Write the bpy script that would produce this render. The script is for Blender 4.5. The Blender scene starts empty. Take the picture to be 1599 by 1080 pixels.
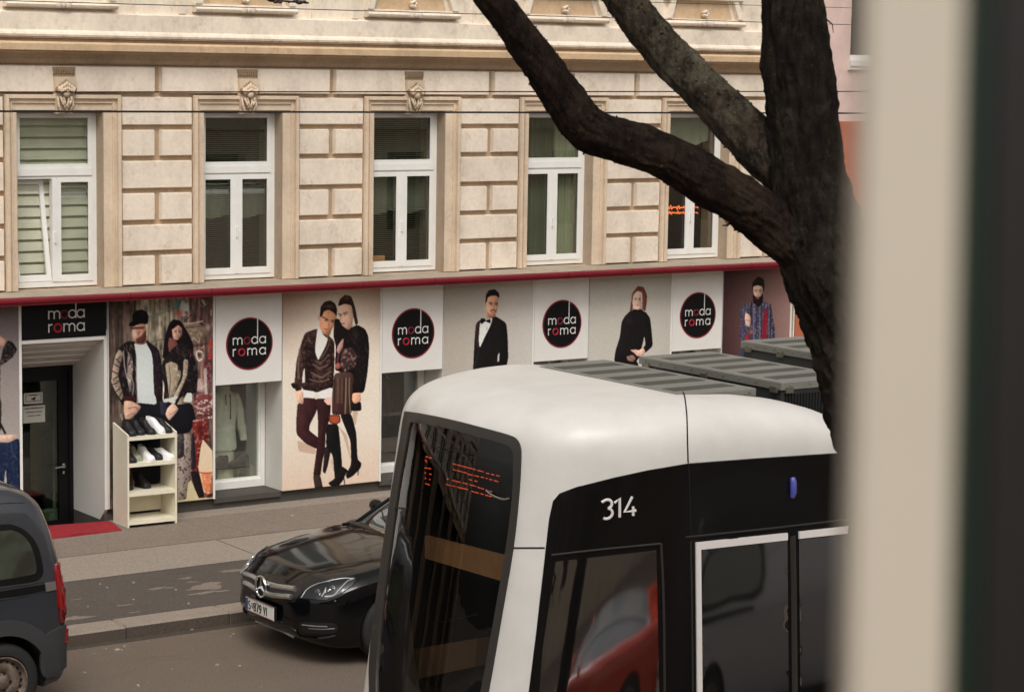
import bpy, bmesh, math, random
import numpy as np
from mathutils import Vector, Matrix, noise
from mathutils.bvhtree import BVHTree
from mathutils.geometry import delaunay_2d_cdt
random.seed(7)
rad = math.radians
scene = bpy.context.scene
col = scene.collection

# ---------------------------------------------------------------- camera
FPX = 3592.6
_yaw, _pit, _rol = rad(34.9326), rad(-7.0149), rad(0.9223)
CAMPOS = np.array([0.0, 0.0, 5.33])
_f = np.array([math.sin(_yaw)*math.cos(_pit), math.cos(_yaw)*math.cos(_pit), math.sin(_pit)])
_r = np.cross(_f, [0, 0, 1]); _r /= np.linalg.norm(_r)
_u = np.cross(_r, _f)
_c, _s = math.cos(_rol), math.sin(_rol)
_r, _u = _c*_r+_s*_u, -_s*_r+_c*_u
cam = bpy.data.cameras.new('camera')
camo = bpy.data.objects.new('camera', cam)
col.objects.link(camo)
M3 = Matrix(((_r[0], _u[0], -_f[0]), (_r[1], _u[1], -_f[1]), (_r[2], _u[2], -_f[2])))
camo.matrix_world = Matrix.Translation(Vector(CAMPOS)) @ M3.to_4x4()
cam.sensor_width = 36
cam.sensor_fit = 'HORIZONTAL'
cam.lens = FPX/1599*36
cam.clip_start = 0.05
cam.clip_end = 500
cam.dof.use_dof = True
cam.dof.focus_distance = 18.0
cam.dof.aperture_fstop = 10.0
scene.camera = camo

# ---------------------------------------------------------------- sky, sun, exposure (overcast day)
SUN_EL, SUN_ROT = 53, 208
world = bpy.data.worlds.new('World')
scene.world = world
world.use_nodes = True
_nt = world.node_tree
_bg = _nt.nodes['Background']
_sky = _nt.nodes.new('ShaderNodeTexSky')
_sky.sky_type = 'NISHITA'
_sky.sun_disc = False
_sky.sun_elevation = rad(SUN_EL)
_sky.sun_rotation = rad(SUN_ROT)
_sky.dust_density = 4.0
_bw = _nt.nodes.new('ShaderNodeRGBToBW')
_tint = _nt.nodes.new('ShaderNodeMix'); _tint.data_type = 'RGBA'; _tint.blend_type = 'MULTIPLY'
_tint.inputs[0].default_value = 1.0
_tint.inputs[7].default_value = (1.0, 0.98, 0.95, 1)      # warm grey cloud cover
_mx = _nt.nodes.new('ShaderNodeMix'); _mx.data_type = 'RGBA'
_mx.inputs[0].default_value = 0.92
_nt.links.new(_sky.outputs[0], _bw.inputs[0])
_nt.links.new(_bw.outputs[0], _tint.inputs[6])
_nt.links.new(_sky.outputs[0], _mx.inputs[6])
_nt.links.new(_tint.outputs[2], _mx.inputs[7])
_nt.links.new(_mx.outputs[2], _bg.inputs[0])
_bg.inputs[1].default_value = 0.15
sl = bpy.data.lights.new('sun', 'SUN')
sl.energy = 1.0
sl.angle = rad(25)
sl.color = (1.0, 0.975, 0.935)
so = bpy.data.objects.new('sun', sl)
col.objects.link(so)
_el, _az = rad(SUN_EL), rad(SUN_ROT)
_sd = Vector((math.sin(_az)*math.cos(_el), math.cos(_az)*math.cos(_el), math.sin(_el)))   # towards the sun
so.rotation_euler = _sd.to_track_quat('Z', 'Y').to_euler()
scene.view_settings.view_transform = 'Standard'
scene.view_settings.look = 'None'
scene.view_settings.exposure = 0.27
scene.view_settings.gamma = 1.0
scene.cycles.use_denoising = True
scene.cycles.max_bounces = 8

# ---------------------------------------------------------------- measuring helpers (rays of the survey camera onto real planes)
def ray(x, y): return _f+_r*((x-800)/FPX)-_u*((y-540)/FPX)
def onY(x, y, Y):
    d = ray(x, y); return CAMPOS+d*(Y/d[1])
def onZ(x, y, Z):
    d = ray(x, y); return CAMPOS+d*((Z-CAMPOS[2])/d[2])
def onX(x, y, X):
    d = ray(x, y); return CAMPOS+d*(X/d[0])
def onK(x, y, k): return CAMPOS+ray(x, y)*k
def proj_arr(P):
    P = P-CAMPOS; k = P@_f
    return 800+FPX*(P@_r)/k, 540-FPX*(P@_u)/k

# ---------------------------------------------------------------- materials
def lin(c):
    return tuple((v/255/12.92 if v/255 <= 0.04045 else ((v/255+0.055)/1.055)**2.4) for v in c)
def L(r, g, b, k=1.0):
    return tuple(min(0.9, v*k) for v in lin((r, g, b)))+(1.0,)
class NT:
    def __init__(s, name):
        s.m = bpy.data.materials.new(name); s.m.use_nodes = True
        s.t = s.m.node_tree; s.b = s.t.nodes['Principled BSDF']; s.out = s.t.nodes['Material Output']
        s.tc = None
    def n(s, typ, **kw):
        nd = s.t.nodes.new(typ)
        for k, v in kw.items(): setattr(nd, k, v)
        return nd
    def l(s, a, b): s.t.links.new(a, b)
    def coord(s, scale=(1, 1, 1)):
        if s.tc is None: s.tc = s.n('ShaderNodeTexCoord')
        mp = s.n('ShaderNodeMapping'); mp.inputs['Scale'].default_value = scale
        s.l(s.tc.outputs['Object'], mp.inputs[0]); return mp.outputs[0]
    def noise(s, sc, scale=(1, 1, 1), detail=6, rough=0.6):
        nz = s.n('ShaderNodeTexNoise'); nz.inputs['Scale'].default_value = sc
        nz.inputs['Detail'].default_value = detail; nz.inputs['Roughness'].default_value = rough
        s.l(s.coord(scale), nz.inputs['Vector']); return nz.outputs[0]
    def ramp(s, src, a, b, ca=(0, 0, 0, 1), cb=(1, 1, 1, 1)):
        r = s.n('ShaderNodeValToRGB'); r.color_ramp.elements[0].position = a; r.color_ramp.elements[1].position = b
        r.color_ramp.elements[0].color = ca; r.color_ramp.elements[1].color = cb
        s.l(src, r.inputs[0]); return r.outputs[0]
    def mix(s, fac, a, b, mode='MIX'):
        m = s.n('ShaderNodeMix'); m.data_type = 'RGBA'; m.blend_type = mode
        for v, i in ((fac, 0), (a, 6), (b, 7)):
            if isinstance(v, (int, float, tuple)): m.inputs[i].default_value = v
            else: s.l(v, m.inputs[i])
        return m.outputs[2]
    def bump(s, src, strength=0.3, dist=0.01):
        b = s.n('ShaderNodeBump'); b.inputs['Strength'].default_value = strength; b.inputs['Distance'].default_value = dist
        s.l(src, b.inputs['Height']); s.l(b.outputs[0], s.b.inputs['Normal'])
    def base(s, c):
        if isinstance(c, tuple): s.b.inputs['Base Color'].default_value = c
        else: s.l(c, s.b.inputs['Base Color'])
def sc4(c, k): return (c[0]*k, c[1]*k, c[2]*k, 1)
def pm(name, c, rough=0.5, metal=0.0, var=0.12, vs=3.0, bump=0.0, bs=40.0, coat=0.0, spec=None):
    s = NT(name)
    if var:
        s.base(s.mix(s.ramp(s.noise(vs), 0.35, 0.7), sc4(c, 1-var), sc4(c, 1+var*0.6)))
    else: s.base(c)
    s.b.inputs['Roughness'].default_value = rough
    s.b.inputs['Metallic'].default_value = metal
    if coat: s.b.inputs['Coat Weight'].default_value = coat; s.b.inputs['Coat Roughness'].default_value = 0.03
    if spec is not None: s.b.inputs['Specular IOR Level'].default_value = spec
    if bump: s.bump(s.noise(bs), bump, 0.005)
    return s.m
def plaster(name, c, dirt=(120, 95, 70), amount=0.5):
    s = NT(name)
    dc = L(*dirt, 1.0)
    blot = s.ramp(s.noise(1.3, detail=8, rough=0.65), 0.42, 0.72)
    streak = s.ramp(s.noise(2.0, (1.5, 1.5, 0.6), 9, 0.72), 0.48, 0.80)
    mid = s.ramp(s.noise(5.5, (1, 1, 0.8), 10, 0.82), 0.54, 0.70)
    fine = s.ramp(s.noise(22, detail=5), 0.40, 0.75)
    x = s.mix(blot, sc4(c, 1.05), sc4(c, 0.82))
    m1 = s.n('ShaderNodeMath', operation='MULTIPLY'); s.l(streak, m1.inputs[0]); m1.inputs[1].default_value = amount*0.6
    x = s.mix(m1.outputs[0], x, dc)
    m4 = s.n('ShaderNodeMath', operation='MULTIPLY'); s.l(mid, m4.inputs[0]); m4.inputs[1].default_value = 0.85*amount
    x = s.mix(m4.outputs[0], x, dc)
    m2 = s.n('ShaderNodeMath', operation='MULTIPLY'); s.l(fine, m2.inputs[0]); m2.inputs[1].default_value = 0.14*amount*2
    x = s.mix(m2.outputs[0], x, dc)
    s.base(x); s.b.inputs['Roughness'].default_value = 0.85
    s.bump(s.noise(45, detail=8), 0.35, 0.004)
    return s.m
def asphalt(name, c, c2, patch=0.5, grain=180, crack=0.0):
    s = NT(name)
    big = s.ramp(s.noise(0.9, detail=9, rough=0.68), 0.40, 0.66)
    sp = s.ramp(s.noise(grain*0.3, detail=6, rough=0.85), 0.36, 0.66)
    x = s.mix(big, c, c2)
    md = s.ramp(s.noise(7, detail=8, rough=0.75), 0.38, 0.68)
    x = s.mix(0.35, x, s.mix(md, sc4(c, 0.7), sc4(c2, 1.2)))
    x = s.mix(0.7, x, s.mix(sp, sc4(c, 0.5), sc4(c2, 1.5)))
    st = s.ramp(s.noise(2.2, (0.5, 2, 1), 8, 0.7), 0.60, 0.70)
    m1 = s.n('ShaderNodeMath', operation='MULTIPLY'); s.l(st, m1.inputs[0]); m1.inputs[1].default_value = patch
    x = s.mix(m1.outputs[0], x, sc4(c, 0.55))
    vo = s.n('ShaderNodeTexVoronoi'); vo.feature = 'DISTANCE_TO_EDGE'; vo.inputs['Scale'].default_value = 0.55
    wv = s.mix(0.12, s.coord((1, 1, 1)), s.noise(2.5, detail=6), 'ADD'); s.l(wv, vo.inputs['Vector'])
    ck = s.ramp(vo.outputs['Distance'], 0.002, 0.010, (1, 1, 1, 1), (0, 0, 0, 1))
    m3 = s.n('ShaderNodeMath', operation='MULTIPLY'); s.l(ck, m3.inputs[0]); m3.inputs[1].default_value = crack
    x = s.mix(m3.outputs[0], x, sc4(c, 0.35))
    s.base(x); s.b.inputs['Roughness'].default_value = 0.85
    s.bump(s.noise(grain*0.8, detail=3), 0.5, 0.004)
    return s.m
def glass(name, tint=(0.85, 0.9, 0.88), refl=1.0, rough=0.0, ior=1.5):
    s = NT(name); s.t.nodes.remove(s.b)
    tr = s.n('ShaderNodeBsdfTransparent'); tr.inputs[0].default_value = tint+(1,)
    gl = s.n('ShaderNodeBsdfGlossy'); gl.inputs['Roughness'].default_value = rough; gl.inputs[0].default_value = (1, 1, 1, 1)
    fr = s.n('ShaderNodeLayerWeight'); fr.inputs[0].default_value = 0.5
    pw = s.n('ShaderNodeMath', operation='POWER'); s.l(fr.outputs['Facing'], pw.inputs[0]); pw.inputs[1].default_value = 5.0
    r0 = ((ior-1)/(ior+1))**2
    mu = s.n('ShaderNodeMath', operation='MULTIPLY_ADD'); mu.use_clamp = True; s.l(pw.outputs[0], mu.inputs[0]); mu.inputs[1].default_value = (1-r0)*refl; mu.inputs[2].default_value = r0*refl
    mx = s.n('ShaderNodeMixShader'); s.l(mu.outputs[0], mx.inputs[0]); s.l(tr.outputs[0], mx.inputs[1]); s.l(gl.outputs[0], mx.inputs[2])
    s.l(mx.outputs[0], s.out.inputs[0]); return s.m
def emit(name, c, k):
    s = NT(name); s.base((0.02, 0.01, 0.01, 1)); s.b.inputs['Emission Color'].default_value = c; s.b.inputs['Emission Strength'].default_value = k
    return s.m
def vcol(name, rough=0.6):
    s = NT(name); a = s.n('ShaderNodeVertexColor', layer_name='paint'); s.l(a.outputs[0], s.b.inputs['Base Color'])
    s.b.inputs['Roughness'].default_value = rough; return s.m

# ---------------------------------------------------------------- mesh builder
class MB:
    def __init__(s): s.v = []; s.f = []; s.mi = []; s.cur = 0
    def add(s, vs, fs):
        o = len(s.v); s.v += [tuple(map(float, p)) for p in vs]; s.f += [tuple(i+o for i in f) for f in fs]; s.mi += [s.cur]*len(fs); return s
    def box(s, x0, x1, y0, y1, z0, z1):
        return s.add([(x0, y0, z0), (x1, y0, z0), (x1, y1, z0), (x0, y1, z0), (x0, y0, z1), (x1, y0, z1), (x1, y1, z1), (x0, y1, z1)],
                     [(0, 3, 2, 1), (4, 5, 6, 7), (0, 1, 5, 4), (1, 2, 6, 5), (2, 3, 7, 6), (3, 0, 4, 7)])
    def slab(s, x0, x1, yf, yb, z0, z1, c=0.02):
        """block seen from -y with chamfered front edges"""
        return s.add([(x0, yb, z0), (x1, yb, z0), (x1, yb, z1), (x0, yb, z1), (x0+c, yf, z0+c), (x1-c, yf, z0+c), (x1-c, yf, z1-c), (x0+c, yf, z1-c)],
                     [(4, 5, 6, 7), (0, 1, 5, 4), (1, 2, 6, 5), (2, 3, 7, 6), (3, 0, 4, 7), (0, 3, 2, 1)])
    def slabz(s, x0, x1, y0, y1, zb, zt, c=0.01):
        return s.add([(x0, y0, zb), (x1, y0, zb), (x1, y1, zb), (x0, y1, zb), (x0, y0, zt-c), (x1, y0, zt-c), (x1, y1, zt-c), (x0, y1, zt-c), (x0+c, y0+c, zt), (x1-c, y0+c, zt), (x1-c, y1-c, zt), (x0+c, y1-c, zt)],
                     [(0, 3, 2, 1), (0, 1, 5, 4), (1, 2, 6, 5), (2, 3, 7, 6), (3, 0, 4, 7), (4, 5, 9, 8), (5, 6, 10, 9), (6, 7, 11, 10), (7, 4, 8, 11), (8, 9, 10, 11)])
    def extr_x(s, prof, x0, x1):
        """profile [(y,z)] swept along x"""
        n = len(prof)
        vs = [(x0, y, z) for y, z in prof]+[(x1, y, z) for y, z in prof]
        fs = [(i, (i+1) % n, n+(i+1) % n, n+i) for i in range(n)]+[tuple(range(n))[::-1], tuple(range(n, 2*n))]
        return s.add(vs, fs)
    def extr_y(s, prof, y0, y1):
        n = len(prof)
        vs = [(x, y0, z) for x, z in prof]+[(x, y1, z) for x, z in prof]
        fs = [(i, (i+1) % n, n+(i+1) % n, n+i) for i in range(n)]+[tuple(range(n))[::-1], tuple(range(n, 2*n))]
        return s.add(vs, fs)
    def extr_z(s, prof, z0, z1):
        n = len(prof)
        vs = [(x, y, z0) for x, y in prof]+[(x, y, z1) for x, y in prof]
        fs = [(i, (i+1) % n, n+(i+1) % n, n+i) for i in range(n)]+[tuple(range(n))[::-1], tuple(range(n, 2*n))]
        return s.add(vs, fs)
    def tube(s, pts, r, n=10, sq=1.0, cap=True):
        P = [Vector(p) for p in pts]; m = len(P)
        R = r if isinstance(r, (list, tuple)) else [r]*m
        vs = []; fs = []; up = Vector((0, 1, 0))
        for i, p in enumerate(P):
            t = (P[min(i+1, m-1)]-P[max(i-1, 0)]).normalized()
            if abs(t.dot(up)) > 0.95: up = Vector((1, 0, 0)) if abs(t.x) < 0.9 else Vector((0, 0, 1))
            a = t.cross(up).normalized(); b = a.cross(t).normalized()
            up = b
            for k in range(n):
                an = 2*math.pi*k/n
                vs.append(p+a*(R[i]*math.cos(an))+b*(R[i]*sq*math.sin(an)))
        for i in range(m-1):
            for k in range(n):
                fs.append((i*n+k, i*n+(k+1) % n, (i+1)*n+(k+1) % n, (i+1)*n+k))
        if cap: fs += [tuple(range(n))[::-1], tuple(range((m-1)*n, m*n))]
        return s.add(vs, fs)
    def lathe(s, c, axis, prof, n=32):
        """prof [(radius, offset along axis)]"""
        ax = Vector(axis).normalized(); a = ax.orthogonal().normalized(); b = ax.cross(a); c = Vector(c)
        vs = []; m = len(prof)
        for r, h in prof:
            for k in range(n):
                an = 2*math.pi*k/n; vs.append(c+ax*h+(a*math.cos(an)+b*math.sin(an))*r)
        fs = [(i*n+k, i*n+(k+1) % n, (i+1)*n+(k+1) % n, (i+1)*n+k) for i in range(m-1) for k in range(n)]
        return s.add(vs, fs)
    def ball(s, c, rx, ry, rz, n=12, m=8, jit=0):
        vs = []; fs = []
        for i in range(m+1):
            ph = math.pi*i/m
            for k in range(n):
                th = 2*math.pi*k/n; q = 1+jit*(random.random()-0.5)
                vs.append((c[0]+rx*q*math.sin(ph)*math.cos(th), c[1]+ry*q*math.sin(ph)*math.sin(th), c[2]+rz*q*math.cos(ph)))
        for i in range(m):
            for k in range(n): fs.append((i*n+k, (i+1)*n+k, (i+1)*n+(k+1) % n, i*n+(k+1) % n))
        return s.add(vs, fs)
    def grid(s, G):
        m = len(G); n = len(G[0]); vs = [p for row in G for p in row]
        return s.add(vs, [(i*n+k, i*n+k+1, (i+1)*n+k+1, (i+1)*n+k) for i in range(m-1) for k in range(n-1)])
    def build(s, name, mats, parent=None, smooth=False, ang=35):
        o0 = ORG.get(parent, Vector((0, 0, 0))) if parent is not None else Vector((0, 0, 0))
        me = bpy.data.meshes.new(name)
        vs = s.v
        if parent is None and s.v and s.origin is not None:
            o0 = Vector(s.origin)
        me.from_pydata([(x-o0.x, y-o0.y, z-o0.z) for x, y, z in vs], [], s.f)
        if not isinstance(mats, (list, tuple)): mats = [mats]
        for m in mats: me.materials.append(m)
        if len(mats) > 1: me.polygons.foreach_set('material_index', s.mi)
        bm = bmesh.new(); bm.from_mesh(me)
        bmesh.ops.remove_doubles(bm, verts=bm.verts, dist=1e-5)
        bmesh.ops.recalc_face_normals(bm, faces=bm.faces) if s.recalc else None
        bm.to_mesh(me); bm.free()
        o = bpy.data.objects.new(name, me); col.objects.link(o)
        if parent is not None: o.parent = parent
        else: o.location = o0
        ORG[o] = o0
        if smooth: smooth_by_angle(o, ang)
        return o
    origin = None
    recalc = True
ORG = {}
def smooth_by_angle(o, ang=35):
    me = o.data
    me.polygons.foreach_set('use_smooth', [True]*len(me.polygons))
    try: me.set_sharp_from_angle(angle=rad(ang))
    except Exception: pass
def tag(o, label, cat, group=None, kind=None):
    if label: o['label'] = label
    if cat: o['category'] = cat
    if group: o['group'] = group
    if kind: o['kind'] = kind
    return o
def thing(name, loc, label, cat, group=None):
    o = bpy.data.objects.new(name, None); col.objects.link(o); o.location = loc; o.empty_display_size = 0.2
    ORG[o] = Vector(loc); return tag(o, label, cat, group)
def copy_tree(o, parent=None):
    c = o.copy(); col.objects.link(c); c.parent = parent; ORG[c] = ORG[o]
    for ch in [x for x in bpy.data.objects if x.parent == o]: copy_tree(ch, c)
    return c
def struct(o): o['kind'] = 'structure'; return o
def single(mb, name, mat, origin, label, cat, group=None, smooth=False, ang=35):
    mb.origin = origin; o = mb.build(name, mat, None, smooth, ang); return tag(o, label, cat, group)
def catmull(P, n=8, closed=False):
    P = [np.array(p, float) for p in P]; m = len(P); out = []
    rng = range(m) if closed else range(m-1)
    for i in rng:
        p0 = P[(i-1) % m] if closed or i > 0 else 2*P[0]-P[1]
        p1 = P[i]; p2 = P[(i+1) % m]
        p3 = P[(i+2) % m] if closed or i+2 < m else 2*P[-1]-P[-2]
        for k in range(n):
            t = k/n
            out.append(0.5*((2*p1)+(-p0+p2)*t+(2*p0-5*p1+4*p2-p3)*t*t+(-p0+3*p1-3*p2+p3)*t**3))
    if not closed: out.append(P[-1])
    return out
def rrect(x0, x1, y0, y1, r, n=6):
    out = []
    for cx, cy, a0 in ((x1-r, y1-r, 0), (x0+r, y1-r, 90), (x0+r, y0+r, 180), (x1-r, y0+r, 270)):
        for k in range(n+1):
            a = rad(a0+90*k/n); out.append((cx+r*math.cos(a), cy+r*math.sin(a)))
    return out
def inpoly(P, x, y):
    ins = False; n = len(P); j = n-1
    for i in range(n):
        xi, yi = P[i]; xj, yj = P[j]
        if (yi > y) != (yj > y) and x < (xj-xi)*(y-yi)/(yj-yi)+xi: ins = not ins
        j = i
    return ins
def tri_poly(outline, holes=(), step=0.05):
    """triangulated 2D polygon with interior points"""
    loops = [outline]+list(holes)
    vs = []; ed = []
    for Lp in loops:
        P = []
        n = len(Lp)
        for i in range(n):
            a = Lp[i]; b = Lp[(i+1) % n]; d = math.hypot(b[0]-a[0], b[1]-a[1]); k = max(1, int(d/step))
            for q in range(k): P.append((a[0]+(b[0]-a[0])*q/k, a[1]+(b[1]-a[1])*q/k))
        o = len(vs); vs += P; ed += [(o+i, o+(i+1) % len(P)) for i in range(len(P))]
    xs = [p[0] for p in outline]; ys = [p[1] for p in outline]
    x = min(xs)+step/2
    while x < max(xs):
        y = min(ys)+step/2
        while y < max(ys):
            if inpoly(outline, x, y) and not any(inpoly(h, x, y) for h in holes): vs.append((x+1e-4*random.random(), y+1e-4*random.random()))
            y += step
        x += step
    r = delaunay_2d_cdt([Vector(v) for v in vs], ed, [], 0, 1e-6)
    V = r[0]; F = []
    for f in r[2]:
        c = sum((V[i] for i in f), Vector((0, 0)))/len(f)
        if inpoly(outline, c.x, c.y) and not any(inpoly(h, c.x, c.y) for h in holes): F.append(tuple(f))
    return V, F
def bvh_of(o):
    me = o.data; w = ORG[o]
    return BVHTree.FromPolygons([v.co+w for v in me.vertices], [tuple(p.vertices) for p in me.polygons])
def decal(name, bvh, outline, axis, start, mat, parent, off=0.004, th=0.006, holes=(), step=0.05, smooth=True, mb=None):
    """a thin piece lying on a curved body. axis 'y+' : outline in (x,z), cast along +y from y=start"""
    V, F = tri_poly(outline, holes, step)
    D = {'y+': Vector((0, 1, 0)), 'y-': Vector((0, -1, 0)), 'x+': Vector((1, 0, 0)), 'z-': Vector((0, 0, -1))}[axis]
    pts = []; nr = []
    last = None
    for v in V:
        o = Vector((v.x, start, v.y)) if axis[0] == 'y' else (Vector((start, v.x, v.y)) if axis[0] == 'x' else Vector((v.x, v.y, start)))
        h, n, i, d = bvh.ray_cast(o, D)
        if h is None:
            h, n, i, d = bvh.find_nearest(o+D*(last if last else 1.0))
        else: last = d
        pts.append(h)
        if n.dot(D) > 0: n = -n
        nr.append((n*0.5-D*0.5).normalized())
    cnt = {}
    for f in F:
        for k in range(len(f)):
            e = (f[k], f[(k+1) % len(f)]); cnt[tuple(sorted(e))] = cnt.get(tuple(sorted(e)), []) + [e]
    n = len(pts)
    vs = [p+q*(off+th) for p, q in zip(pts, nr)]+[p-q*0.004 for p, q in zip(pts, nr)]
    fs = list(F)
    for e, lst in cnt.items():
        if len(lst) == 1:
            a, b = lst[0]; fs.append((b, a, a+n, b+n))
    m = mb or MB(); m.add(vs, fs)
    if mb: return mb
    return m.build(name, mat, parent, smooth, 50)
def boolean(o, cutters, op='DIFFERENCE'):
    for c in cutters:
        md = o.modifiers.new('b', 'BOOLEAN'); md.operation = op; md.solver = 'EXACT'; md.object = c
    bpy.context.view_layer.update()
    dg = bpy.context.evaluated_depsgraph_get()
    me = bpy.data.meshes.new_from_object(o.evaluated_get(dg))
    o.modifiers.clear(); old = o.data; o.data = me; me.name = old.name
    for c in cutters: 
        m = c.data; bpy.data.objects.remove(c); bpy.data.meshes.remove(m)
# ================================================================ GROUND
m_road = asphalt('road_asphalt', L(112, 97, 84, 0.70), L(128, 112, 98, 0.74), 0.35, 180, 0.12)
m_walk = asphalt('walk_asphalt', L(128, 113, 101, 0.80), L(145, 130, 117, 0.85), 0.45, 180, 0.15)
m_pale = asphalt('walk_pale', L(152, 138, 124, 0.80), L(160, 147, 134, 0.85), 0.10)
m_dark = asphalt('walk_dark', L(84, 75, 68, 0.72), L(98, 88, 80, 0.78), 0.3)
m_kerb = asphalt('kerb_granite', L(146, 132, 118, 0.78), L(160, 146, 132, 0.84), 0.15, 260)
m_worn = asphalt('worn_patch', L(134, 119, 107, 0.72), L(150, 134, 121, 0.76), 0.2)
FY = 23.5
b = MB(); b.add([(-120, -60, 0), (140, -60, 0), (140, 19.0, 0), (-120, 19.0, 0)], [(0, 1, 2, 3)])
b.add([(-120, 19.0, -0.3), (140, 19.0, -0.3), (140, 90, -0.3), (-120, 90, -0.3)], [(0, 1, 2, 3)])
struct(b.build('road', m_road))
b = MB()
b.box(-120, 9.86, 19.32, 24.5, -0.25, 0.12); b.box(10.9, 140, 19.32, 24.5, -0.25, 0.12); b.box(9.86, 10.9, 19.32, 23.52, -0.25, 0.12)
struct(b.build('pavement', m_walk))
struct(MB().box(-120, 140, 19.325, 20.95, 0.06, 0.124).build('pavement_dark_strip', m_dark))
struct(MB().box(-120, 140, 20.95, 22.02, 0.06, 0.124).build('pavement_pale_strip', m_pale))
struct(MB().box(10.92, 140, 23.22, 23.56, 0.06, 0.124).build('pavement_wall_strip', m_pale))
# worn pale scars and a fine joint in the pavement
b = MB()
def splat(b, cx, cy, rx, ry, z, seed, n=26):
    rnd = random.Random(seed); ph = [rnd.random()*6.28 for _ in range(4)]
    pts = []
    for i in range(n):
        a = 2*math.pi*i/n; q = 1+0.28*math.sin(2*a+ph[0])+0.2*math.sin(3*a+ph[1])+0.16*math.sin(5*a+ph[2])+0.13*math.sin(9*a+ph[3])
        pts.append((cx+rx*q*math.cos(a), cy+ry*q*math.sin(a), z))
    b.add(pts, [tuple(range(n))])
for i, (px, py, rx, ry) in enumerate([(323, 915, 0.22, 0.11), (318, 925, 0.12, 0.05), (245, 918, 0.10, 0.04), (112, 965, 0.16, 0.08), (195, 944, 0.07, 0.03), (265, 917, 0.06, 0.02), (290, 902, 0.09, 0.03), (347, 922, 0.06, 0.04), (120, 935, 0.05, 0.02), (210, 955, 0.05, 0.02), (370, 890, 0.2, 0.05), (300, 908, 0.05, 0.03)]):
    p = onZ(px, py, 0.128); splat(b, p[0], p[1], rx, ry, 0.127, i)
struct(b.build('worn_pavement', m_worn))
b = MB()
m_joint = pm('joint', L(60, 52, 46, 0.7), 0.95)
for x in (6.4, 11.73*0.979, 15.9, 20.2):
    b.box(x-0.005, x+0.005, 20.95, 22.02, 0.10, 0.1255)
b.box(-30, 60, 20.945, 20.955, 0.10, 0.1255); b.box(-30, 60, 22.012, 22.024, 0.10, 0.1255)
struct(b.build('pavement_joints', m_joint))
b = MB(); x = -20.0; rnd = random.Random(3)
xs = []
while x < 60:
    w = 0.95+0.25*rnd.random()
    xs.append((x, x+w)); x += w
sh = onZ(182, 970, 0.12)[0]
near = min(xs, key=lambda t: abs(t[0]-sh)); dx = sh-near[0]
for x0, x1 in xs:
    j = 0.006*rnd.random()
    b.slabz(x0+dx+0.007, x1+dx-0.007, 19.0+j, 19.32, -0.1, 0.122+0.004*rnd.random(), 0.018)
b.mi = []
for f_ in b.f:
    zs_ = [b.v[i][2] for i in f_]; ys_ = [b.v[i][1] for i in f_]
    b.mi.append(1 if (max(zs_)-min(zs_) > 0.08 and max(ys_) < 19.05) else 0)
struct(b.build('kerb', [m_kerb, asphalt('kerb_shaded', L(84, 72, 62, 0.7), L(104, 92, 80, 0.75), 0.4, 260)]))  # street-side kerb faces darker: their shade is put into the colour
b = MB(); b.box(-120, 140, 18.90, 19.005, -0.02, 0.004); struct(b.build('gutter', asphalt('gutter_dark', L(70, 60, 52, 0.6), L(98, 86, 74, 0.65), 0.5)))  # darker strip along the kerb foot
b = MB(); b.box(-120, 140, 19.01, 19.33, -0.2, 0.098); struct(b.build('kerb_bedding', m_joint))
b = MB()
for yy in (10.58, 12.02, 7.0, 8.43): b.box(-100, 120, yy-0.03, yy+0.03, -0.05, 0.006)
for yy in (10.64, 11.96, 7.06, 8.37): b.box(-100, 120, yy-0.012, yy+0.012, -0.05, 0.0045)
struct(b.build('tram_tracks', pm('rail_steel', L(90, 84, 78, 0.8), 0.35, 0.8)))
b = MB(); b.slabz(-120, 140, -3.2, 3.4, -0.2, 0.12, 0.02); struct(b.build('near_pavement', m_walk))

# litter
m_lit = pm('litter_paper', L(190, 176, 160, 0.8), 0.8, bump=0.4, bs=200)
b = MB(); rnd = random.Random(11)
for (px, py, z, w, d) in [(553*0+233, 990, 0, .09, .016), (128, 1005, 0, .03, .02), (123, 1006, 0, .02, .02), (184, 1015, 0, .05, .035), (195, 1010, 0, .02, .02), (300, 983, 0, .03, .02), (340, 1039, 0, .03, .02), (133, 1050, 0, .03, .02), (369, 967, 0, .03, .03), (209, 910, .125, .025, .02), (209, 936, .125, .02, .02), (365, 990, 0, .02, .02), (361, 994, 0, .02, .015), (375, 1040, 0, .02, .02), (216, 1071, 0, .03, .02), (168, 918, .125, .015, .015), (457, 806, .125, .04, .03), (275, 921, .125, .03, .015), (180, 878, .125, .015, .01), (295, 943, .125, .02, .015), (157, 912, .125, .02, .01), (138, 947, .125, .015, .01)]:
    p = onZ(px, py, z); a = rnd.random()*3
    ca, sa = math.cos(a), math.sin(a)
    if px == 233: ca, sa = 0.95, 0.2
    q = [(p[0]+ca*u*w/2-sa*v*d/2, p[1]+sa*u*w/2+ca*v*d/2) for u, v in ((-1, -1), (1, -1), (1, 1), (-1, 1))]
    b.extr_z(q, z+0.001, z+0.008+0.01*rnd.random())
for i in range(60):
    x = 7.5+6*rnd.random(); y = 16.5+2.4*rnd.random(); z = 0
    if i % 3 == 0: y = 19.4+3.4*rnd.random(); z = 0.125
    r = 0.003+0.006*rnd.random()*rnd.random()
    b.ball((x, y, z+r*0.5), r*1.5, r, r, 5, 3, 0.4)
tag(b.build('litter', m_lit), 'scraps of paper, cigarette ends and grit along the kerb', 'litter', None, 'stuff')
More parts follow.
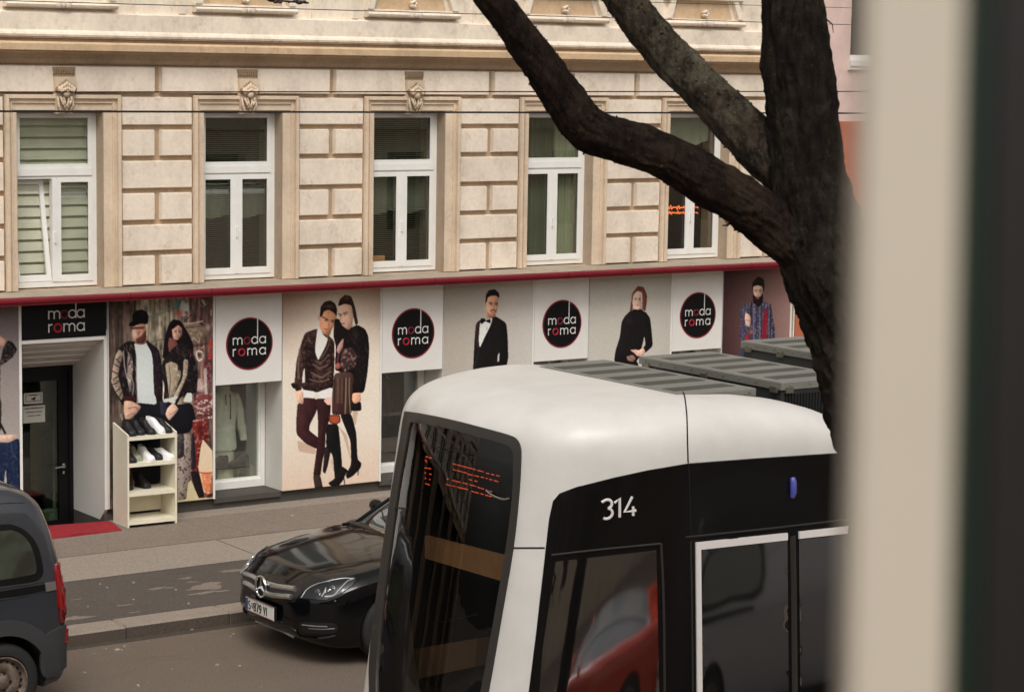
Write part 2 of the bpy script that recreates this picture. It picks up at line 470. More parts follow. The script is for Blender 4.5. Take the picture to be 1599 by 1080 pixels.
# ================================================================ MAIN BUILDING
m_cream = plaster('cream_plaster', L(218, 204, 187, 1.16), (140, 112, 84), 0.55)
m_ochre = plaster('ochre_plaster', L(196, 168, 134, 1.1), (110, 82, 58), 0.6)
m_pale = plaster('pale_plaster', L(218, 204, 186, 1.16), (120, 98, 76), 0.55)
m_surr = plaster('surround_plaster', L(208, 188, 164, 1.12), (140, 108, 76), 0.5)
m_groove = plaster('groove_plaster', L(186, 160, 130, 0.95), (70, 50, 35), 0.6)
m_reveal = plaster('reveal_plaster', L(176, 156, 134, 1.0), (110, 88, 66), 0.5)
m_ledge = plaster('ledge_stone', L(170, 156, 138, 0.9), (90, 76, 62), 0.6)
m_white = pm('white_window_paint', L(222, 220, 214, 1.12), 0.4, 0, 0.05, 6)
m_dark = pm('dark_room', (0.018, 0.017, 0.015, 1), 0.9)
m_glass = glass('window_glass', (0.92, 0.95, 0.92), 2.4, ior=1.55)
m_red = pm('red_metal', L(122, 20, 34, 0.9), 0.38, 0.0, 0.12, 4)
PIT = 2.25
bld = thing('apartment_building', (9.0, FY, 0.12), 'cream stucco building with rusticated blocks, white windows and shop bays below', 'building')
XL, XR = -14.0, 21.12
def ox0(k): return 9.83+PIT*k
def ox1(k): return 10.84+PIT*k
KS = list(range(-10, 5))
# back wall with window openings (z 2.78..4.735)
b = MB()
zb, zt = 2.78, 4.735
b.box(XL, XR, FY, FY+0.5, zt, 9.5)
b.box(XL, XR, FY+0.02, FY+0.5, 2.60, zb)
e = XL
for k in KS:
    if ox0(k) > e: b.box(e, ox0(k), FY, FY+0.5, zb, zt); e = ox1(k)
b.box(e, XR, FY, FY+0.5, zb, zt)
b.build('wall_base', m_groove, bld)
b = MB()
rows = [(4.57, 4.89, 0), (4.225, 4.525, 1), (3.865, 4.18, 0), (3.51, 3.82, 1), (3.165, 3.465, 0), (2.785, 3.12, 1)]
yfr = FY-0.055
for k in range(-11, 5):
    xa = max(XL, ox1(k)+0.215); xb = min(XR, ox0(k+1)-0.145)
    if xb <= xa: continue
    mid = (xa+xb)/2+0.01
    for z0, z1, sp in rows:
        if sp:
            b.slab(xa, mid-0.032, yfr, FY+0.01, z0, z1, 0.014); b.slab(mid+0.032, xb, yfr, FY+0.01, z0, z1, 0.014)
        else: b.slab(xa, xb, yfr, FY+0.01, z0, z1, 0.014)
# frieze
e = XL
for k in range(-11, 6):
    m = (ox1(k)+0.215+ox0(k+1)-0.145)/2+0.01
    x1 = min(m-0.034, XR)
    if x1 > e+0.3: b.slab(e, x1, yfr-0.012, FY+0.01, 4.925, 5.222, 0.012)
    e = m+0.034
    if e > XR: break
b.build('rusticated_wall', m_cream, bld)
# cornice
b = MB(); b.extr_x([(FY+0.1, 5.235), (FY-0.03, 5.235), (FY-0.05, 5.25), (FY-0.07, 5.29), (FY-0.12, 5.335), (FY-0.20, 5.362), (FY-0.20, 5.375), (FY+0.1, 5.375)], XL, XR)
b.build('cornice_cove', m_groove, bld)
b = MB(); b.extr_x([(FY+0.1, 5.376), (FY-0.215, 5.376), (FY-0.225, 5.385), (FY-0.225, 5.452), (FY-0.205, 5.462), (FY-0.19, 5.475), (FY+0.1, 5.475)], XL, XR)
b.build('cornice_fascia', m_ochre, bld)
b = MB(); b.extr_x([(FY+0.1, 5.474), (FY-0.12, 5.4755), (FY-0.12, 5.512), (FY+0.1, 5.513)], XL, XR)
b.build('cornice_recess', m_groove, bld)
b = MB(); b.extr_x([(FY+0.1, 5.5135), (FY-0.16, 5.5135), (FY-0.17, 5.53), (FY-0.145, 5.575), (FY-0.115, 5.60), (FY-0.11, 5.78), (FY-0.075, 5.79), (FY-0.07, 5.80), (FY-0.02, 5.80), (FY-0.02, 9.5), (FY+0.1, 9.5)], XL, XR)
b.build('upper_wall', m_pale, bld)
b = MB(); b.extr_x([(FY+0.1, 5.5132), (FY-0.158, 5.5132), (FY-0.1735, 5.529), (FY-0.160, 5.552), (FY+0.1, 5.553)], XL, XR)
b.build('sooty_drip_edge', plaster('sooty_plaster', L(176, 158, 138, 1.0), (60, 48, 40), 1.0), bld)
# apron panels and pilasters above the cornice
b = MB()
for k in range(-4, 5):
    c = (ox0(k)+ox1(k))/2+0.04
    b.extr_x([(FY, 5.835), (FY-0.10, 5.835), (FY-0.13, 5.85), (FY-0.14, 5.872), (FY-0.12, 5.895), (FY-0.085, 5.90), (FY-0.08, 5.93), (FY, 5.93)], c-0.68, c+0.62)
    for s in (-1, 1):
        b.add([(c-0.03+s*0.60-0.04, FY-0.10, 5.93), (c-0.03+s*0.60+0.04, FY-0.10, 5.93), (c-0.03+s*0.52+0.04, FY-0.08, 6.18), (c-0.03+s*0.52-0.04, FY-0.08, 6.18),
               (c-0.03+s*0.60-0.04, FY, 5.93), (c-0.03+s*0.60+0.04, FY, 5.93), (c-0.03+s*0.52+0.04, FY, 6.18), (c-0.03+s*0.52-0.04, FY, 6.18)], [(0, 1, 2, 3), (0, 3, 7, 4), (1, 5, 6, 2), (3, 2, 6, 7)])
    b.slab(c-0.70, c+0.64, FY-0.10, FY, 6.16, 6.26, 0.02)
    p = c-0.74
    b.slab(p-0.12, p-0.02, FY-0.05, FY+0.0, 5.80, 9.4, 0.012)
    b.slab(p-0.66, p-0.635, FY-0.035, FY+0.0, 5.80, 9.4, 0.005)
    for q in (-0.055, 0.055):   # little knot ornament
        b.lathe((c-0.03+q, FY-0.145, 5.875), (0, -1, 0), [(0.0, 0.02), (0.02, 0.02), (0.035, 0.01), (0.042, 0.0)], 12)
    b.ball((c-0.03, FY-0.15, 5.875), 0.022, 0.03, 0.035)
    for q in range(5): b.ball((c-0.03+0.03*math.cos(q*1.3), FY-0.08, 6.0+0.03*math.sin(q*1.3)+0.0), 0.022, 0.04, 0.022, 8, 6)
    b.build('apron_moulding', m_pale, bld, True); b = MB()
for k in range(-4, 5):
    c = (ox0(k)+ox1(k))/2+0.01
    b.add([(c-0.5, FY-0.028, 5.935), (c+0.5, FY-0.028, 5.935), (c+0.42, FY-0.028, 6.155), (c-0.42, FY-0.028, 6.155)], [(0, 1, 2, 3)])
    b.build('apron_panel', m_ochre, bld); b = MB()
# ledge and red trim above the shop
LY = 23.15
b = MB(); b.extr_x([(FY+0.3, 2.66), (FY+0.3, 2.782), (FY-0.10, 2.775), (LY+0.01, 2.752), (LY, 2.74), (LY, 2.66)], 4.0, XR)
b.build('ledge', m_ledge, bld)
b = MB()
for i, x in enumerate(np.arange(4.0, XR-0.1, 1.0)):
    x1 = min(x+1.0, XR); o = 0.004*((i*7) % 3)
    b.extr_x([(LY-0.003, 2.745+o*0.3), (LY-0.012-o, 2.745), (LY-0.035-o, 2.732), (LY-0.042-o, 2.71), (LY-0.036-o, 2.69), (LY-0.018-o, 2.682), (LY-0.018-o, 2.660), (LY-0.003, 2.655)], x+0.002, x1-0.002)
b.build('red_trim', m_red, bld, True, 40)

# windows ---------------------------------------------------------
WY = 23.62
m_carve = plaster('carved_shade_weathered', L(158, 134, 106, 0.9), (84, 66, 48), 0.7)  # darker weathered plaster; shade of the carved crevices put into the colour
m_slat = pm('venetian_slats', L(150, 153, 132, 1.0), 0.5)
m_zebra = pm('zebra_blind_pale', L(214, 208, 190, 1.15), 0.8)
m_zebra2 = pm('zebra_blind_green', L(190, 192, 166, 1.15), 0.8)
m_swag = pm('net_curtain', L(190, 188, 168, 0.9), 0.9)
m_curt = pm('green_curtain', L(110, 116, 92, 0.9), 0.9)
m_curt2 = pm('pale_curtain', L(176, 174, 146, 1.0), 0.9)
def ring(b, x0, x1, z0, z1, wl, wr, wb, wt, y0, y1):
    b.box(x0, x0+wl, y0, y1, z0, z1); b.box(x1-wr, x1, y0, y1, z0, z1)
    b.box(x0+wl, x1-wr, y0, y1, z0, z0+wb); b.box(x0+wl, x1-wr, y0, y1, z1-wt, z1)
def window(k, kind):
    x0, x1 = ox0(k), ox1(k); X = x0+0.0
    f = MB()
    ring(f, x0, x1, 2.795, 4.735, 0.06, 0.06, 0.06, 0.06, WY+0.012, WY+0.08)
    f.box(x0+0.06, x1-0.06, WY+0.012, WY+0.08, 3.985, 4.145)                 # transom
    f.box(x0+0.06, x1-0.06, WY-0.006, WY+0.012, 4.02, 4.10)
    ring(f, x0+0.055, x1-0.055, 4.10, 4.70, 0.05, 0.05, 0.045, 0.05, WY+0.000, WY+0.011)
    cx = (x0+x1)/2-0.0
    f.box(cx-0.028, cx+0.028, WY-0.004, WY+0.0795, 2.856, 3.984)
    if kind == 'ajar': cas = [(cx+0.026, x1-0.055)]
    else: cas = [(x0+0.055, cx-0.026), (cx+0.026, x1-0.055)]
    for a, c in cas: ring(f, a, c, 2.85, 3.99, 0.05, 0.05, 0.075, 0.045, WY+0.001, WY+0.0112)
    fo = f.build('window', m_white, bld)
    P = MB()
    P.box(x0+0.10, x1-0.10, WY+0.03, WY+0.036, 4.14, 4.655); P.build('pane', m_glass, fo)
    for a, c in cas: MB().box(a+0.045, c-0.045, WY+0.03, WY+0.036, 2.92, 3.95).build('pane', m_glass, fo)
    if kind == 'ajar':    # left casement tilted inwards from its foot
        a, c = x0+0.06, cx-0.03
        def tl(z): return WY+0.02+(z-2.85)*0.10
        def xt(x, z): return x-(z-2.85)*0.045
        s = MB()
        for (p0, p1, q0, q1) in ((a, a+0.05, 2.86, 3.97), (c-0.05, c, 2.86, 3.97), (a+0.05, c-0.05, 2.86, 2.93), (a+0.05, c-0.05, 3.92, 3.97)):
            s.add([(xt(p0, q0), tl(q0), q0), (xt(p1, q0), tl(q0), q0), (xt(p1, q1), tl(q1), q1), (xt(p0, q1), tl(q1), q1),
                   (xt(p0, q0), tl(q0)+0.04, q0), (xt(p1, q0), tl(q0)+0.04, q0), (xt(p1, q1), tl(q1)+0.04, q1), (xt(p0, q1), tl(q1)+0.04, q1)],
                  [(0, 1, 2, 3), (7, 6, 5, 4), (0, 4, 5, 1), (1, 5, 6, 2), (2, 6, 7, 3), (3, 7, 4, 0)])
        so_ = s.build('casement', m_white, fo)
        q = MB(); q.add([(xt(a+0.05, 2.93), tl(2.93)+0.02, 2.93), (xt(c-0.05, 2.93), tl(2.93)+0.02, 2.93), (xt(c-0.05, 3.92), tl(3.92)+0.02, 3.92), (xt(a+0.05, 3.92), tl(3.92)+0.02, 3.92)], [(0, 1, 2, 3)])
        q.build('casement_pane', m_glass, fo)
    # handle and hinge knobs
    h = MB(); h.box(cx-0.008, cx+0.008, WY-0.03, WY-0.004, 3.28, 3.40)
    h.build('handle', m_white, fo)
    if kind in ('ajar',):
        z = 4.66
        A = MB(); B = MB(); i = 0
        while z > 2.83:
            d = 0.05; bw = 0.095
            A.add([(x0+0.05, WY+0.15, z), (x1-0.05, WY+0.15, z), (x1-0.05, WY+0.135, z-bw), (x0+0.05, WY+0.135, z-bw)], [(0, 1, 2, 3)])
            B.add([(x0+0.05, WY+0.17, z-bw+0.01), (x1-0.05, WY+0.17, z-bw+0.01), (x1-0.05, WY+0.165, z-bw-d), (x0+0.05, WY+0.165, z-bw-d)], [(0, 1, 2, 3)])
            z -= bw+0.03; i += 1
        A.build('blind', m_zebra, fo); B.build('blind_backing', m_zebra2, fo)
    if kind == 'venetian':
        A = MB(); z = 4.66
        while z > 2.84:
            A.add([(x0+0.07, WY+0.10, z), (x1-0.07, WY+0.10, z), (x1-0.07, WY+0.118, z-0.012), (x0+0.07, WY+0.118, z-0.012)], [(0, 1, 2, 3)])
            z -= 0.0235
        A.build('venetian_blind', m_slat, fo)
        sw = MB(); G = []
        for i in range(30):
            xx = x0+0.05+(x1-x0-0.1)*i/29; u = (i/29*2) % 1.0
            bot = 3.50+0.02*math.cos(u*6.28)
            G.append([(xx, WY+0.2+0.01*math.sin(i*2.1), zz) for zz in np.linspace(bot, 4.0, 4)])
        sw.grid(G); sw.build('net_curtain', m_swag, fo)
    if kind == 'curtain':
        for a, c, mm in ((x0+0.06, x0+0.40, m_curt), (x0+0.62, x1-0.06, m_curt2), (x0+0.40, x0+0.62, m_curt)):
            sw = MB(); G = []
            for i in range(34):
                xx = a+(c-a)*i/33
                G.append([(xx, WY+0.16+0.02*math.sin(i*1.1)+0.01*math.sin(i*0.37+1), zz) for zz in (2.84, 4.69)])
            sw.grid(G); sw.build('curtain', mm, fo, True)
    if kind == 'goods':
        sw = MB(); G = []
        for i in range(30):
            xx = x0+0.05+(x1-x0-0.1)*i/29
            G.append([(xx, WY+0.2+0.015*math.sin(i*1.3), zz) for zz in (4.35-0.1*math.sin(i/29*3.14), 4.69)])
        sw.grid(G); sw.build('net_curtain', m_swag, fo, True)
    # surround
    s = MB(); y0 = FY-0.075
    def lring(dx0, dx1, zt_, w0, w1, yy, bk):
        # jambs + head
        s.slab(x0-dx0, x0-dx0+w0, yy, bk, 2.78, zt_, 0.006); s.slab(x1+dx1-w1, x1+dx1, yy, bk, 2.78, zt_, 0.006)
        s.slab(x0-dx0+w0-0.006, x1+dx1-w1+0.006, yy, bk, zt_-w0, zt_, 0.006)
    s.slab(x0-0.135, x0, FY-0.055, FY+0.13, 2.78, 4.735, 0.004)
    s.slab(x1, x1+0.20, FY-0.055, FY+0.13, 2.78, 4.735, 0.004)
    s.slab(x0-0.135, x1+0.20, FY-0.055, FY+0.13, 4.7352, 4.89, 0.004)
    lring(0.14, 0.205, 4.905, 0.045, 0.05, FY-0.095, FY-0.05)
    lring(0.075, 0.13, 4.83, 0.02, 0.03, FY-0.075, FY-0.05)
    s.build('surround', m_surr, fo)
    r = MB(); r.box(x1-0.002, x1+0.06, FY-0.05, WY+0.1, 2.78, 4.735); r.box(x0-0.06, x0+0.002, FY-0.05, WY+0.1, 2.78, 4.735); r.box(x0-0.05, x1+0.05, FY-0.05, WY+0.1, 4.734, 4.80)
    r.build('reveal', m_reveal, fo)
    # keystone
    c = cx+0.035; kb = MB(); kf = FY-0.125; kd = MB()
    kb.add([(c-0.095, kf+0.05, 4.70), (c+0.095, kf+0.05, 4.70), (c+0.125, kf, 5.10), (c-0.125, kf, 5.10), (c-0.095, FY, 4.70), (c+0.095, FY, 4.70), (c+0.125, FY, 5.10), (c-0.125, FY, 5.10)],
           [(0, 1, 2, 3), (0, 4, 5, 1), (1, 5, 6, 2), (2, 6, 7, 3), (3, 7, 4, 0)])
    for i in range(7):      # curled leaf capital
        a = (i-3)/3.0
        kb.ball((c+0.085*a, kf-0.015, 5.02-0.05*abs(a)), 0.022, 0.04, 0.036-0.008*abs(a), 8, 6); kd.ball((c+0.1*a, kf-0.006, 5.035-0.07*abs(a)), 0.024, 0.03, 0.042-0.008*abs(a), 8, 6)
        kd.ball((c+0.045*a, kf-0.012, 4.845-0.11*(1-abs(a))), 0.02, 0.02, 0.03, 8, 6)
        kb.ball((c+0.07*a, kf-0.035, 4.975-0.03*abs(a)), 0.018, 0.03, 0.022, 8, 6)
    for s_ in (-1, 1):      # volutes and V-shaped leaves below
        kb.lathe((c+s_*0.075, kf-0.005, 4.965), (0, -1, 0), [(0.0, 0.05), (0.015, 0.05), (0.03, 0.035), (0.04, 0.0)], 12)
        kb.tube([(c+s_*0.065, kf+0.0, 4.885), (c+s_*0.045, kf-0.02, 4.83), (c+s_*0.012, kf-0.01, 4.755)], [0.016, 0.018, 0.008], 8)
        kb.tube([(c+s_*0.03, kf+0.0, 4.885), (c+s_*0.02, kf-0.018, 4.83), (c+s_*0.004, kf-0.012, 4.77)], [0.010, 0.012, 0.006], 8)
        kb.tube([(c+s_*0.088, kf+0.02, 4.885), (c+s_*0.085, kf+0.005, 4.80), (c+s_*0.05, kf+0.02, 4.725)], [0.012, 0.016, 0.008], 8)
    kb.ball((c, kf-0.02, 4.93), 0.045, 0.035, 0.05, 10, 8)
    kb.ball((c, kf+0.03, 4.72), 0.05, 0.03, 0.02, 10, 6)
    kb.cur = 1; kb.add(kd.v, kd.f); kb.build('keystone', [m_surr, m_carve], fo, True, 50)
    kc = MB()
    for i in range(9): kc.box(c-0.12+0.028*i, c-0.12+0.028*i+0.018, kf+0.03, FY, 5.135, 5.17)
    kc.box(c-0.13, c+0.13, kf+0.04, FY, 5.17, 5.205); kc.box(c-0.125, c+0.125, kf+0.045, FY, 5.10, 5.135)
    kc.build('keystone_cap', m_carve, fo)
    return fo
kinds = {0: 'ajar', 1: 'venetian', 2: 'venetian', 3: 'curtain', 4: 'goods'}
for k in range(5): window(k, kinds[k])
# windows further down the street, outside the frame: plain panes in frames
for k in KS:
    if k >= 0: continue
    x0, x1 = ox0(k), ox1(k); f = MB(); ring(f, x0, x1, 2.8, 4.735, 0.1, 0.1, 0.1, 0.1, WY, WY+0.06); f.box(x0+.1, x1-.1, WY, WY+.06, 3.99, 4.14); f.box((x0+x1)/2-.06, (x0+x1)/2+.06, WY, WY+.06, 2.9, 3.99)
    fo = f.build('window', m_white, bld)
    MB().box(x0+0.1, x1-0.1, WY+0.03, WY+0.035, 2.9, 4.64).build('pane', m_glass, fo)
    s = MB(); s.slab(x0-0.14, x0, FY-0.055, FY+0.1, 2.78, 4.9, 0.01); s.slab(x1, x1+0.2, FY-0.055, FY+0.1, 2.78, 4.9, 0.01); s.slab(x0, x1, FY-0.055, FY+0.1, 4.735, 4.9, 0.01)
    s.build('surround', m_surr, fo)
# dark rooms behind the panes
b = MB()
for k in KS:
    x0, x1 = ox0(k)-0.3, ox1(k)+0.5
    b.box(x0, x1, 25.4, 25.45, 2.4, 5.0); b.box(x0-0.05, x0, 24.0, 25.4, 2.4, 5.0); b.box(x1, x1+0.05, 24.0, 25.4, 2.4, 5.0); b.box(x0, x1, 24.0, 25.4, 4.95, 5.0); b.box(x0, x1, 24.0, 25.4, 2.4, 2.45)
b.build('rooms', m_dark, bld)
b = MB(); b.box(XL, XR, 26.0, 26.2, 0, 10); b.box(XL, XR, FY+0.1, 26.0, 9.5, 9.7); b.box(XL-0.2, XL, FY, 26, 0, 9.7); b.box(XR, XR+0.02, FY+0.01, 26, 0, 9.7)
b.build('rear_walls', m_cream, bld)
# light box and paper goods on the sill inside the third window
x0 = ox0(2)
bx = MB(); bx.slabz(x0+0.12, x0+0.30, WY+0.045, WY+0.09, 2.862, 2.99, 0.006)
single(bx, 'cardboard_box', pm('cardboard', L(196, 140, 92, 1.0), 0.8), (x0+0.2, WY+0.07, 2.862), 'small brown cardboard box on the inner sill of the middle upper window', 'box')
# orange script showing in the fifth window, added as glowing strokes
x0 = ox0(4)
ng = MB(); rnd = random.Random(5)
zc = 3.43
for ln, (zz, am) in enumerate(((zc+0.035, 0.022), (zc-0.035, 0.016))):
    pts = []
    for i in range(46):
        t = i/45; pts.append((x0+0.13+0.62*t, WY+0.13, zz-0.01*t+1.4*am*math.sin(i*1.9+ln)*(0.6+0.6*math.sin(i*0.7))))
    ng.tube(pts[:30], 0.0055, 6); ng.tube(pts[33:], 0.004, 6)
ngo = single(ng, 'neonlike_script', emit('neonlike_orange', (1.0, 0.16, 0.03, 1), 2.2), (x0+0.4, WY+0.13, zc), 'orange glowing script inside the rightmost upper window', 'neon sign')  # orange script added as glowing strokes

# ================================================================ PINK AND ORANGE NEIGHBOUR
m_pink = plaster('pink_plaster', L(214, 186, 176, 1.0), (170, 140, 125), 0.25)
m_orange = plaster('orange_plaster', L(186, 108, 78, 0.92), (150, 84, 56), 0.3)
nb = thing('pink_building', (21.15, FY, 0.12), 'pale pink neighbouring house with an orange ground floor', 'building')
b = MB(); wx0, wx1, wz0, wz1 = 22.02, 23.1, 5.43, 7.4
b.box(21.15, wx0, FY+0.02, FY+0.5, 4.6, 9.6); b.box(wx1, 40, FY+0.02, FY+0.5, 4.6, 9.6); b.box(wx0, wx1, FY+0.02, FY+0.5, 4.6, wz0); b.box(wx0, wx1, FY+0.02, FY+0.5, wz1, 9.6)
b.build('upper_wall', m_pink, nb)
MB().box(21.15, 40, FY+0.0, FY+0.5, 0.0, 4.6).build('ground_floor_wall', m_orange, nb)
f = MB(); ring(f, wx0, wx1, wz0, wz1, 0.08, 0.08, 0.08, 0.08, FY+0.30, FY+0.36); fo = f.build('window', m_white, nb)
MB().box(wx0+0.08, wx1-0.08, FY+0.33, FY+0.335, wz0+0.08, wz1-0.08).build('pane', m_glass, fo)
MB().extr_x([(FY+0.30, 5.36), (FY+0.30, 5.44), (FY-0.05, 5.43), (FY-0.055, 5.36), (FY-0.03, 5.34), (FY-0.03, 5.31), (FY+0.02, 5.30)], wx0-0.04, wx1+0.04).build('sill', m_white, nb)
MB().box(wx0-0.1, wx1+0.1, FY+0.6, FY+0.65, wz0-0.1, wz1+.1).build('room', m_dark, nb)
# ================================================================ SHOP BAYS
m_wpanel = pm('white_panel', L(212, 208, 202, 1.20), 0.45, 0, 0.05, 2.0)
m_wrev = pm('white_reveal', L(206, 202, 194, 1.15), 0.5, 0, 0.06, 2.0)
m_base = plaster('dark_base', L(82, 76, 70, 0.8), (50, 42, 36), 0.4)
m_blackp = pm('black_panel', (0.004, 0.0035, 0.004, 1), 0.45, spec=0.25)
m_disp = pm('display_wall', L(186, 184, 172, 1.0), 0.7, 0, 0.08)
m_dispf = pm('display_floor', L(190, 186, 168, 1.0), 0.6)
m_sidep = plaster('side_shop_brown', L(120, 98, 78, 0.9), (70, 54, 42), 0.4)
BAYS = [(12.24, 13.12), (14.49, 15.37), (16.74, 17.60), (18.97, 19.83)]
DOORB = (9.90, 10.88)
PIL = [(6.5, 9.87), (10.90, 12.235), (13.125, 14.485), (15.375, 16.735), (17.605, 18.965), (19.835, 21.06)]
for i, (a, c) in enumerate(PIL):
    b = MB(); b.slab(a, c, FY+0.002, FY+0.9, 0.262, 2.655, 0.004)
    b.build('shop_pillar', m_wrev, bld)
MB().box(-14, 9.87, FY+0.06, FY+0.9, 0.0, 0.26).build('base', m_base, bld)
MB().box(10.90, 21.1, FY+0.05, FY+0.9, 0.0, 0.255).build('base', m_base, bld)
b = MB(); b.box(-14, 6.5, FY+0.2, FY+0.5, 0.26, 2.65); b.build('shop_wall', m_dark, bld)
for x_, w_ in ((-14, 1.4), (-10.6, .9), (-7.2, 1.5), (-3.6, .7), (-0.9, 1.2), (2.2, .6), (4.6, 1.1)): MB().box(x_, x_+w_, FY, FY+0.2, 0.0, 2.65).build('shop_pillar', m_sidep, bld)
for i, (a, c) in enumerate(BAYS):
    MB().box(a-0.004, c+0.004, FY+0.012, FY+0.9, 0.2, 0.262).build('bay_sill', m_base, bld)
    b = MB(); b.box(a-0.004, c+0.004, FY+0.12, FY+0.42, 1.66, 2.6); b.build('bay_lintel', m_wrev, bld)
    yw = FY+0.40
    f = MB(); ring(f, a+0.003, c-0.003, 0.27, 1.655, 0.055, 0.055, 0.09, 0.06, yw, yw+0.07)
    ring(f, a+0.05, c-0.05, 0.35, 1.60, 0.03, 0.03, 0.035, 0.03, yw+0.015, yw+0.075)
    fo = f.build('shop_window', m_white, bld)
    MB().box(a+0.075, c-0.075, yw+0.04, yw+0.046, 0.38, 1.575).build('pane', m_glass, fo)
    dk = i >= 1
    r = MB(); r.box(a-0.02, a+0.02, yw+0.08, yw+1.0, 0.3, 1.7); r.box(c-0.02, c+0.02, yw+0.08, yw+1.0, 0.3, 1.7)
    r.box(a-0.02, c+0.02, yw+1.0, yw+1.02, 0.3, 1.7); r.box(a-0.02, c+0.02, yw+0.08, yw+1.0, 1.655, 1.7)
    r.build('display_case', m_dark if dk else m_disp, bld)
    MB().box(a+0.02, c-0.02, yw+0.08, yw+1.0, 0.3, 0.36).build('display_floor', m_dispf if not dk else m_base, bld)
# corner trims of the pillars
for a, c in PIL[1:]:
    MB().box(c-0.022, c+0.003, FY-0.018, FY+0.0, 0.26, 2.655).build('pillar_trim', m_white, bld)
MB().box(9.845, 9.875, FY-0.018, FY, 0.26, 2.66).build('pillar_trim', m_white, bld)

# ---------------- door recess
DY = 24.35
a, c = DOORB
soff = MB()
for i in range(5):
    z0 = 2.21-(2.21-1.80)*i/5; z1 = 2.21-(2.21-1.80)*(i+1)/5
    y0 = FY+0.01+(DY-FY-0.05)*i/5; y1 = FY+0.01+(DY-FY-0.05)*(i+1)/5
    soff.extr_x([(y0, z0), (y1, z1+0.018), (y1, z1+0.1), (y0, z0+0.1)], a-0.03, c-0.02)
soff.build('soffit', m_wrev, bld)
r = MB(); r.extr_x([(FY+0.004, 0.262), (FY+0.14, 0.13), (DY, 0.13), (DY, 2.3), (FY+0.004, 2.3)], c-0.02, c+0.018); r.build('reveal', m_wrev, bld)
r = MB(); r.box(c-0.018, c+0.016, FY+0.02, DY, -0.25, 0.2); r.build('reveal_base', m_base, bld)
r = MB(); r.box(a-0.05, c+0.02, FY+0.03, DY+0.3, -0.26, -0.24); r.box(a-0.05, a-0.02, FY+0.03, DY, -0.24, 2.3); r.build('recess_floor', m_base, bld)
MB().box(a-0.02, c-0.02, FY-0.012, FY+0.02, 2.195, 2.235).build('door_bay_trim', m_white, bld)
MB().box(a-0.03, c, FY+0.02, FY+0.1, 2.235, 2.6).build('door_bay_head', m_wpanel, bld)
dr = MB(); dx0, dx1 = a-0.02, c-0.02
ring(dr, dx0, dx1, -0.24, 1.80, 0.06, 0.05, 0.05, 0.06, DY, DY+0.08)
gx1 = onY(93, 650, DY)[0]
ring(dr, dx0+0.06, dx1-0.05, -0.19, 1.74, 0.09, dx1-0.05-gx1, 0.2, 0.10, DY+0.02, DY+0.07)
dro = dr.build('door', m_blackp, bld)
MB().box(dx0+0.14, gx1+0.01, DY+0.04, DY+0.046, 0.0, 1.65).build('pane', glass('door_glass', (0.6, 0.66, 0.58), 1.5), dro)
m_steel = pm('steel', L(200, 200, 196), 0.25, 1.0, 0)
h = MB(); hp = onY(101, 727, DY-0.03)
h.tube([(hp[0], DY+0.01, hp[2]), (hp[0], DY-0.05, hp[2]), (hp[0]-0.02, DY-0.055, hp[2]), (hp[0]-0.13, DY-0.055, hp[2]-0.01)], 0.011, 8)
h.slab(hp[0]-0.02, hp[0]+0.02, DY-0.012, DY+0.01, hp[2]-0.03, hp[2]+0.03, 0.004); h.slab(hp[0]-0.015, hp[0]+0.015, DY-0.01, DY+0.01, hp[2]-0.10, hp[2]-0.06, 0.004)
h.build('handle', m_steel, dro, True)
# inside the shop seen through the door
r = MB(); r.box(a-1.2, c+1.2, 27, 27.05, -0.3, 2.4); r.box(a-1.2, a-1.15, DY+0.1, 27, -0.3, 2.4); r.box(c+1.15, c+1.2, DY+0.1, 27, -0.3, 2.4); r.box(a-1.2, c+1.2, DY+0.1, 27, 2.35, 2.4); r.box(a-1.2, c+1.2, DY+0.1, 27, -0.3, -0.25)
r.build('shop_interior', pm('shop_dim', L(70, 70, 56, 0.5), 0.9), bld)
# plant and papers behind the glass
pl = MB(); rnd = random.Random(8)
pc = onY(84, 650, DY+0.35)
for i in range(34):
    an = rnd.random()*6.28; ln = 0.10+0.14*rnd.random(); up = 0.6-1.1*rnd.random()
    p0 = Vector((pc[0]+0.05*rnd.uniform(-1, 1), pc[1]+0.05*rnd.uniform(-1, 1), pc[2]+rnd.uniform(-0.25, 0.22)))
    d = Vector((math.cos(an)*0.8, math.sin(an)*0.8, up)).normalized(); w = d.cross(Vector((0.2, 0.3, 1))).normalized()*0.022
    pl.add([p0, p0+d*ln*0.5+w, p0+d*ln, p0+d*ln*0.5-w], [(0, 1, 2, 3)])
pl.tube([(pc[0], pc[1], -0.22), (pc[0]+0.01, pc[1], pc[2]+0.2)], 0.02, 8)
pl.lathe((pc[0], pc[1], -0.24), (0, 0, 1), [(0.0, 0), (0.12, 0), (0.16, 0.3), (0.14, 0.3), (0.13, 0.27), (0.0, 0.27)], 16)
pl.recalc = False
single(pl, 'potted_plant', pm('pale_leaf', L(196, 206, 190, 1.0), 0.5), (pc[0], pc[1], -0.24), 'pale leafy plant just inside the black shop door', 'plant')
m_paper = pm('notice_paper', L(206, 204, 192, 1.0), 0.7, 0, 0.03)
m_ink = pm('notice_ink', L(70, 66, 62, 0.7), 0.8, 0, 0)
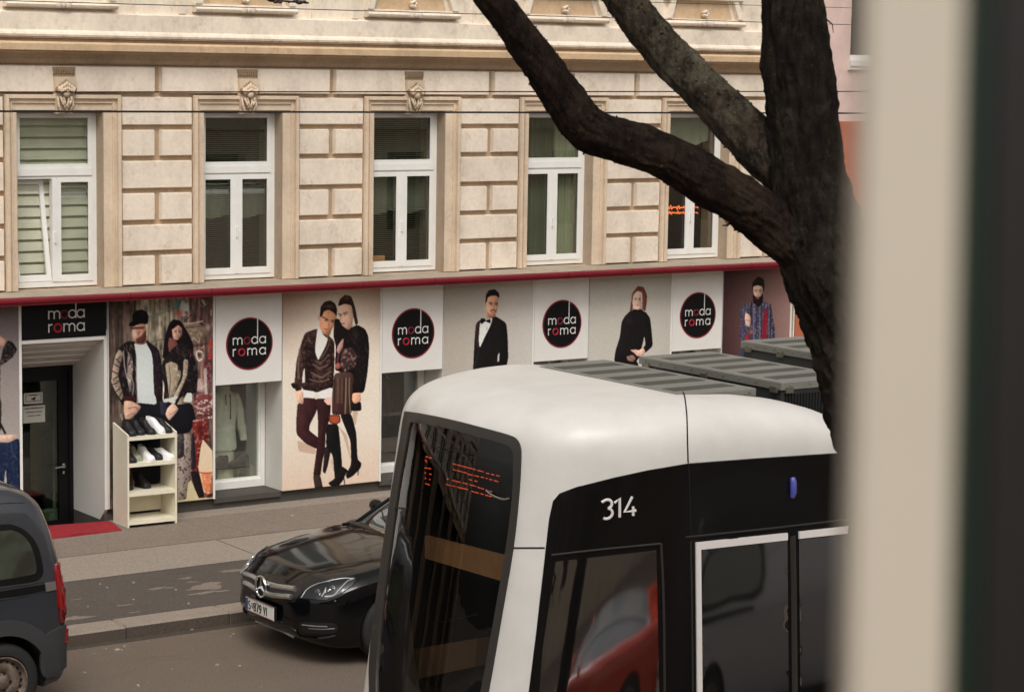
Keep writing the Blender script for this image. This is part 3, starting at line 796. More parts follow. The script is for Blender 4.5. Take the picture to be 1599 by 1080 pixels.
def notice(px0, px1, py0, py1, label, kindn):
    A = onY(px0, py1, DY+0.03); B = onY(px1, py0, DY+0.03)
    x0, x1, z0, z1 = A[0], B[0], A[2], B[2]; yy = DY+0.034
    t = thing('notice', (x0, yy, z0), label, 'notice', 'paper notices on the shop door')
    MB().box(x0, x1, yy, yy+0.003, z0, z1).build('sheet', m_paper, t)
    k = MB(); yf = yy-0.0025
    if kindn == 0:
        w = 0.006
        xa, xb, za, zb_ = x0+0.02, x1-0.015, z0+0.025, z1-0.02
        ring(k, xa, xb, za, zb_, w, w, w, w, yf, yf+0.002)
        cx_, cz_ = (xa+xb)/2, (za+zb_)/2-0.01
        k.extr_y([(cx_-0.035, cz_), (cx_+0.03, cz_+0.025), (cx_+0.015, cz_-0.02)], yf, yf+0.002)
        k.box(cx_-0.05, cx_+0.05, yf, yf+0.002, cz_+0.038, cz_+0.046)
    else:
        rn = random.Random(4)
        for r_, (fr, hh) in enumerate(((0.92, 0.016), (0.8, 0.012), (0.66, 0.011), (0, 0), (0.4, 0.010))):
            if not hh: continue
            zz = z1-0.035-0.042*r_; xx = (x0+x1)/2-(x1-x0)*fr*0.46; e_ = (x0+x1)/2+(x1-x0)*fr*0.46
            while xx < e_:
                w = 0.006+0.012*rn.random(); k.box(xx, min(xx+w, e_), yf, yf+0.002, zz, zz+hh); xx += w+0.006
    k.build('print', m_ink, t)
notice(38, 67, 612, 631, 'upper paper notice with a framed symbol on the shop door glass', 0)
notice(37, 71, 632, 661, 'lower paper notice with lines of small print on the shop door glass', 1)
# red mat
q = [onZ(x, y, 0.128) for x, y in ((60, 822), (172, 813.5), (191, 827), (60, 843))]
b = MB(); n_ = 14; G = []
for i in range(n_+1):
    row = []
    for j in range(n_+1):
        u, v = i/n_, j/n_
        p = (1-v)*((1-u)*q[0]+u*q[1])+v*((1-u)*q[3]+u*q[2])
        row.append((p[0], p[1], 0.134+0.006*math.sin(u*9)*math.sin(v*5)+(0.012 if (j == n_ and 5 < i < 8) else 0)))
    G.append(row)
b.grid(G); G2 = [[(x, y, 0.124) for x, y, z in r_] for r_ in (G[0], )]
b.grid([[ (p[0], p[1], 0.1205) for p in [r_[-1] for r_ in G]], [r_[-1] for r_ in G]])
b.grid([[ (p[0], p[1], 0.1205) for p in G[-1]], G[-1]])
single(b, 'door_mat', pm('red_mat', L(152, 26, 36, 0.95), 0.95, 0, 0.2, 9, 0.6, 260), (10.6, 23.3, 0.12), 'bright red mat on the pavement before the shop door', 'door mat')

# ================================================================ LETTERING BY STROKES
def arc(cx, cy, r, a0, a1, n=14): return [(cx+r*math.cos(rad(a0+(a1-a0)*i/n)), cy+r*math.sin(rad(a0+(a1-a0)*i/n))) for i in range(n+1)]
def glyph(ch, stem=None):
    """strokes on x-height 1; returns (advance, strokes)"""
    if ch == 'm': return 1.62, [[(0.1, 0), (0.1, 1)], [(0.1, 0)][:0]+[(0.1, 0.55)]+arc(0.44, 0.6, 0.33, 170, 0, 10)+[(0.77, 0)], [(0.77, 0.55)]+arc(1.12, 0.6, 0.33, 170, 0, 10)+[(1.45, 0)]]
    if ch == 'o': return 1.14, [arc(0.55, 0.5, 0.46, 0, 360, 26)]
    if ch == 'd': return 1.16, [arc(0.52, 0.5, 0.45, 0, 360, 26), [(0.97, 0), (0.97, stem or 1.9)]]
    if ch == 'a': return 1.14, [arc(0.52, 0.5, 0.45, 0, 360, 26), [(0.97, 0), (0.97, 1)]]
    if ch == 'r': return 0.62, [[(0.1, 0), (0.1, 1)], [(0.1, 0.5)]+arc(0.42, 0.62, 0.31, 165, 70, 6)]
m_ltr = pm('letter_white', L(222, 220, 216, 1.05), 0.4, 0, 0)
m_ltr_r = pm('letter_red', L(170, 24, 44, 1.0), 0.4, 0, 0)
m_ltr_d = pm('letter_darkred', L(128, 18, 40, 1.0), 0.4, 0, 0)
m_ringr = pm('ring_red', L(130, 22, 44, 1.0), 0.4, 0, 0)
def words(parent, cx, cz, y, xh, stem):
    """two lines: moda / roma"""
    W, R_, D_ = MB(), MB(), MB(); rr = xh*0.075
    for word, z0 in (('moda', cz+0.0), ('roma', cz-xh*1.55)):
        adv = sum(glyph(c_)[0] for c_ in word); gap = (0.445/xh-adv)/3
        x = cx-0.2225
        for c_ in word:
            ad, st = glyph(c_, stem)
            t = MB(); mt_ = m_ltr_r if (c_ == 'o' and word == 'roma') else (m_ltr_d if c_ == 'o' else m_ltr)
            for s_ in st:
                t.tube([(x+p[0]*xh, y, z0+p[1]*xh) for p in s_], rr*(1.45 if mt_ is m_ltr_r else 1), 6, 0.6)
            t.build('letter', mt_, parent)
            x += (ad+gap)*xh
names = ['white shop sign with round black logo between graffiti poster and leather couple poster',
         'white shop sign with round black logo between leather couple poster and bow tie poster',
         'white shop sign with round black logo between bow tie poster and woman poster',
         'white shop sign with round black logo beside the bearded man poster']
for i, (a, c) in enumerate(BAYS):
    t = thing('shop_sign', ((a+c)/2, FY, 1.58), names[i], 'shop sign', 'logo signs over the shop windows')
    MB().slab(a+0.004, c-0.004, FY-0.012, FY+0.10, 1.58, 2.655, 0.003).build('panel', m_wpanel, t)
    cx, cz = (a+c)/2+0.005, 2.045
    dk = MB(); dk.lathe((cx, FY-0.0125, cz), (0, -1, 0), [(0.29, 0), (0.29, 0.004), (0, 0.004)], 64); dk.build('disc', m_blackp, t)
    rg = MB(); rg.lathe((cx, FY-0.0125, cz), (0, -1, 0), [(0.307, 0), (0.305, 0.006), (0.291, 0.006), (0.289, 0)], 64); rg.build('ring', m_ringr, t)
    words(t, cx, cz-0.005, FY-0.018, 0.085, 3.45)
t = thing('shop_sign', (10.39, FY, 2.24), 'black rectangular shop sign above the recessed door', 'shop sign')
MB().slab(a := DOORB[0]-0.02, DOORB[1]+0.0, FY-0.02, FY+0.02, 2.237, 2.655, 0.003).build('panel', m_blackp, t)
words(t, 10.405, 2.455, FY-0.024, 0.095, 1.9)

# ================================================================ PRINTED POSTERS (painted into vertex colours)
def vnoise(h, w, ch, cw, rs):
    gh, gw = int(h/ch)+3, int(w/cw)+3
    g = rs.rand(gh, gw); yy = np.arange(h)/ch; xx = np.arange(w)/cw
    y0 = yy.astype(int); x0 = xx.astype(int); fy = (yy-y0)[:, None]; fx = (xx-x0)[None, :]
    fy = fy*fy*(3-2*fy); fx = fx*fx*(3-2*fx)
    return (g[y0][:, x0]*(1-fy)*(1-fx)+g[y0+1][:, x0]*fy*(1-fx)+g[y0][:, x0+1]*(1-fy)*fx+g[y0+1][:, x0+1]*fy*fx)-0.5
class Paint:
    def __init__(s, x0, x1, z0, z1, seed, step=0.0038):
        s.x0, s.x1, s.z0, s.z1 = x0, x1, z0, z1
        s.w = int((x1-x0)/step/2)*2; s.h = int((z1-z0)/step/2)*2
        xs = x0+(np.arange(s.w)+0.5)*(x1-x0)/s.w; zs = z1-(np.arange(s.h)+0.5)*(z1-z0)/s.h
        X, Z = np.meshgrid(xs, zs)
        P = np.stack([X, np.full_like(X, FY-0.01), Z], -1)
        s.PX, s.PY = proj_arr(P)
        s.U = (X-x0)/(x1-x0); s.V = (z1-Z)/(z1-z0)
        s.img = np.zeros((s.h, s.w, 3)); s.rs = np.random.RandomState(seed); s.T = (0, 0, 1)
    def c(s, col_): return np.array(col_, float)/255
    def blend(s, m, col_, alpha=1.0):
        m = (m*alpha)[..., None]; s.img = s.img*(1-m)+(s.c(col_) if not isinstance(col_, np.ndarray) else col_)*m
    def tp(s, pts): ox, oy, k = s.T; return np.array([(ox+p[0]/k, oy+p[1]/k) for p in pts])
    def mask(s, pts, smooth=True):
        Q = s.tp(pts)
        if smooth:
            for _ in range(2): Q = np.stack([Q*0.87+np.roll(Q, -1, 0)*0.13, Q*0.13+np.roll(Q, -1, 0)*0.87], 1).reshape(-1, 2)
        m = np.zeros((s.h, s.w), bool); X, Y = s.PX, s.PY
        j = len(Q)-1
        for i in range(len(Q)):
            xi, yi = Q[i]; xj, yj = Q[j]
            if yi != yj:
                m ^= ((yi > Y) != (yj > Y)) & (X < (xj-xi)*(Y-yi)/(yj-yi)+xi)
            j = i
        return m.astype(float)
    def poly(s, pts, col_, alpha=1.0, smooth=True, tex=0, hi=None, cell=(6, 6), relief=True):
        m = s.mask(pts, smooth)
        if smooth and relief and min(col_) < 170 and m.any():
            area = m.sum(); r_ = int(max(2, min(16, 0.16*math.sqrt(area)))); B_ = s.blur(m, r_)
            sh = np.clip(B_*1.5-0.55, -0.3, 1)*0.14+0.90+(np.roll(B_, -r_//2, 1)-np.roll(B_, r_//2, 1))*0.34+(np.roll(B_, -r_//2, 0)-np.roll(B_, r_//2, 0))*0.3
            n_ = 0.10*vnoise(s.h, s.w, 7, 5, s.rs)+0.08*vnoise(s.h, s.w, 3, 3, s.rs)
            cc = s.c(col_)[None, None, :]*np.clip(sh+n_, 0.35, 1.5)[..., None]+np.clip(sh-1.0, 0, 1)[..., None]*0.10
            s.blend(m, cc, alpha)
        else: s.blend(m, col_, alpha)
        if tex:
            n = vnoise(s.h, s.w, cell[0], cell[1], s.rs)+0.6*vnoise(s.h, s.w, cell[0]/2, cell[1]/2, s.rs)
            f = np.clip(n*3.6-0.45, 0, 1)*min(1, tex*1.5)
            s.blend(m*f, hi or (150, 130, 118))
    def blur(s, a, r):
        for ax in (0, 1, 0, 1):
            p = np.concatenate([np.repeat(a.take([0], ax), r+1, ax), a, np.repeat(a.take([-1], ax), r, ax)], ax); c = p.cumsum(ax)
            n = a.shape[ax]; a = (c.take(range(2*r+1, 2*r+1+n), ax)-c.take(range(0, n), ax))/(2*r+1)
        return a
    def stroke(s, pts, w, col_, alpha=1.0, smooth=True):
        Q = s.tp(pts); Q = np.array(catmull(Q, 5)) if smooth and len(pts) > 2 else Q
        w = w/s.T[2]; bx0, bx1, by0, by1 = Q[:, 0].min()-w-1, Q[:, 0].max()+w+1, Q[:, 1].min()-w-1, Q[:, 1].max()+w+1
        inb = (s.PX > bx0) & (s.PX < bx1) & (s.PY > by0) & (s.PY < by1)
        if not inb.any(): return
        rr_ = np.where(inb.any(1))[0]; cc_ = np.where(inb.any(0))[0]; sl_ = (slice(rr_[0], rr_[-1]+1), slice(cc_[0], cc_[-1]+1))
        PX, PY = s.PX[sl_], s.PY[sl_]; d = np.full(PX.shape, 1e9)
        for i in range(len(Q)-1):
            a, b_ = Q[i], Q[i+1]; ab = b_-a; L2 = max(ab@ab, 1e-9)
            t = np.clip(((PX-a[0])*ab[0]+(PY-a[1])*ab[1])/L2, 0, 1)
            d = np.minimum(d, np.hypot(PX-a[0]-t*ab[0], PY-a[1]-t*ab[1]))
        m_ = (np.clip(w/2-d+0.5, 0, 1)*alpha)[..., None]; s.img[sl_] = s.img[sl_]*(1-m_)+s.c(col_)*m_
    def glints(s, pts, n, col_, w=5, ln=26, ang=-60, spread=35, alpha=0.7):
        """short bright folds inside an outline, as on creased leather"""
        xs = [p[0] for p in pts]; ys = [p[1] for p in pts]; k = 0; t = 0
        while k < n and t < 60*n:
            t += 1; x = s.rs.uniform(min(xs), max(xs)); y = s.rs.uniform(min(ys), max(ys))
            if not inpoly(pts, x, y): continue
            a = rad(ang+s.rs.uniform(-spread, spread)); l_ = ln*s.rs.uniform(0.4, 1.2); q = s.rs.uniform(-0.3, 0.3)
            P_ = [(x-l_*math.cos(a), y-l_*math.sin(a)), (x+q*l_*math.sin(a), y-q*l_*math.cos(a)), (x+l_*math.cos(a), y+l_*math.sin(a))]
            P_ = [p for p in P_ if inpoly(pts, *p)]
            if len(P_) < 2: continue
            s.stroke(P_, w*s.rs.uniform(0.5, 1.3), tuple(c*s.rs.uniform(0.6, 1.1) for c in col_), alpha*s.rs.uniform(0.5, 1)); k += 1
    def blob(s, cx, cy, rx, ry, col_, alpha=1.0):
        q = s.tp([(cx, cy)])[0]; rx /= s.T[2]; ry /= s.T[2]
        s.blend(np.exp(-(((s.PX-q[0])/rx)**2+((s.PY-q[1])/ry)**2)), col_, alpha)
    def face(s, cx, cy, w, h, col_, look=0.0, beard=None):
        """brows, eyes, nose shadow and mouth of a printed face"""
        dk = tuple(v*0.42 for v in col_)
        for sx in (-1, 1):
            x = cx+sx*0.22*w+look*w
            s.stroke([(x-0.12*w, cy-0.13*h), (x+0.12*w, cy-0.14*h)], 0.05*h, dk, 0.85)
            s.blob(x, cy-0.05*h, 0.09*w, 0.045*h, tuple(v*0.25 for v in col_), 0.85)
        s.stroke([(cx+look*w+0.03*w, cy-0.05*h), (cx+look*w+0.07*w, cy+0.13*h)], 0.05*w, dk, 0.35)
        s.blob(cx+look*w, cy+0.15*h, 0.09*w, 0.03*h, dk, 0.5)
        s.stroke([(cx+look*w-0.13*w, cy+0.27*h), (cx+look*w+0.13*w, cy+0.27*h)], 0.05*h, (150, 70, 66), 0.8)
        s.blob(cx-0.25*w, cy, 0.2*w, 0.35*h, (245, 215, 195), 0.35)
        s.blob(cx+0.35*w, cy+0.1*h, 0.16*w, 0.4*h, dk, 0.4)
    def done(s, name, label, cells=2):
        s.img = np.clip(s.img*(1+0.03*vnoise(s.h, s.w, 5, 4, s.rs)[..., None])+0.03*vnoise(s.h, s.w, 3, 3, s.rs)[..., None], 0, 1); s.img = np.clip((s.img-0.035)/0.965, 0, 1)
        im = s.img.reshape(s.h//2, 2, s.w//2, 2, 3).mean((1, 3))
        H_, W_ = im.shape[:2]
        xs = np.linspace(s.x0, s.x1, W_); zs = np.linspace(s.z1, s.z0, H_)
        org = Vector(((s.x0+s.x1)/2, FY-0.01, s.z0))
        X, Z = np.meshgrid(xs-org.x, zs-org.z)
        co = np.stack([X, np.zeros_like(X), Z], -1).reshape(-1, 3)
        idx = np.arange(H_*W_).reshape(H_, W_)
        fc = np.stack([idx[:-1, :-1], idx[1:, :-1], idx[1:, 1:], idx[:-1, 1:]], -1).reshape(-1, 4)
        # a thin rim round the sheet so that it is a board, not a plane
        rim = np.concatenate([idx[0, :], idx[1:, -1], idx[-1, -2::-1], idx[-2:0:-1, 0]])
        back = co[rim]+np.array([0, 0.009, 0]); nb_ = len(co); co = np.concatenate([co, back])
        k = np.arange(len(rim)); k2 = (k+1) % len(rim)
        fc = np.concatenate([fc, np.stack([rim[k], rim[k2], nb_+k2, nb_+k], -1)])
        me = bpy.data.meshes.new(name)
        me.vertices.add(len(co)); me.vertices.foreach_set('co', co.ravel())
        me.loops.add(fc.size); me.loops.foreach_set('vertex_index', fc.ravel().astype(np.int32))
        me.polygons.add(len(fc)); me.polygons.foreach_set('loop_start', (np.arange(len(fc))*4).astype(np.int32))
        me.update(calc_edges=True); me.validate()
        c_ = im.reshape(-1, 3); c_ = np.concatenate([c_, np.full((len(back), 3), 0.75)])
        l_ = np.where(c_ <= 0.04045, c_/12.92, ((c_+0.055)/1.055)**2.4)*1.14
        at = me.color_attributes.new('paint', 'FLOAT_COLOR', 'POINT')
        at.data.foreach_set('color', np.concatenate([l_, np.ones((len(l_), 1))], 1).ravel())
        me.materials.append(M_PRINT)
        o = bpy.data.objects.new(name, me); o.location = org; col.objects.link(o); ORG[o] = org
        return tag(o, label, 'poster')
M_PRINT = vcol('printed_vinyl', 0.5); M_PRINT.node_tree.nodes['Principled BSDF'].inputs['Specular IOR Level'].default_value = 0.2

# --- poster 0: torso and jeans, cut by the left edge
p = Paint(8.55, 9.845, 0.263, 2.654, 1)
g = p.V[..., None]; p.img[:] = p.c((118, 106, 106))*(1-g)+p.c((196, 190, 180))*g
p.img[:] = np.where(g < 0.45, p.img, p.img*0.98)
p.T = (0, 470, 3.48)
p.poly([(-420, 250), (-300, 120), (-150, 110), (-60, 240), (5, 310), (0, 520), (10, 560), (5, 730), (-380, 740), (-400, 500)], (58, 50, 46), tex=0.6, hi=(140, 135, 96))
p.poly([(-40, 130), (0, 190), (38, 215), (22, 252), (-40, 230)], (214, 170, 148))
p.poly([(18, 255), (42, 213), (70, 225), (94, 262), (76, 300), (25, 340), (0, 350), (8, 300)], (34, 28, 30), tex=0.6, hi=(96, 84, 84))
p.stroke([(-20, 620), (28, 716)], 12, (34, 28, 28))
p.poly([(-380, 700), (-300, 728), (0, 728), (85, 722), (100, 740), (48, 768), (-60, 762), (-370, 740)], (222, 190, 168))
p.poly([(-380, 740), (-60, 762), (48, 768), (100, 742), (122, 800), (138, 900), (146, 980), (150, 1130), (60, 1130), (38, 1010), (32, 900), (18, 1020), (-20, 1130), (-400, 1130)], (30, 40, 64), tex=0.35, hi=(70, 84, 110))
p.stroke([(60, 770), (70, 830), (100, 860)], 6, (84, 92, 110), 0.6)
p.done('poster', 'poster of a figure in blue jeans left of the shop door')

# --- poster 1: couple before a graffiti wall
p = Paint(10.915, 12.21, 0.263, 2.654, 2)
n1 = vnoise(p.h, p.w, 90, 7, p.rs)+0.7*vnoise(p.h, p.w, 40, 3.5, p.rs); n2 = vnoise(p.h, p.w, 50, 44, p.rs); n3 = vnoise(p.h, p.w, 14, 12, p.rs)
u = p.U[..., None]
left = p.c((88, 74, 66)); mid = p.c((168, 156, 136)); right = p.c((112, 84, 78))
w1 = np.clip((u-0.2)/0.1, 0, 1); w2 = np.clip((u-0.62)/0.2, 0, 1)
p.img = left*(1-w1)+mid*w1; p.img = p.img*(1-w2)+right*w2
p.img = p.img*(1+0.75*n1[..., None]+0.35*n2[..., None]+0.35*n3[..., None])
A = (170, 460, 6.353); B = (170, 620, 5.14)
p.T = A
for q_ in ([(660, 60), (720, 50), (740, 150), (680, 200)], [(640, 120), (700, 110), (690, 180)]): p.poly(q_, (80, 120, 122), 0.8)
p.poly([(720, 60), (790, 70), (800, 170), (740, 230), (700, 160)], (206, 214, 208), 0.85)
p.blob(705, 180, 34, 34, (206, 96, 84), 0.9); p.blob(770, 180, 14, 14, (40, 40, 44), 0.8); p.blob(768, 75, 12, 10, (40, 60, 64), 0.8)
p.stroke([(400, 220), (520, 190), (640, 120)], 22, (120, 140, 120), 0.7)
p.stroke([(440, 470), (500, 450), (560, 440)], 10, (90, 76, 64), 0.7)
p.blob(370, 140, 22, 40, (70, 84, 100), 0.8)
p.poly([(740, 280), (880, 290), (1000, 330), (960, 430), (860, 500), (780, 470)], (132, 112, 96), 0.9, tex=0.5, hi=(190, 170, 150))
p.stroke([(750, 290), (830, 285), (930, 265)], 16, (214, 196, 180), 0.8); p.stroke([(760, 330), (850, 320), (950, 300)], 8, (60, 44, 40), 0.8)
p.stroke([(760, 260), (820, 200)], 10, (40, 34, 34), 0.9); p.blob(985, 330, 26, 30, (196, 170, 156), 0.8)
p.stroke([(930, 60), (950, 100)], 26, (210, 200, 190), 0.8); p.stroke([(850, 510), (920, 500), (1000, 480)], 10, (40, 30, 28), 0.8)
p.poly([(985, 470), (1050, 430), (1056, 640), (980, 640), (1000, 560)], (150, 48, 40), 0.9, tex=0.4, hi=(200, 120, 100))
p.stroke([(900, 560), (925, 575), (930, 625), (895, 655), (875, 620), (872, 570), (900, 560)], 16, (212, 206, 190), 0.95); p.blob(898, 600, 10, 16, (30, 24, 26), 0.9)
p.poly([(940, 640), (1056, 640), (1056, 860), (1000, 880), (950, 760)], (84, 40, 46), 0.9, tex=0.5, hi=(150, 110, 106))
p.stroke([(960, 740), (960, 900), (985, 1060)], 26, (200, 190, 186), 0.7); p.poly([(880, 830), (940, 840), (950, 960), (870, 960)], (196, 168, 160), 0.8)
p.poly([(860, 1000), (1056, 980), (1056, 1080), (850, 1080)], (112, 38, 42), 0.85, tex=0.5, hi=(200, 150, 140)); p.stroke([(1030, 800), (1030, 1060)], 14, (190, 180, 176), 0.5)
GC = [(206, 198, 186), (58, 42, 40), (150, 62, 52), (96, 122, 122), (196, 166, 146), (120, 96, 84), (70, 52, 60)]
for i_ in range(150):
    x_ = p.rs.uniform(400, 1050) if i_ % 4 else p.rs.uniform(0, 400); y_ = p.rs.uniform(60, 2400); c_ = GC[p.rs.randint(7)]
    if x_ < 620 and c_[0] in (150, 96): continue
    a_ = p.rs.uniform(0, 3.14) if i_ % 2 else 1.57+p.rs.uniform(-.2, .2); l_ = p.rs.uniform(8, 46)
    p.stroke([(x_-l_*math.cos(a_), y_-l_*math.sin(a_)), (x_+p.rs.uniform(-14, 14), y_+p.rs.uniform(-14, 14)), (x_+l_*math.cos(a_), y_+l_*math.sin(a_))], p.rs.uniform(4, 13), c_, p.rs.uniform(0.25, 0.75))
# man
p.poly([(130, 500), (200, 460), (280, 470), (300, 700), (280, 1110), (150, 1110), (60, 960), (28, 880), (38, 720), (72, 580)], (28, 22, 25))
p.poly([(365, 440), (430, 490), (500, 545), (528, 700), (540, 900), (535, 1110), (450, 1110), (440, 650), (400, 540)], (34, 24, 30), tex=0.3, hi=(80, 56, 66))
p.poly([(72, 600), (108, 540), (150, 585), (118, 690), (95, 800), (130, 930), (150, 1010), (128, 1048), (70, 960), (30, 870), (42, 730)], (168, 148, 132))
for a_ in ([(60, 690), (110, 720)], [(45, 760), (105, 790)], [(50, 840), (110, 800)], [(45, 890), (110, 860)], [(80, 640), (120, 680)], [(80, 960), (125, 920)], [(110, 1010), (140, 960)]): p.stroke(a_, 11, (44, 34, 34), 0.85)
p.poly([(196, 560), (240, 640), (246, 740), (215, 990), (186, 830), (190, 660)], (150, 132, 124), 0.9, tex=0.5, hi=(220, 210, 204)); p.stroke([(215, 560), (225, 620), (200, 700)], 18, (40, 32, 36), 0.6)
p.stroke([(150, 560), (160, 700), (185, 830)], 10, (196, 180, 172), 0.8); p.stroke([(225, 800), (250, 900), (240, 990)], 14, (176, 158, 150), 0.7)
p.poly([(255, 480), (310, 500), (372, 478), (425, 570), (440, 660), (446, 860), (462, 1110), (292, 1110), (276, 800), (278, 620)], (206, 211, 208)); p.stroke([(275, 620), (278, 900), (296, 1100)], 16, (160, 130, 128), 0.5)
p.poly([(265, 430), (372, 400), (378, 480), (330, 500), (262, 482)], (150, 104, 88))
p.poly([(236, 320), (300, 290), (366, 300), (380, 380), (350, 450), (300, 475), (262, 455), (236, 400)], (206, 152, 130))
p.poly([(270, 440), (320, 415), (372, 350), (378, 430), (345, 485), (280, 480)], (78, 44, 38), 0.85); p.blob(258, 385, 24, 40, (240, 212, 192), 0.9); p.stroke([(236, 335), (345, 330)], 20, (70, 42, 38), 0.8); p.blob(300, 385, 12, 22, (120, 74, 62), 0.5)
p.poly([(240, 300), (236, 200), (268, 162), (330, 148), (380, 170), (398, 215), (392, 290), (368, 296), (330, 288), (270, 306)], (16, 13, 15), relief=False)
p.poly([(198, 296), (236, 262), (300, 292), (250, 318), (214, 314)], (14, 12, 14), relief=False); p.blob(345, 190, 26, 24, (44, 38, 42), 0.7)
p.glints([(120, 520), (180, 480), (262, 490), (276, 800), (270, 1050), (190, 1050), (140, 900), (120, 700)], 34, (196, 180, 170), 6, 30, 80, 25)
p.glints([(72, 600), (150, 560), (118, 690), (95, 800), (130, 930), (128, 1048), (42, 870), (42, 730)], 22, (52, 42, 40), 6, 26, -20, 25)
p.glints([(430, 500), (500, 560), (528, 700), (535, 1080), (460, 1080), (448, 650)], 16, (110, 92, 98), 5, 34, 85, 20, 0.5)
# woman
p.poly([(592, 300), (640, 245), (710, 258), (750, 320), (800, 400), (840, 500), (835, 640), (700, 600), (620, 620), (534, 640), (548, 470)], (26, 18, 22))
p.poly([(600, 420), (660, 450), (690, 500), (640, 560), (605, 600), (590, 500)], (150, 92, 84), 0.8)
p.poly([(626, 340), (680, 295), (728, 330), (726, 400), (682, 456), (640, 440)], (216, 164, 142)); p.face(680, 378, 96, 140, (216, 164, 142), 0.05)
p.poly([(598, 340), (622, 262), (690, 250), (745, 300), (742, 350), (690, 300), (640, 345)], (28, 18, 22))
p.poly([(545, 640), (640, 530), (720, 475), (800, 510), (858, 620), (886, 800), (876, 960), (800, 1000), (720, 1010), (665, 1110), (538, 1110), (556, 900), (512, 760)], (28, 22, 25), tex=0.3, hi=(96, 80, 80))
p.poly([(560, 690), (620, 662), (700, 700), (722, 790), (650, 990), (600, 1046), (590, 900)], (160, 144, 124), tex=0.5, hi=(206, 192, 172)); p.stroke([(600, 700), (612, 850), (600, 1000)], 7, (70, 56, 50), 0.8)
p.poly([(745, 640), (792, 650), (778, 800), (700, 990), (630, 1110), (640, 1010), (735, 830)], (168, 150, 130), tex=0.4, hi=(210, 196, 176))
p.stroke([(640, 560), (690, 620), (700, 740)], 30, (30, 22, 24), 0.8)
p.glints([(640, 540), (720, 480), (800, 520), (858, 620), (880, 800), (800, 980), (720, 700)], 30, (140, 124, 118), 6, 24, 70, 40, 0.6)
p.glints([(745, 640), (792, 650), (778, 800), (700, 990), (640, 1080), (640, 1010), (735, 830)], 14, (90, 76, 66), 5, 20, 10, 30, 0.6); p.glints([(600, 300), (740, 300), (810, 420), (820, 560), (740, 480)], 16, (80, 62, 62), 4, 30, 75, 15, 0.6)
p.poly([(535, 1038), (620, 1020), (670, 1060), (630, 1100), (560, 1070)], (206, 206, 198)); p.poly([(735, 1062), (775, 972), (826, 975), (826, 1066)], (206, 208, 198))
p.T = B
p.poly([(230, 40), (400, 62), (430, 18), (545, 60), (668, 44), (705, 190), (640, 290), (500, 300), (420, 700), (200, 700), (150, 290), (100, 200)], (24, 24, 30)); p.poly([(410, 30), (470, 30), (460, 140), (420, 150)], (52, 50, 66), 0.9)
p.poly([(230, -20), (375, -20), (388, 58), (250, 46)], (204, 208, 206))
p.poly([(110, -10), (200, -10), (220, 44), (130, 34)], (60, 30, 30)); p.poly([(128, 26), (190, 32), (264, 72), (242, 112), (182, 172), (138, 184), (122, 100)], (208, 168, 144)); p.stroke([(160, 90), (220, 80), (240, 110)], 8, (110, 70, 60), 0.7); p.stroke([(150, 150), (190, 130), (225, 130)], 8, (140, 96, 84), 0.6)
p.poly([(440, 20), (540, -10), (560, 0), (520, 34), (440, 42)], (206, 204, 196)); p.poly([(520, 40), (560, 90), (548, 116), (486, 190), (455, 140), (470, 90)], (216, 182, 160)); p.stroke([(490, 140), (552, 106)], 8, (150, 100, 90), 0.6)
p.poly([(598, 290), (662, 300), (655, 600), (640, 720), (620, 815), (555, 820), (552, 500)], (160, 146, 136), tex=0.8, hi=(60, 44, 44), cell=(5, 5))
p.poly([(552, 300), (604, 290), (608, 470), (552, 500)], (54, 50, 54), tex=0.3)
p.poly([(668, 186), (790, 168), (802, 330), (742, 400), (724, 600), (668, 620), (690, 400)], (116, 38, 34), tex=0.45, hi=(190, 150, 140)); p.blob(736, 270, 22, 50, (60, 30, 30), 0.8); p.stroke([(680, 190), (790, 168)], 12, (206, 170, 160), 0.8)
p.poly([(690, -20), (835, -20), (835, 180), (690, 180)], (112, 60, 58), 0.75, tex=0.7, hi=(206, 190, 186)); p.stroke([(690, 70), (740, 90), (820, 70)], 12, (196, 170, 164), 0.8); p.stroke([(660, 150), (820, 140)], 8, (40, 24, 26), 0.8)
p.poly([(668, 280), (690, 300), (700, 560), (660, 590), (664, 400)], (36, 34, 44), 0.9)
p.poly([(652, 590), (722, 590), (772, 806), (724, 806), (690, 740)], (36, 26, 28))
p.poly([(755, 335), (832, 430), (836, 620), (800, 770), (764, 760), (718, 560), (738, 400)], (222, 198, 168), smooth=False); p.poly([(742, 596), (834, 606), (834, 770), (788, 792), (752, 700)], (206, 112, 74), 0.85, tex=0.5, hi=(232, 190, 150)); p.stroke([(724, 600), (780, 605), (830, 600)], 8, (170, 60, 46), 0.9)
p.poly([(636, 690), (660, 660), (722, 806), (838, 800), (838, 860), (552, 870), (552, 826), (622, 815)], (204, 190, 152), smooth=False)
p.poly([(790, 780), (834, 762), (836, 796), (790, 806)], (60, 34, 34))
p.done('poster', 'poster of a man in a cap and a long-haired woman before a graffiti wall')

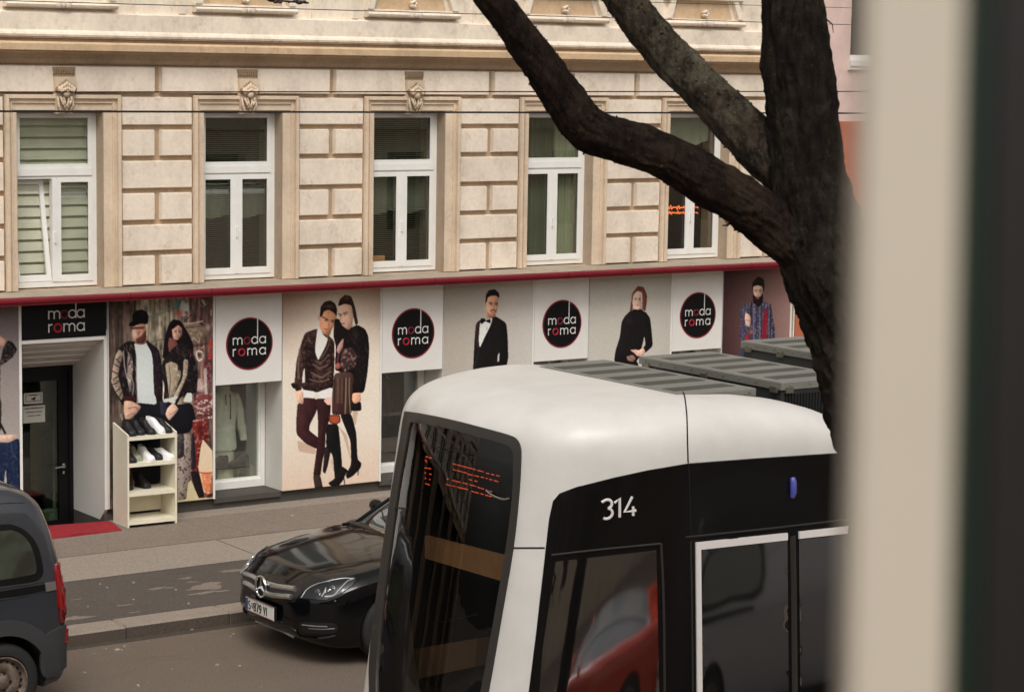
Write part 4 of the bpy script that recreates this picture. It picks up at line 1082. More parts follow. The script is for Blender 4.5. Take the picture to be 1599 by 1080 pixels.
# --- poster 2: couple in leather
p = Paint(13.13, 14.462, 0.263, 2.654, 3)
c0 = p.c((226, 214, 198)); c1 = p.c((148, 112, 92)); c2 = p.c((214, 188, 168))
d = np.clip(np.hypot((p.U-0.55)*1.1, (p.V-0.38)*0.9)*1.5-0.28, 0, 1)[..., None]
top = np.clip(1.15-p.V*3.0, 0, 1)[..., None]
p.img = c0*(1-d*top)+c1*d*top
bt = np.clip((p.V-0.72)*3, 0, 1)[..., None]; p.img = p.img*(1-bt)+c2*bt
p.T = (440, 600, 6.35)
sh_ = (188, 156, 132)
for q_ in ([(156, 545), (340, 630), (338, 690), (172, 662)], [(555, 400), (650, 500), (690, 740), (670, 700), (610, 500)], [(700, 266), (760, 258), (735, 400), (712, 400)], [(150, 190), (175, 190), (160, 300)]): p.poly(q_, sh_, 0.7, relief=False)
for q_ in ([(480, 750), (520, 700), (525, 880)],): p.poly(q_, sh_, 0.5)
C = (440, 450, 6.75); p.T = C
p.poly([(375, 425), (250, 470), (216, 560), (160, 760), (140, 990), (150, 1085), (216, 1070), (226, 900), (248, 830), (245, 1060), (300, 1100), (540, 1080), (560, 800), (560, 560), (500, 500), (440, 480)], (46, 31, 30), tex=0.45, hi=(120, 92, 84))
p.poly([(240, 590), (340, 600), (370, 760), (300, 1040), (250, 1000), (260, 800)], (28, 20, 20), 0.7)
for a_, w_ in (([(318, 890), (420, 935), (515, 880)], 22), ([(335, 800), (400, 840), (480, 815)], 20), ([(300, 960), (400, 985), (500, 960)], 16), ([(350, 770), (420, 780), (500, 700)], 12), ([(195, 640), (180, 790), (182, 950)], 22), ([(285, 520), (300, 560)], 16), ([(420, 740), (480, 640), (510, 540)], 12)): p.stroke(a_, w_, (138, 108, 98), 0.65)
p.stroke([(150, 800), (235, 800)], 6, (120, 96, 90), 0.8); p.poly([(98, 1005), (140, 990), (150, 1060), (120, 1050)], (34, 26, 26))
p.glints([(250, 480), (370, 440), (350, 650), (390, 770), (540, 820), (530, 1060), (300, 1080), (260, 900), (240, 600)], 70, (150, 122, 112), 6, 26, 15, 35, 0.6)
p.glints([(216, 560), (160, 760), (145, 990), (210, 1060), (225, 830), (245, 650)], 26, (140, 112, 102), 6, 24, 85, 30, 0.6)
p.poly([(228, 880), (248, 850), (248, 1080), (218, 1080)], (226, 214, 206))
p.poly([(378, 440), (400, 420), (440, 490), (490, 530), (470, 600), (390, 768), (352, 660)], (226, 222, 214)); p.stroke([(390, 765), (470, 620), (500, 560)], 8, (26, 20, 20), 0.9)
p.poly([(402, 300), (440, 240), (500, 225), (560, 260), (584, 310), (566, 370), (530, 440), (484, 494), (430, 470), (402, 400)], (218, 156, 120)); p.poly([(480, 480), (530, 430), (500, 530), (450, 510)], (120, 76, 60), 0.8)
p.blob(445, 330, 30, 60, (240, 196, 164), 0.7)
p.stroke([(432, 305), (470, 322), (494, 338)], 10, (60, 34, 28), 0.95); p.stroke([(522, 342), (560, 340)], 10, (60, 34, 28), 0.95); p.blob(470, 340, 14, 7, (40, 24, 20), 0.9); p.blob(540, 356, 12, 7, (40, 24, 20), 0.9)
p.stroke([(508, 350), (494, 404)], 8, (150, 92, 70), 0.7); p.stroke([(452, 428), (482, 436), (500, 432)], 10, (150, 72, 60), 0.9); p.blob(395, 315, 12, 24, (210, 150, 124), 0.9)
p.poly([(404, 300), (412, 200), (450, 148), (510, 128), (565, 160), (588, 225), (582, 300), (556, 262), (500, 228), (450, 244), (424, 305)], (44, 30, 28)); p.blob(505, 195, 46, 18, (110, 92, 88), 0.7)
# woman
p.poly([(560, 330), (600, 320), (700, 430), (800, 385), (880, 430), (912, 500), (926, 640), (905, 900), (870, 1100), (760, 1100), (740, 890), (640, 890), (560, 860), (575, 620), (545, 500)], (26, 20, 21), tex=0.2, hi=(70, 60, 58))
p.poly([(640, 640), (740, 625), (796, 700), (780, 830), (660, 892), (618, 800)], (84, 62, 60), 0.6, tex=0.6, hi=(156, 120, 116)); p.blob(780, 500, 20, 50, (60, 54, 54), 0.8)
p.glints([(700, 450), (800, 400), (890, 450), (920, 640), (900, 900), (860, 1070), (770, 1070), (790, 700)], 40, (84, 74, 72), 7, 28, 80, 30, 0.55)
p.poly([(596, 600), (655, 520), (648, 620), (604, 700), (580, 660)], (184, 140, 136)); p.poly([(566, 800), (610, 780), (624, 830), (596, 856), (562, 840)], (160, 92, 84)); p.stroke([(600, 700), (590, 780)], 9, (160, 70, 80), 0.9)
p.poly([(596, 200), (660, 168), (735, 178), (766, 260), (745, 370), (700, 440), (640, 395), (612, 340), (598, 270)], (226, 184, 160)); p.blob(640, 230, 34, 44, (236, 202, 180), 0.5)
p.stroke([(604, 272), (636, 280)], 8, (70, 46, 40), 0.9); p.stroke([(652, 262), (700, 256)], 8, (90, 60, 50), 0.9); p.blob(670, 275, 16, 6, (60, 40, 36), 0.8); p.blob(618, 290, 10, 6, (60, 40, 36), 0.8); p.stroke([(628, 290), (618, 345)], 7, (170, 116, 96), 0.8); p.stroke([(628, 372), (662, 374)], 11, (130, 40, 50), 0.9); p.poly([(700, 400), (745, 340), (750, 400), (705, 450)], (180, 120, 106), 0.8)
p.poly([(592, 195), (612, 120), (670, 70), (735, 88), (775, 200), (808, 372), (780, 395), (758, 300), (738, 182), (664, 166)], (58, 38, 33)); p.blob(690, 105, 24, 18, (120, 94, 84), 0.7); p.stroke([(752, 320), (758, 370)], 7, (222, 196, 150), 0.9)
p.poly([(556, 900), (640, 880), (750, 890), (775, 1100), (535, 1100)], (78, 56, 50))
D_ = (440, 600, 6.35); p.T = D_
p.poly([(510, 0), (705, 0), (715, 120), (690, 300), (640, 310), (600, 300), (500, 292), (500, 150)], (76, 54, 49))
for x_, c_ in ((640, (170, 150, 120)), (672, (164, 142, 112)), (560, (128, 104, 92)), (600, (110, 84, 76)), (660, (36, 26, 26)), (620, (44, 30, 30)), (530, (40, 28, 28))): p.stroke([(x_, -60), (x_-2, 100), (x_-10+(20 if x_ > 650 else 0), 296)], 10, c_, 0.75)
p.poly([(512, 190), (604, 180), (600, 302), (500, 295)], (70, 42, 46), 0.9)
p.poly([(190, -20), (510, -20), (500, 44), (340, 72), (214, 52)], (46, 32, 31), tex=0.3, hi=(110, 90, 86))
p.poly([(160, 200), (222, 128), (350, 140), (352, 260), (282, 400), (276, 455), (372, 530), (362, 642), (240, 584), (150, 492), (148, 350)], (62, 36, 37))
p.poly([(340, 140), (440, 140), (492, 205), (480, 330), (440, 480), (432, 640), (404, 780), (388, 905), (314, 905), (334, 760), (352, 620), (364, 480), (360, 300)], (54, 31, 32)); p.stroke([(385, 400), (400, 420), (384, 500)], 8, (96, 64, 64), 0.6); p.blob(200, 340, 30, 90, (86, 54, 54), 0.6)
p.poly([(426, 620), (500, 596), (462, 800), (434, 884), (408, 860), (420, 740)], (44, 30, 31)); p.poly([(312, 895), (386, 895), (416, 1036), (334, 1044)], (58, 46, 42))
p.poly([(218, 54), (338, 70), (322, 134), (228, 120)], (230, 224, 220)); p.poly([(362, 74), (505, 26), (500, 120), (440, 128), (372, 134)], (230, 224, 220))
p.poly([(136, 62), (214, 68), (222, 176), (206, 196), (152, 168)], (228, 184, 160)); p.stroke([(185, 110), (200, 180)], 6, (170, 110, 90), 0.7); p.poly([(416, 160), (470, 120), (502, 140), (498, 196), (462, 206)], (232, 190, 176))
p.poly([(448, 390), (562, 390), (582, 560), (602, 800), (584, 960), (530, 956), (510, 700), (440, 610)], (24, 22, 24)); p.poly([(466, 300), (580, 300), (586, 372), (540, 398), (476, 380)], (110, 44, 42)); p.poly([(480, 312), (570, 312), (572, 366), (536, 386), (486, 370)], (170, 84, 56), relief=False)
p.poly([(462, 972), (520, 935), (566, 860), (600, 806), (660, 848), (640, 880), (604, 958), (560, 1012), (490, 1004)], (25, 22, 23)); p.stroke([(616, 900), (626, 984)], 9, (25, 22, 23))
p.poly([(580, 296), (692, 286), (742, 480), (752, 735), (794, 780), (780, 832), (706, 906), (650, 934), (636, 892), (690, 790), (684, 560), (620, 400)], (25, 21, 22)); p.stroke([(764, 820), (757, 894)], 8, (25, 21, 22))
p.poly([(700, -20), (822, -20), (802, 72), (704, 92)], (26, 20, 21)); p.poly([(690, 176), (788, 168), (792, 262), (688, 262)], (28, 22, 24)); p.poly([(704, 88), (782, 78), (786, 166), (722, 192), (698, 154)], (228, 174, 144))
p.glints([(160, 210), (340, 180), (280, 400), (340, 560), (240, 580), (150, 490), (150, 350)], 26, (104, 68, 66), 6, 26, 75, 25, 0.5)
p.glints([(350, 180), (480, 200), (470, 330), (430, 640), (390, 880), (330, 880), (360, 500)], 24, (96, 62, 60), 6, 24, 85, 20, 0.5)
p.glints([(450, 400), (560, 400), (590, 800), (530, 940), (510, 700)], 12, (60, 56, 60), 5, 26, 85, 12, 0.5); p.glints([(600, 300), (690, 300), (740, 500), (745, 730), (700, 780), (680, 560)], 12, (60, 56, 60), 5, 26, -80, 12, 0.5)
p.done('poster', 'poster of a dark-haired couple in leather jackets standing full length')

# --- poster 3: man in dinner jacket
p = Paint(15.385, 16.712, 0.263, 2.654, 4)
g = p.U[..., None]; v_ = p.V[..., None]
p.img = p.c((170, 160, 148))*(1-g)+p.c((196, 190, 182))*g; p.img = p.img*(1-0.35*np.clip(v_-0.0, 0, 1))+p.c((214, 208, 202))*0.35*v_
p.T = (680, 400, 4.91)
p.poly([(300, 860), (550, 850), (560, 1200), (530, 1700), (430, 1700), (425, 1200), (400, 1700), (300, 1700)], (24, 23, 24))
p.poly([(312, 515), (360, 478), (400, 480), (460, 458), (545, 512), (556, 620), (560, 780), (545, 850), (560, 960), (285, 960), (292, 840), (300, 680)], (27, 25, 25))
p.poly([(480, 760), (492, 740), (490, 800), (478, 812)], (214, 208, 200), smooth=False)
p.poly([(345, 500), (400, 480), (440, 475), (425, 530), (380, 620), (342, 706), (334, 640)], (224, 224, 217)); p.poly([(312, 520), (342, 500), (334, 640), (340, 712), (316, 700)], (66, 42, 46), 0.9)
p.stroke([(340, 712), (300, 860)], 5, (60, 52, 52), 0.8); p.stroke([(430, 540), (380, 640), (345, 706)], 6, (16, 14, 14))
p.glints([(360, 560), (460, 470), (545, 520), (556, 780), (500, 940), (300, 940)], 22, (58, 54, 54), 4, 26, -78, 18, 0.5)
p.T = (640, 440, 9)
p.poly([(1068, 400), (1200, 420), (1210, 480), (1150, 520), (1080, 500)], (196, 142, 112)); p.poly([(1066, 300), (1100, 215), (1200, 200), (1250, 235), (1243, 340), (1226, 430), (1160, 502), (1112, 474), (1074, 390)], (222, 168, 138))
p.blob(1105, 360, 34, 60, (242, 206, 180), 0.8); p.stroke([(1120, 296), (1160, 298)], 14, (80, 52, 44), 0.9); p.stroke([(1195, 300), (1238, 304)], 14, (80, 52, 44), 0.9); p.blob(1146, 318, 18, 9, (60, 38, 34), 0.9); p.blob(1216, 322, 16, 9, (60, 38, 34), 0.9)
p.stroke([(1180, 320), (1186, 384)], 10, (166, 112, 90), 0.7); p.stroke([(1140, 412), (1172, 396), (1210, 412)], 18, (110, 66, 52), 0.9); p.stroke([(1150, 436), (1192, 436)], 12, (190, 96, 84), 0.9); p.poly([(1090, 420), (1130, 470), (1170, 470), (1215, 440), (1190, 500), (1120, 505)], (140, 92, 72), 0.6)
p.poly([(1064, 300), (1074, 180), (1115, 118), (1195, 105), (1258, 160), (1264, 236), (1215, 196), (1150, 196), (1100, 222), (1086, 290)], (40, 28, 26)); p.blob(1070, 320, 10, 20, (206, 150, 124), 0.9)
p.poly([(1005, 510), (1060, 520), (1070, 545), (1100, 530), (1140, 520), (1140, 588), (1096, 570), (1064, 556), (1010, 600), (990, 560)], (20, 18, 20))
p.done('poster', 'poster of a man in a black dinner jacket and bow tie on pale grey')

# --- poster 4: woman in black
p = Paint(17.615, 18.945, 0.263, 2.654, 5)
g = p.U[..., None]; v_ = p.V[..., None]
p.img = p.c((190, 184, 174))*(1-0.3*v_)+p.c((206, 202, 194))*0.3*v_; p.img = p.img*(1-0.12*np.clip(g-0.7, 0, 1))
p.T = (940, 430, 7.71)
p.poly([(120, 1000), (440, 1000), (460, 1500), (420, 2600), (300, 2600), (290, 1600), (240, 2600), (120, 2600)], (28, 24, 26))
p.poly([(240, 560), (280, 490), (340, 430), (430, 415), (530, 440), (582, 515), (600, 660), (616, 850), (522, 935), (496, 880), (528, 830), (512, 728), (500, 800), (478, 880), (470, 960), (400, 1060), (150, 1040), (165, 910), (220, 740)], (29, 25, 26)); p.blob(330, 550, 40, 40, (58, 44, 52), 0.6)
p.poly([(338, 430), (352, 330), (378, 205), (432, 130), (505, 142), (546, 240), (540, 340), (524, 428), (496, 420), (488, 330), (400, 250), (376, 330), (372, 425)], (104, 62, 54), relief=False)
p.poly([(380, 400), (480, 400), (490, 440), (375, 440)], (150, 104, 92), relief=False); p.stroke([(480, 160), (505, 260), (495, 400)], 22, (150, 78, 72), 0.3)
p.poly([(368, 330), (382, 235), (430, 186), (486, 205), (492, 320), (455, 400), (425, 430), (388, 408)], (238, 204, 184)); p.face(430, 305, 100, 200, (230, 188, 166), 0.02)
for q_ in range(9): p.stroke([(470+q_*8, 170+q_*6), (500+q_*5, 280), (480+q_*6, 425)], 4, (150-q_*8, 84-q_*4, 76-q_*4), 0.7)
for q_ in range(6): p.stroke([(425-q_*4, 150+q_*5), (380-q_*4, 240), (352+q_*4, 420)], 4, (140, 86, 66), 0.6); p.stroke([(390, 425), (480, 430)], 26, (26, 22, 24))
p.poly([(338, 895), (400, 890), (450, 900), (500, 868), (524, 905), (505, 965), (430, 975), (390, 930)], (226, 184, 164)); p.poly([(300, 975), (380, 955), (412, 1000), (372, 1040), (312, 1022)], (150, 116, 106)); p.stroke([(330, 975), (390, 1020)], 8, (90, 62, 58), 0.7)
p.glints([(250, 560), (340, 450), (520, 450), (590, 620), (600, 850), (480, 860), (400, 1000), (180, 990)], 30, (58, 50, 52), 6, 34, 80, 30, 0.5)
p.done('poster', 'poster of a light-haired woman in a black top on pale grey')

# --- poster 5: bearded man
p = Paint(19.845, 21.04, 0.263, 2.654, 6)
g = p.U[..., None]; p.img = p.c((74, 50, 49))*(1-g)+p.c((158, 126, 118))*g; p.img = p.img*(1-0.15*p.V[..., None])
p.T = (1120, 420, 5.4)
p.poly([(196, 580), (480, 600), (500, 1400), (370, 1400), (340, 900), (300, 1400), (200, 1400)], (50, 58, 78), tex=0.3, hi=(90, 96, 112))
p.poly([(188, 345), (225, 300), (290, 280), (400, 268), (458, 318), (490, 520), (484, 614), (300, 640), (236, 640), (188, 570), (205, 450)], (64, 58, 76), tex=0.5, hi=(150, 146, 160), cell=(5, 4))
for x_, c_, w_ in ((310, (128, 124, 142), 8), (335, (50, 44, 62), 9), (360, (120, 116, 134), 7), (375, (48, 44, 60), 8), (450, (44, 38, 54), 10), (438, (130, 120, 132), 5)): p.stroke([(x_, 300), (x_, 620)], w_, c_, 0.8)
p.poly([(392, 350), (426, 345), (414, 612), (378, 620)], (138, 26, 40), 0.95, smooth=False); p.poly([(240, 560), (276, 540), (280, 630), (240, 636)], (148, 34, 42), 0.9); p.blob(288, 530, 12, 16, (190, 96, 60), 0.9)
for y_ in (360, 420, 480, 540, 590): p.stroke([(200, y_), (480, y_+4)], 5, (120, 112, 130), 0.35)
p.poly([(304, 150), (340, 140), (386, 146), (392, 215), (360, 262), (314, 240)], (214, 178, 158)); p.face(346, 196, 80, 130, (206, 166, 146), 0.0)
p.poly([(302, 205), (322, 232), (346, 244), (372, 228), (388, 196), (388, 280), (352, 326), (304, 284)], (33, 21, 23)); p.poly([(294, 190), (300, 112), (344, 64), (394, 84), (402, 150), (390, 210), (384, 150), (340, 136), (306, 150)], (36, 24, 25)); p.stroke([(330, 250), (352, 250)], 7, (170, 104, 96), 0.9)
p.stroke([(290, 280), (286, 410)], 8, (30, 22, 24)); p.poly([(240, 368), (270, 380), (286, 410), (280, 490), (244, 478), (236, 420)], (216, 180, 160)); p.stroke([(245, 430), (280, 440)], 6, (110, 70, 60), 0.7)
p.done('poster', 'poster of a bearded man in a checked shirt on mauve at the shop corner')

# ================================================================ SHOE RACK AND SHOES
m_rack = pm('rack_white', L(222, 214, 192, 1.08), 0.45, 0, 0.06, 5)
A0 = onZ(174, 815, 0.128); A1 = onZ(200, 824, 0.128); B1 = onZ(277, 816, 0.128)
ux = Vector((B1[0]-A1[0], B1[1]-A1[1], 0)); Wd = ux.length; ux.normalize(); uy = Vector((-ux.y, ux.x, 0)); Dp = 0.40
Or = Vector((A1[0], A1[1], 0.125))
def RP(x, y, z): return Or+ux*x+uy*y+Vector((0, 0, z))
def rbox(b, x0, x1, y0, y1, z0, z1):
    b.add([RP(x0, y0, z0), RP(x1, y0, z0), RP(x1, y1, z0), RP(x0, y1, z0), RP(x0, y0, z1), RP(x1, y0, z1), RP(x1, y1, z1), RP(x0, y1, z1)],
          [(0, 3, 2, 1), (4, 5, 6, 7), (0, 1, 5, 4), (1, 2, 6, 5), (2, 3, 7, 6), (3, 0, 4, 7)])
Ht = 1.045
rack = thing('shoe_rack', tuple(Or), 'white wooden shoe rack standing beside the red mat before the graffiti poster', 'shoe rack')
for x0 in (0, Wd-0.02):
    b = MB(); hf, hb = Ht, Ht+0.09
    b.add([RP(x0, 0, 0), RP(x0+0.02, 0, 0), RP(x0+0.02, Dp, 0), RP(x0, Dp, 0), RP(x0, 0, hf), RP(x0+0.02, 0, hf), RP(x0+0.02, Dp, hb), RP(x0, Dp, hb)], [(0, 3, 2, 1), (4, 5, 6, 7), (0, 1, 5, 4), (1, 2, 6, 5), (2, 3, 7, 6), (3, 0, 4, 7)])
    b.build('side_panel', m_rack, rack)
SZ = [0.05, 0.37, 0.70, 1.00]
for z in SZ:
    b = MB(); rbox(b, 0.0205, Wd-0.0205, 0.004, Dp-0.01, z, z+0.022)
    rbox(b, 0.021, Wd-0.021, 0.003, 0.018, z-0.02, z+0.0); b.build('shelf', m_rack, rack)
b = MB(); rbox(b, 0.021, Wd-0.021, Dp-0.02, Dp-0.009, 0.10, 0.30); b.build('back_panel', m_rack, rack)
def shoe(x, z, colr, label, y0=0.04, ln=0.27, rot=0.0, high=False, sole=None, pitch=0.0, lift=0.0):
    """a sneaker, toe towards the street"""
    wd = 0.095
    t = thing('shoe', tuple(RP(x, y0+ln/2, z)), label, 'shoe', 'shoes on the white rack')
    U = MB(); S = MB()
    st = [(0.0, 0.25, 0.030), (0.03, 0.62, 0.048), (0.09, 0.95, 0.060), (0.16, 1.0, 0.070), (0.30, 1.0, 0.078), (0.42, 0.95, 0.098), (0.52, 0.84, 0.118), (0.62, 0.74, 0.128 if not high else 0.15), (0.80, 0.76, 0.120 if not high else 0.16), (0.94, 0.72, 0.118 if not high else 0.165), (1.0, 0.45, 0.108 if not high else 0.15)]
    def tr(lx, ly, lz):
        c_, s_ = math.cos(rot), math.sin(rot)
        return RP(x+c_*lx-s_*(ly-ln/2), y0+ln/2+s_*lx+c_*(ly-ln/2), z+lz*math.cos(pitch)+ly*math.sin(pitch)+lift)
    G = []
    for s_, w_, h_ in st:
        row = []
        for k in range(15):
            a = math.pi*(k/14); hw = wd/2*w_
            row.append(tr(hw*math.copysign(abs(math.cos(a))**0.6, math.cos(a)), s_*ln, 0.02+(h_-0.02)*math.sin(a)**0.75))
        G.append(row)
    U.grid(G); U.add(G[0], [tuple(range(15))]); U.add(G[-1], [tuple(range(15))])
    U.build('upper', colr, t, True, 60)
    op = []
    for k in range(14):
        a = 2*math.pi*k/14; op.append(tr(0.026*math.cos(a), ln*(0.79+0.14*math.sin(a)), (0.125 if not high else 0.163)))
    q = MB(); q.add(op+[tr(0, ln*0.79, 0.10)], [(k, (k+1) % 14, 14) for k in range(14)]); q.build('lining', m_blackp, t)
    so_ = []
    for s_, w_, h_ in st:
        hw = wd/2*w_*1.06+0.002; so_.append((hw, s_*ln))
    ol = [(hw, y) for hw, y in so_]+[(-hw, y) for hw, y in reversed(so_)]
    n = len(ol); S.add([tr(p_[0], p_[1], 0.0) for p_ in ol]+[tr(p_[0], p_[1], 0.026) for p_ in ol], [tuple(range(n))[::-1], tuple(range(n, 2*n))]+[(i, (i+1) % n, n+(i+1) % n, n+i) for i in range(n)])
    S.build('sole', sole or colr, t)
    lc = MB()
    for i in range(4):
        yy = ln*(0.36+0.07*i); hh = 0.084+0.011*i
        lc.tube([tr(-0.028, yy, hh-0.008), tr(0, yy+0.004, hh+0.006), tr(0.028, yy, hh-0.008)], 0.0032, 5)
    lc.build('laces', m_white if colr is m_swhite else m_blackp, t)
    return t
m_swhite = pm('shoe_white', L(226, 224, 222, 1.1), 0.5, 0, 0.04)
m_sblack = pm('shoe_black', (0.012, 0.011, 0.012, 1), 0.55)
m_sgreen = pm('shoe_sage', L(150, 154, 132, 1.0), 0.6)
zt = SZ[3]+0.022
shoe(0.085, zt, m_sblack, 'black trainer at the left end of the top shelf', 0.02, high=True)
shoe(0.20, zt, m_sblack, 'black trainer second along the top shelf, beside the leftmost shoe', 0.05, high=True)
shoe(0.31, zt, m_sblack, 'black trainer with its toe touching the white shoe on the top shelf', 0.03, rot=0.15, high=True)
shoe(0.405, zt, m_swhite, 'white trainer tilted upright on the top shelf', 0.02, rot=0.35, pitch=0.28, lift=0.0)
shoe(0.505, zt, m_sblack, 'black trainer at the right end of the top shelf', 0.04, rot=0.3, pitch=0.15)
zt = SZ[2]+0.022
shoe(0.085, zt, m_sblack, 'black high shoe at the left of the second shelf', 0.02, high=True)
shoe(0.185, zt, m_sgreen, 'sage green shoe on the second shelf', 0.10, high=True)
shoe(0.285, zt, m_swhite, 'large white trainer in the middle of the second shelf', 0.0, ln=0.29, rot=0.15, high=True)
shoe(0.395, zt, m_sblack, 'slim black shoe between two white trainers on the second shelf', 0.06, rot=0.35)
shoe(0.495, zt, m_swhite, 'white trainer at the right end of the second shelf', 0.0, rot=0.55)
zt = SZ[1]+0.022
shoe(0.10, zt, m_sblack, 'black boot at the left of the third shelf', 0.16, ln=0.22, high=True)
shoe(0.30, zt, m_sblack, 'black boot in the middle of the third shelf', 0.16, ln=0.22, rot=0.3, high=True)

# ================================================================ WINDOW DISPLAY
def mesh_loft(sections, n, name, mat, parent=None, origin=None, sm=True):
    b = MB()
    G = [[(cx+rx*math.cos(2*math.pi*k/n), cy+ry*math.sin(2*math.pi*k/n), z) for k in range(n)]+[(cx+rx, cy, z)] for cx, cy, z, rx, ry in sections]
    b.grid(G); b.add(G[0][:-1], [tuple(range(n))[::-1]]); b.add(G[-1][:-1], [tuple(range(n))]); b.origin = origin
    return b.build(name, mat, parent, sm, 60)
m_knit = pm('white_knit', L(226, 224, 212, 1.1), 0.95, 0, 0.12, 30, 0.8, 90)
m_mann = pm('mannequin_cream', L(206, 200, 178, 1.0), 0.5)
a, c = BAYS[0]; yw = FY+0.40
mc = onY(349, 690, yw+0.26); mx, my = mc[0], yw+0.26
t = thing('mannequin', (mx, my, 0.36), 'headless display mannequin in a white hooded knit jumper in the first shop window', 'mannequin')
mesh_loft([(mx, my, 0.36, 0.13, 0.10), (mx, my, 0.62, 0.135, 0.10), (mx, my, 0.72, 0.14, 0.10)], 20, 'hips', m_mann, t)
mesh_loft([(mx, my, 0.70, 0.165, 0.11), (mx, my, 0.74, 0.17, 0.12), (mx, my, 0.95, 0.15, 0.11), (mx, my, 1.10, 0.165, 0.12), (mx, my, 1.27, 0.19, 0.12), (mx, my, 1.36, 0.16, 0.10), (mx, my, 1.41, 0.08, 0.075), (mx, my, 1.47, 0.075, 0.075)], 24, 'jumper', m_knit, t)
for s_ in (-1, 1):
    b = MB(); b.tube(catmull([(mx+s_*0.14, my, 1.35), (mx+s_*0.205, my, 1.20), (mx+s_*0.235, my-0.02, 0.98), (mx+s_*0.25, my-0.05, 0.80)], 5), [0.062]*4+[0.058]*4+[0.052]*4+[0.045]*3+[0.04], 12); b.build('sleeve', m_knit, t, True, 60)
b = MB(); b.tube([(mx+0.03, my-0.12, 1.38), (mx+0.03, my-0.135, 1.22), (mx+0.03, my-0.13, 1.08)], 0.006, 6); b.tube([(mx-0.03, my-0.12, 1.38), (mx-0.03, my-0.135, 1.25)], 0.006, 6); b.build('drawstring', m_blackp, t)
def disp_shoe(px, py, label, rot):
    pp_ = onY(px, py, yw+0.16); Orx = Vector((pp_[0], yw+0.16, pp_[2]))
    t = thing('shoe', tuple(Orx), label, 'shoe', 'shoes in the first shop window')
    G = []
    st = [(0.0, 0.25, 0.03), (0.05, 0.75, 0.045), (0.2, 1.0, 0.06), (0.35, 1.0, 0.075), (0.5, 0.85, 0.11), (0.62, 0.72, 0.125), (0.8, 0.72, 0.115), (0.95, 0.7, 0.12), (1, 0.4, 0.10)]
    for s_, w_, h_ in st:
        G.append([(Orx.x+(s_-0.5)*0.28, Orx.y+0.045*w_*math.cos(math.pi*k/12), Orx.z+h_*math.sin(math.pi*k/12)**0.7+0.02*s_) for k in range(13)])
    b = MB(); b.grid(G); b.add(G[0], [tuple(range(13))]); b.add(G[-1], [tuple(range(13))]); b.build('upper', m_sblack, t, True, 60)
    b = MB(); b.slabz(Orx.x-0.14, Orx.x+0.14, Orx.y-0.045, Orx.y+0.045, Orx.z-0.018, Orx.z+0.004, 0.008); b.build('sole', m_sblack, t)
    st_ = thing('shoe_stand', (Orx.x, Orx.y, 0.36), 'glass stand under the '+label, 'stand', 'display stands')
    b = MB(); b.box(Orx.x-0.10, Orx.x+0.10, Orx.y-0.05, Orx.y+0.05, Orx.z-0.03, Orx.z-0.019); b.build('plate', m_glass, st_)
    b = MB(); b.lathe((Orx.x, Orx.y, 0.36), (0, 0, 1), [(0.0, 0), (0.05, 0), (0.05, 0.008), (0.008, 0.012), (0.008, Orx.z-0.39), (0, Orx.z-0.39)], 16); b.build('foot', m_steel, st_)
disp_shoe(372, 727, 'black shoe at the right of the first shop window', 0)
disp_shoe(340, 729, 'black shoe at the left edge of the first shop window', 0)
b = MB(); b.slabz(a+0.05, a+0.42, yw+0.5, yw+0.8, 0.361, 0.48, 0.01)
single(b, 'display_block', m_dispf, (a+0.2, yw+0.65, 0.36), 'low cream block on the floor of the first shop window', 'display block')
b = MB(); p_ = onY(393, 745, yw+0.3); b.slabz(p_[0]-0.05, p_[0]+0.04, yw+0.25, yw+0.34, 0.361, 0.47, 0.01)
single(b, 'display_block', m_dispf, (p_[0], yw+0.3, 0.36), 'small cream block in the right corner of the first shop window', 'display block')
b = MB(); b.box(a+0.25, a+0.60, yw+0.97, yw+0.985, 0.75, 1.62); single(b, 'hanging_coat', m_sblack, (a+0.4, yw+0.97, 0.75), 'dark garment hanging behind the white jumper', 'garment')
# jackets on hangers in the second window
a, c = BAYS[1]
for i, (fx, lab) in enumerate(((0.15, 'black jacket on a pale hanger nearest the pane in the second shop window'), (0.42, 'black jacket hanging at the right of the second shop window'))):
    hx = a+fx; hy = yw+0.3+0.12*i; t = thing('hanging_jacket', (hx, hy, 0.75), lab, 'jacket', 'jackets in the second window')
    mesh_loft([(hx, hy, 0.72, 0.17, 0.09), (hx, hy, 1.0, 0.16, 0.09), (hx, hy, 1.25, 0.175, 0.09), (hx, hy, 1.38, 0.15, 0.07), (hx, hy, 1.43, 0.06, 0.05)], 16, 'jacket_body', m_sblack, t)
    for s_ in (-1, 1):
        b = MB(); b.tube([(hx+s_*0.15, hy, 1.38), (hx+s_*0.19, hy-0.02, 1.1), (hx+s_*0.19, hy-0.04, 0.82)], [0.055, 0.05, 0.04], 10); b.build('sleeve', m_sblack, t, True)
    b = MB(); b.tube(catmull([(hx-0.17, hy-0.07, 1.37), (hx-0.08, hy-0.08, 1.45), (hx, hy-0.08, 1.48), (hx+0.08, hy-0.08, 1.45), (hx+0.17, hy-0.07, 1.37)], 4), 0.008, 6); b.tube([(hx, hy-0.08, 1.48), (hx, hy-0.06, 1.56), (hx+0.02, hy-0.04, 1.58)], 0.004, 6); b.build('hanger', m_steel if i else m_mann, t)
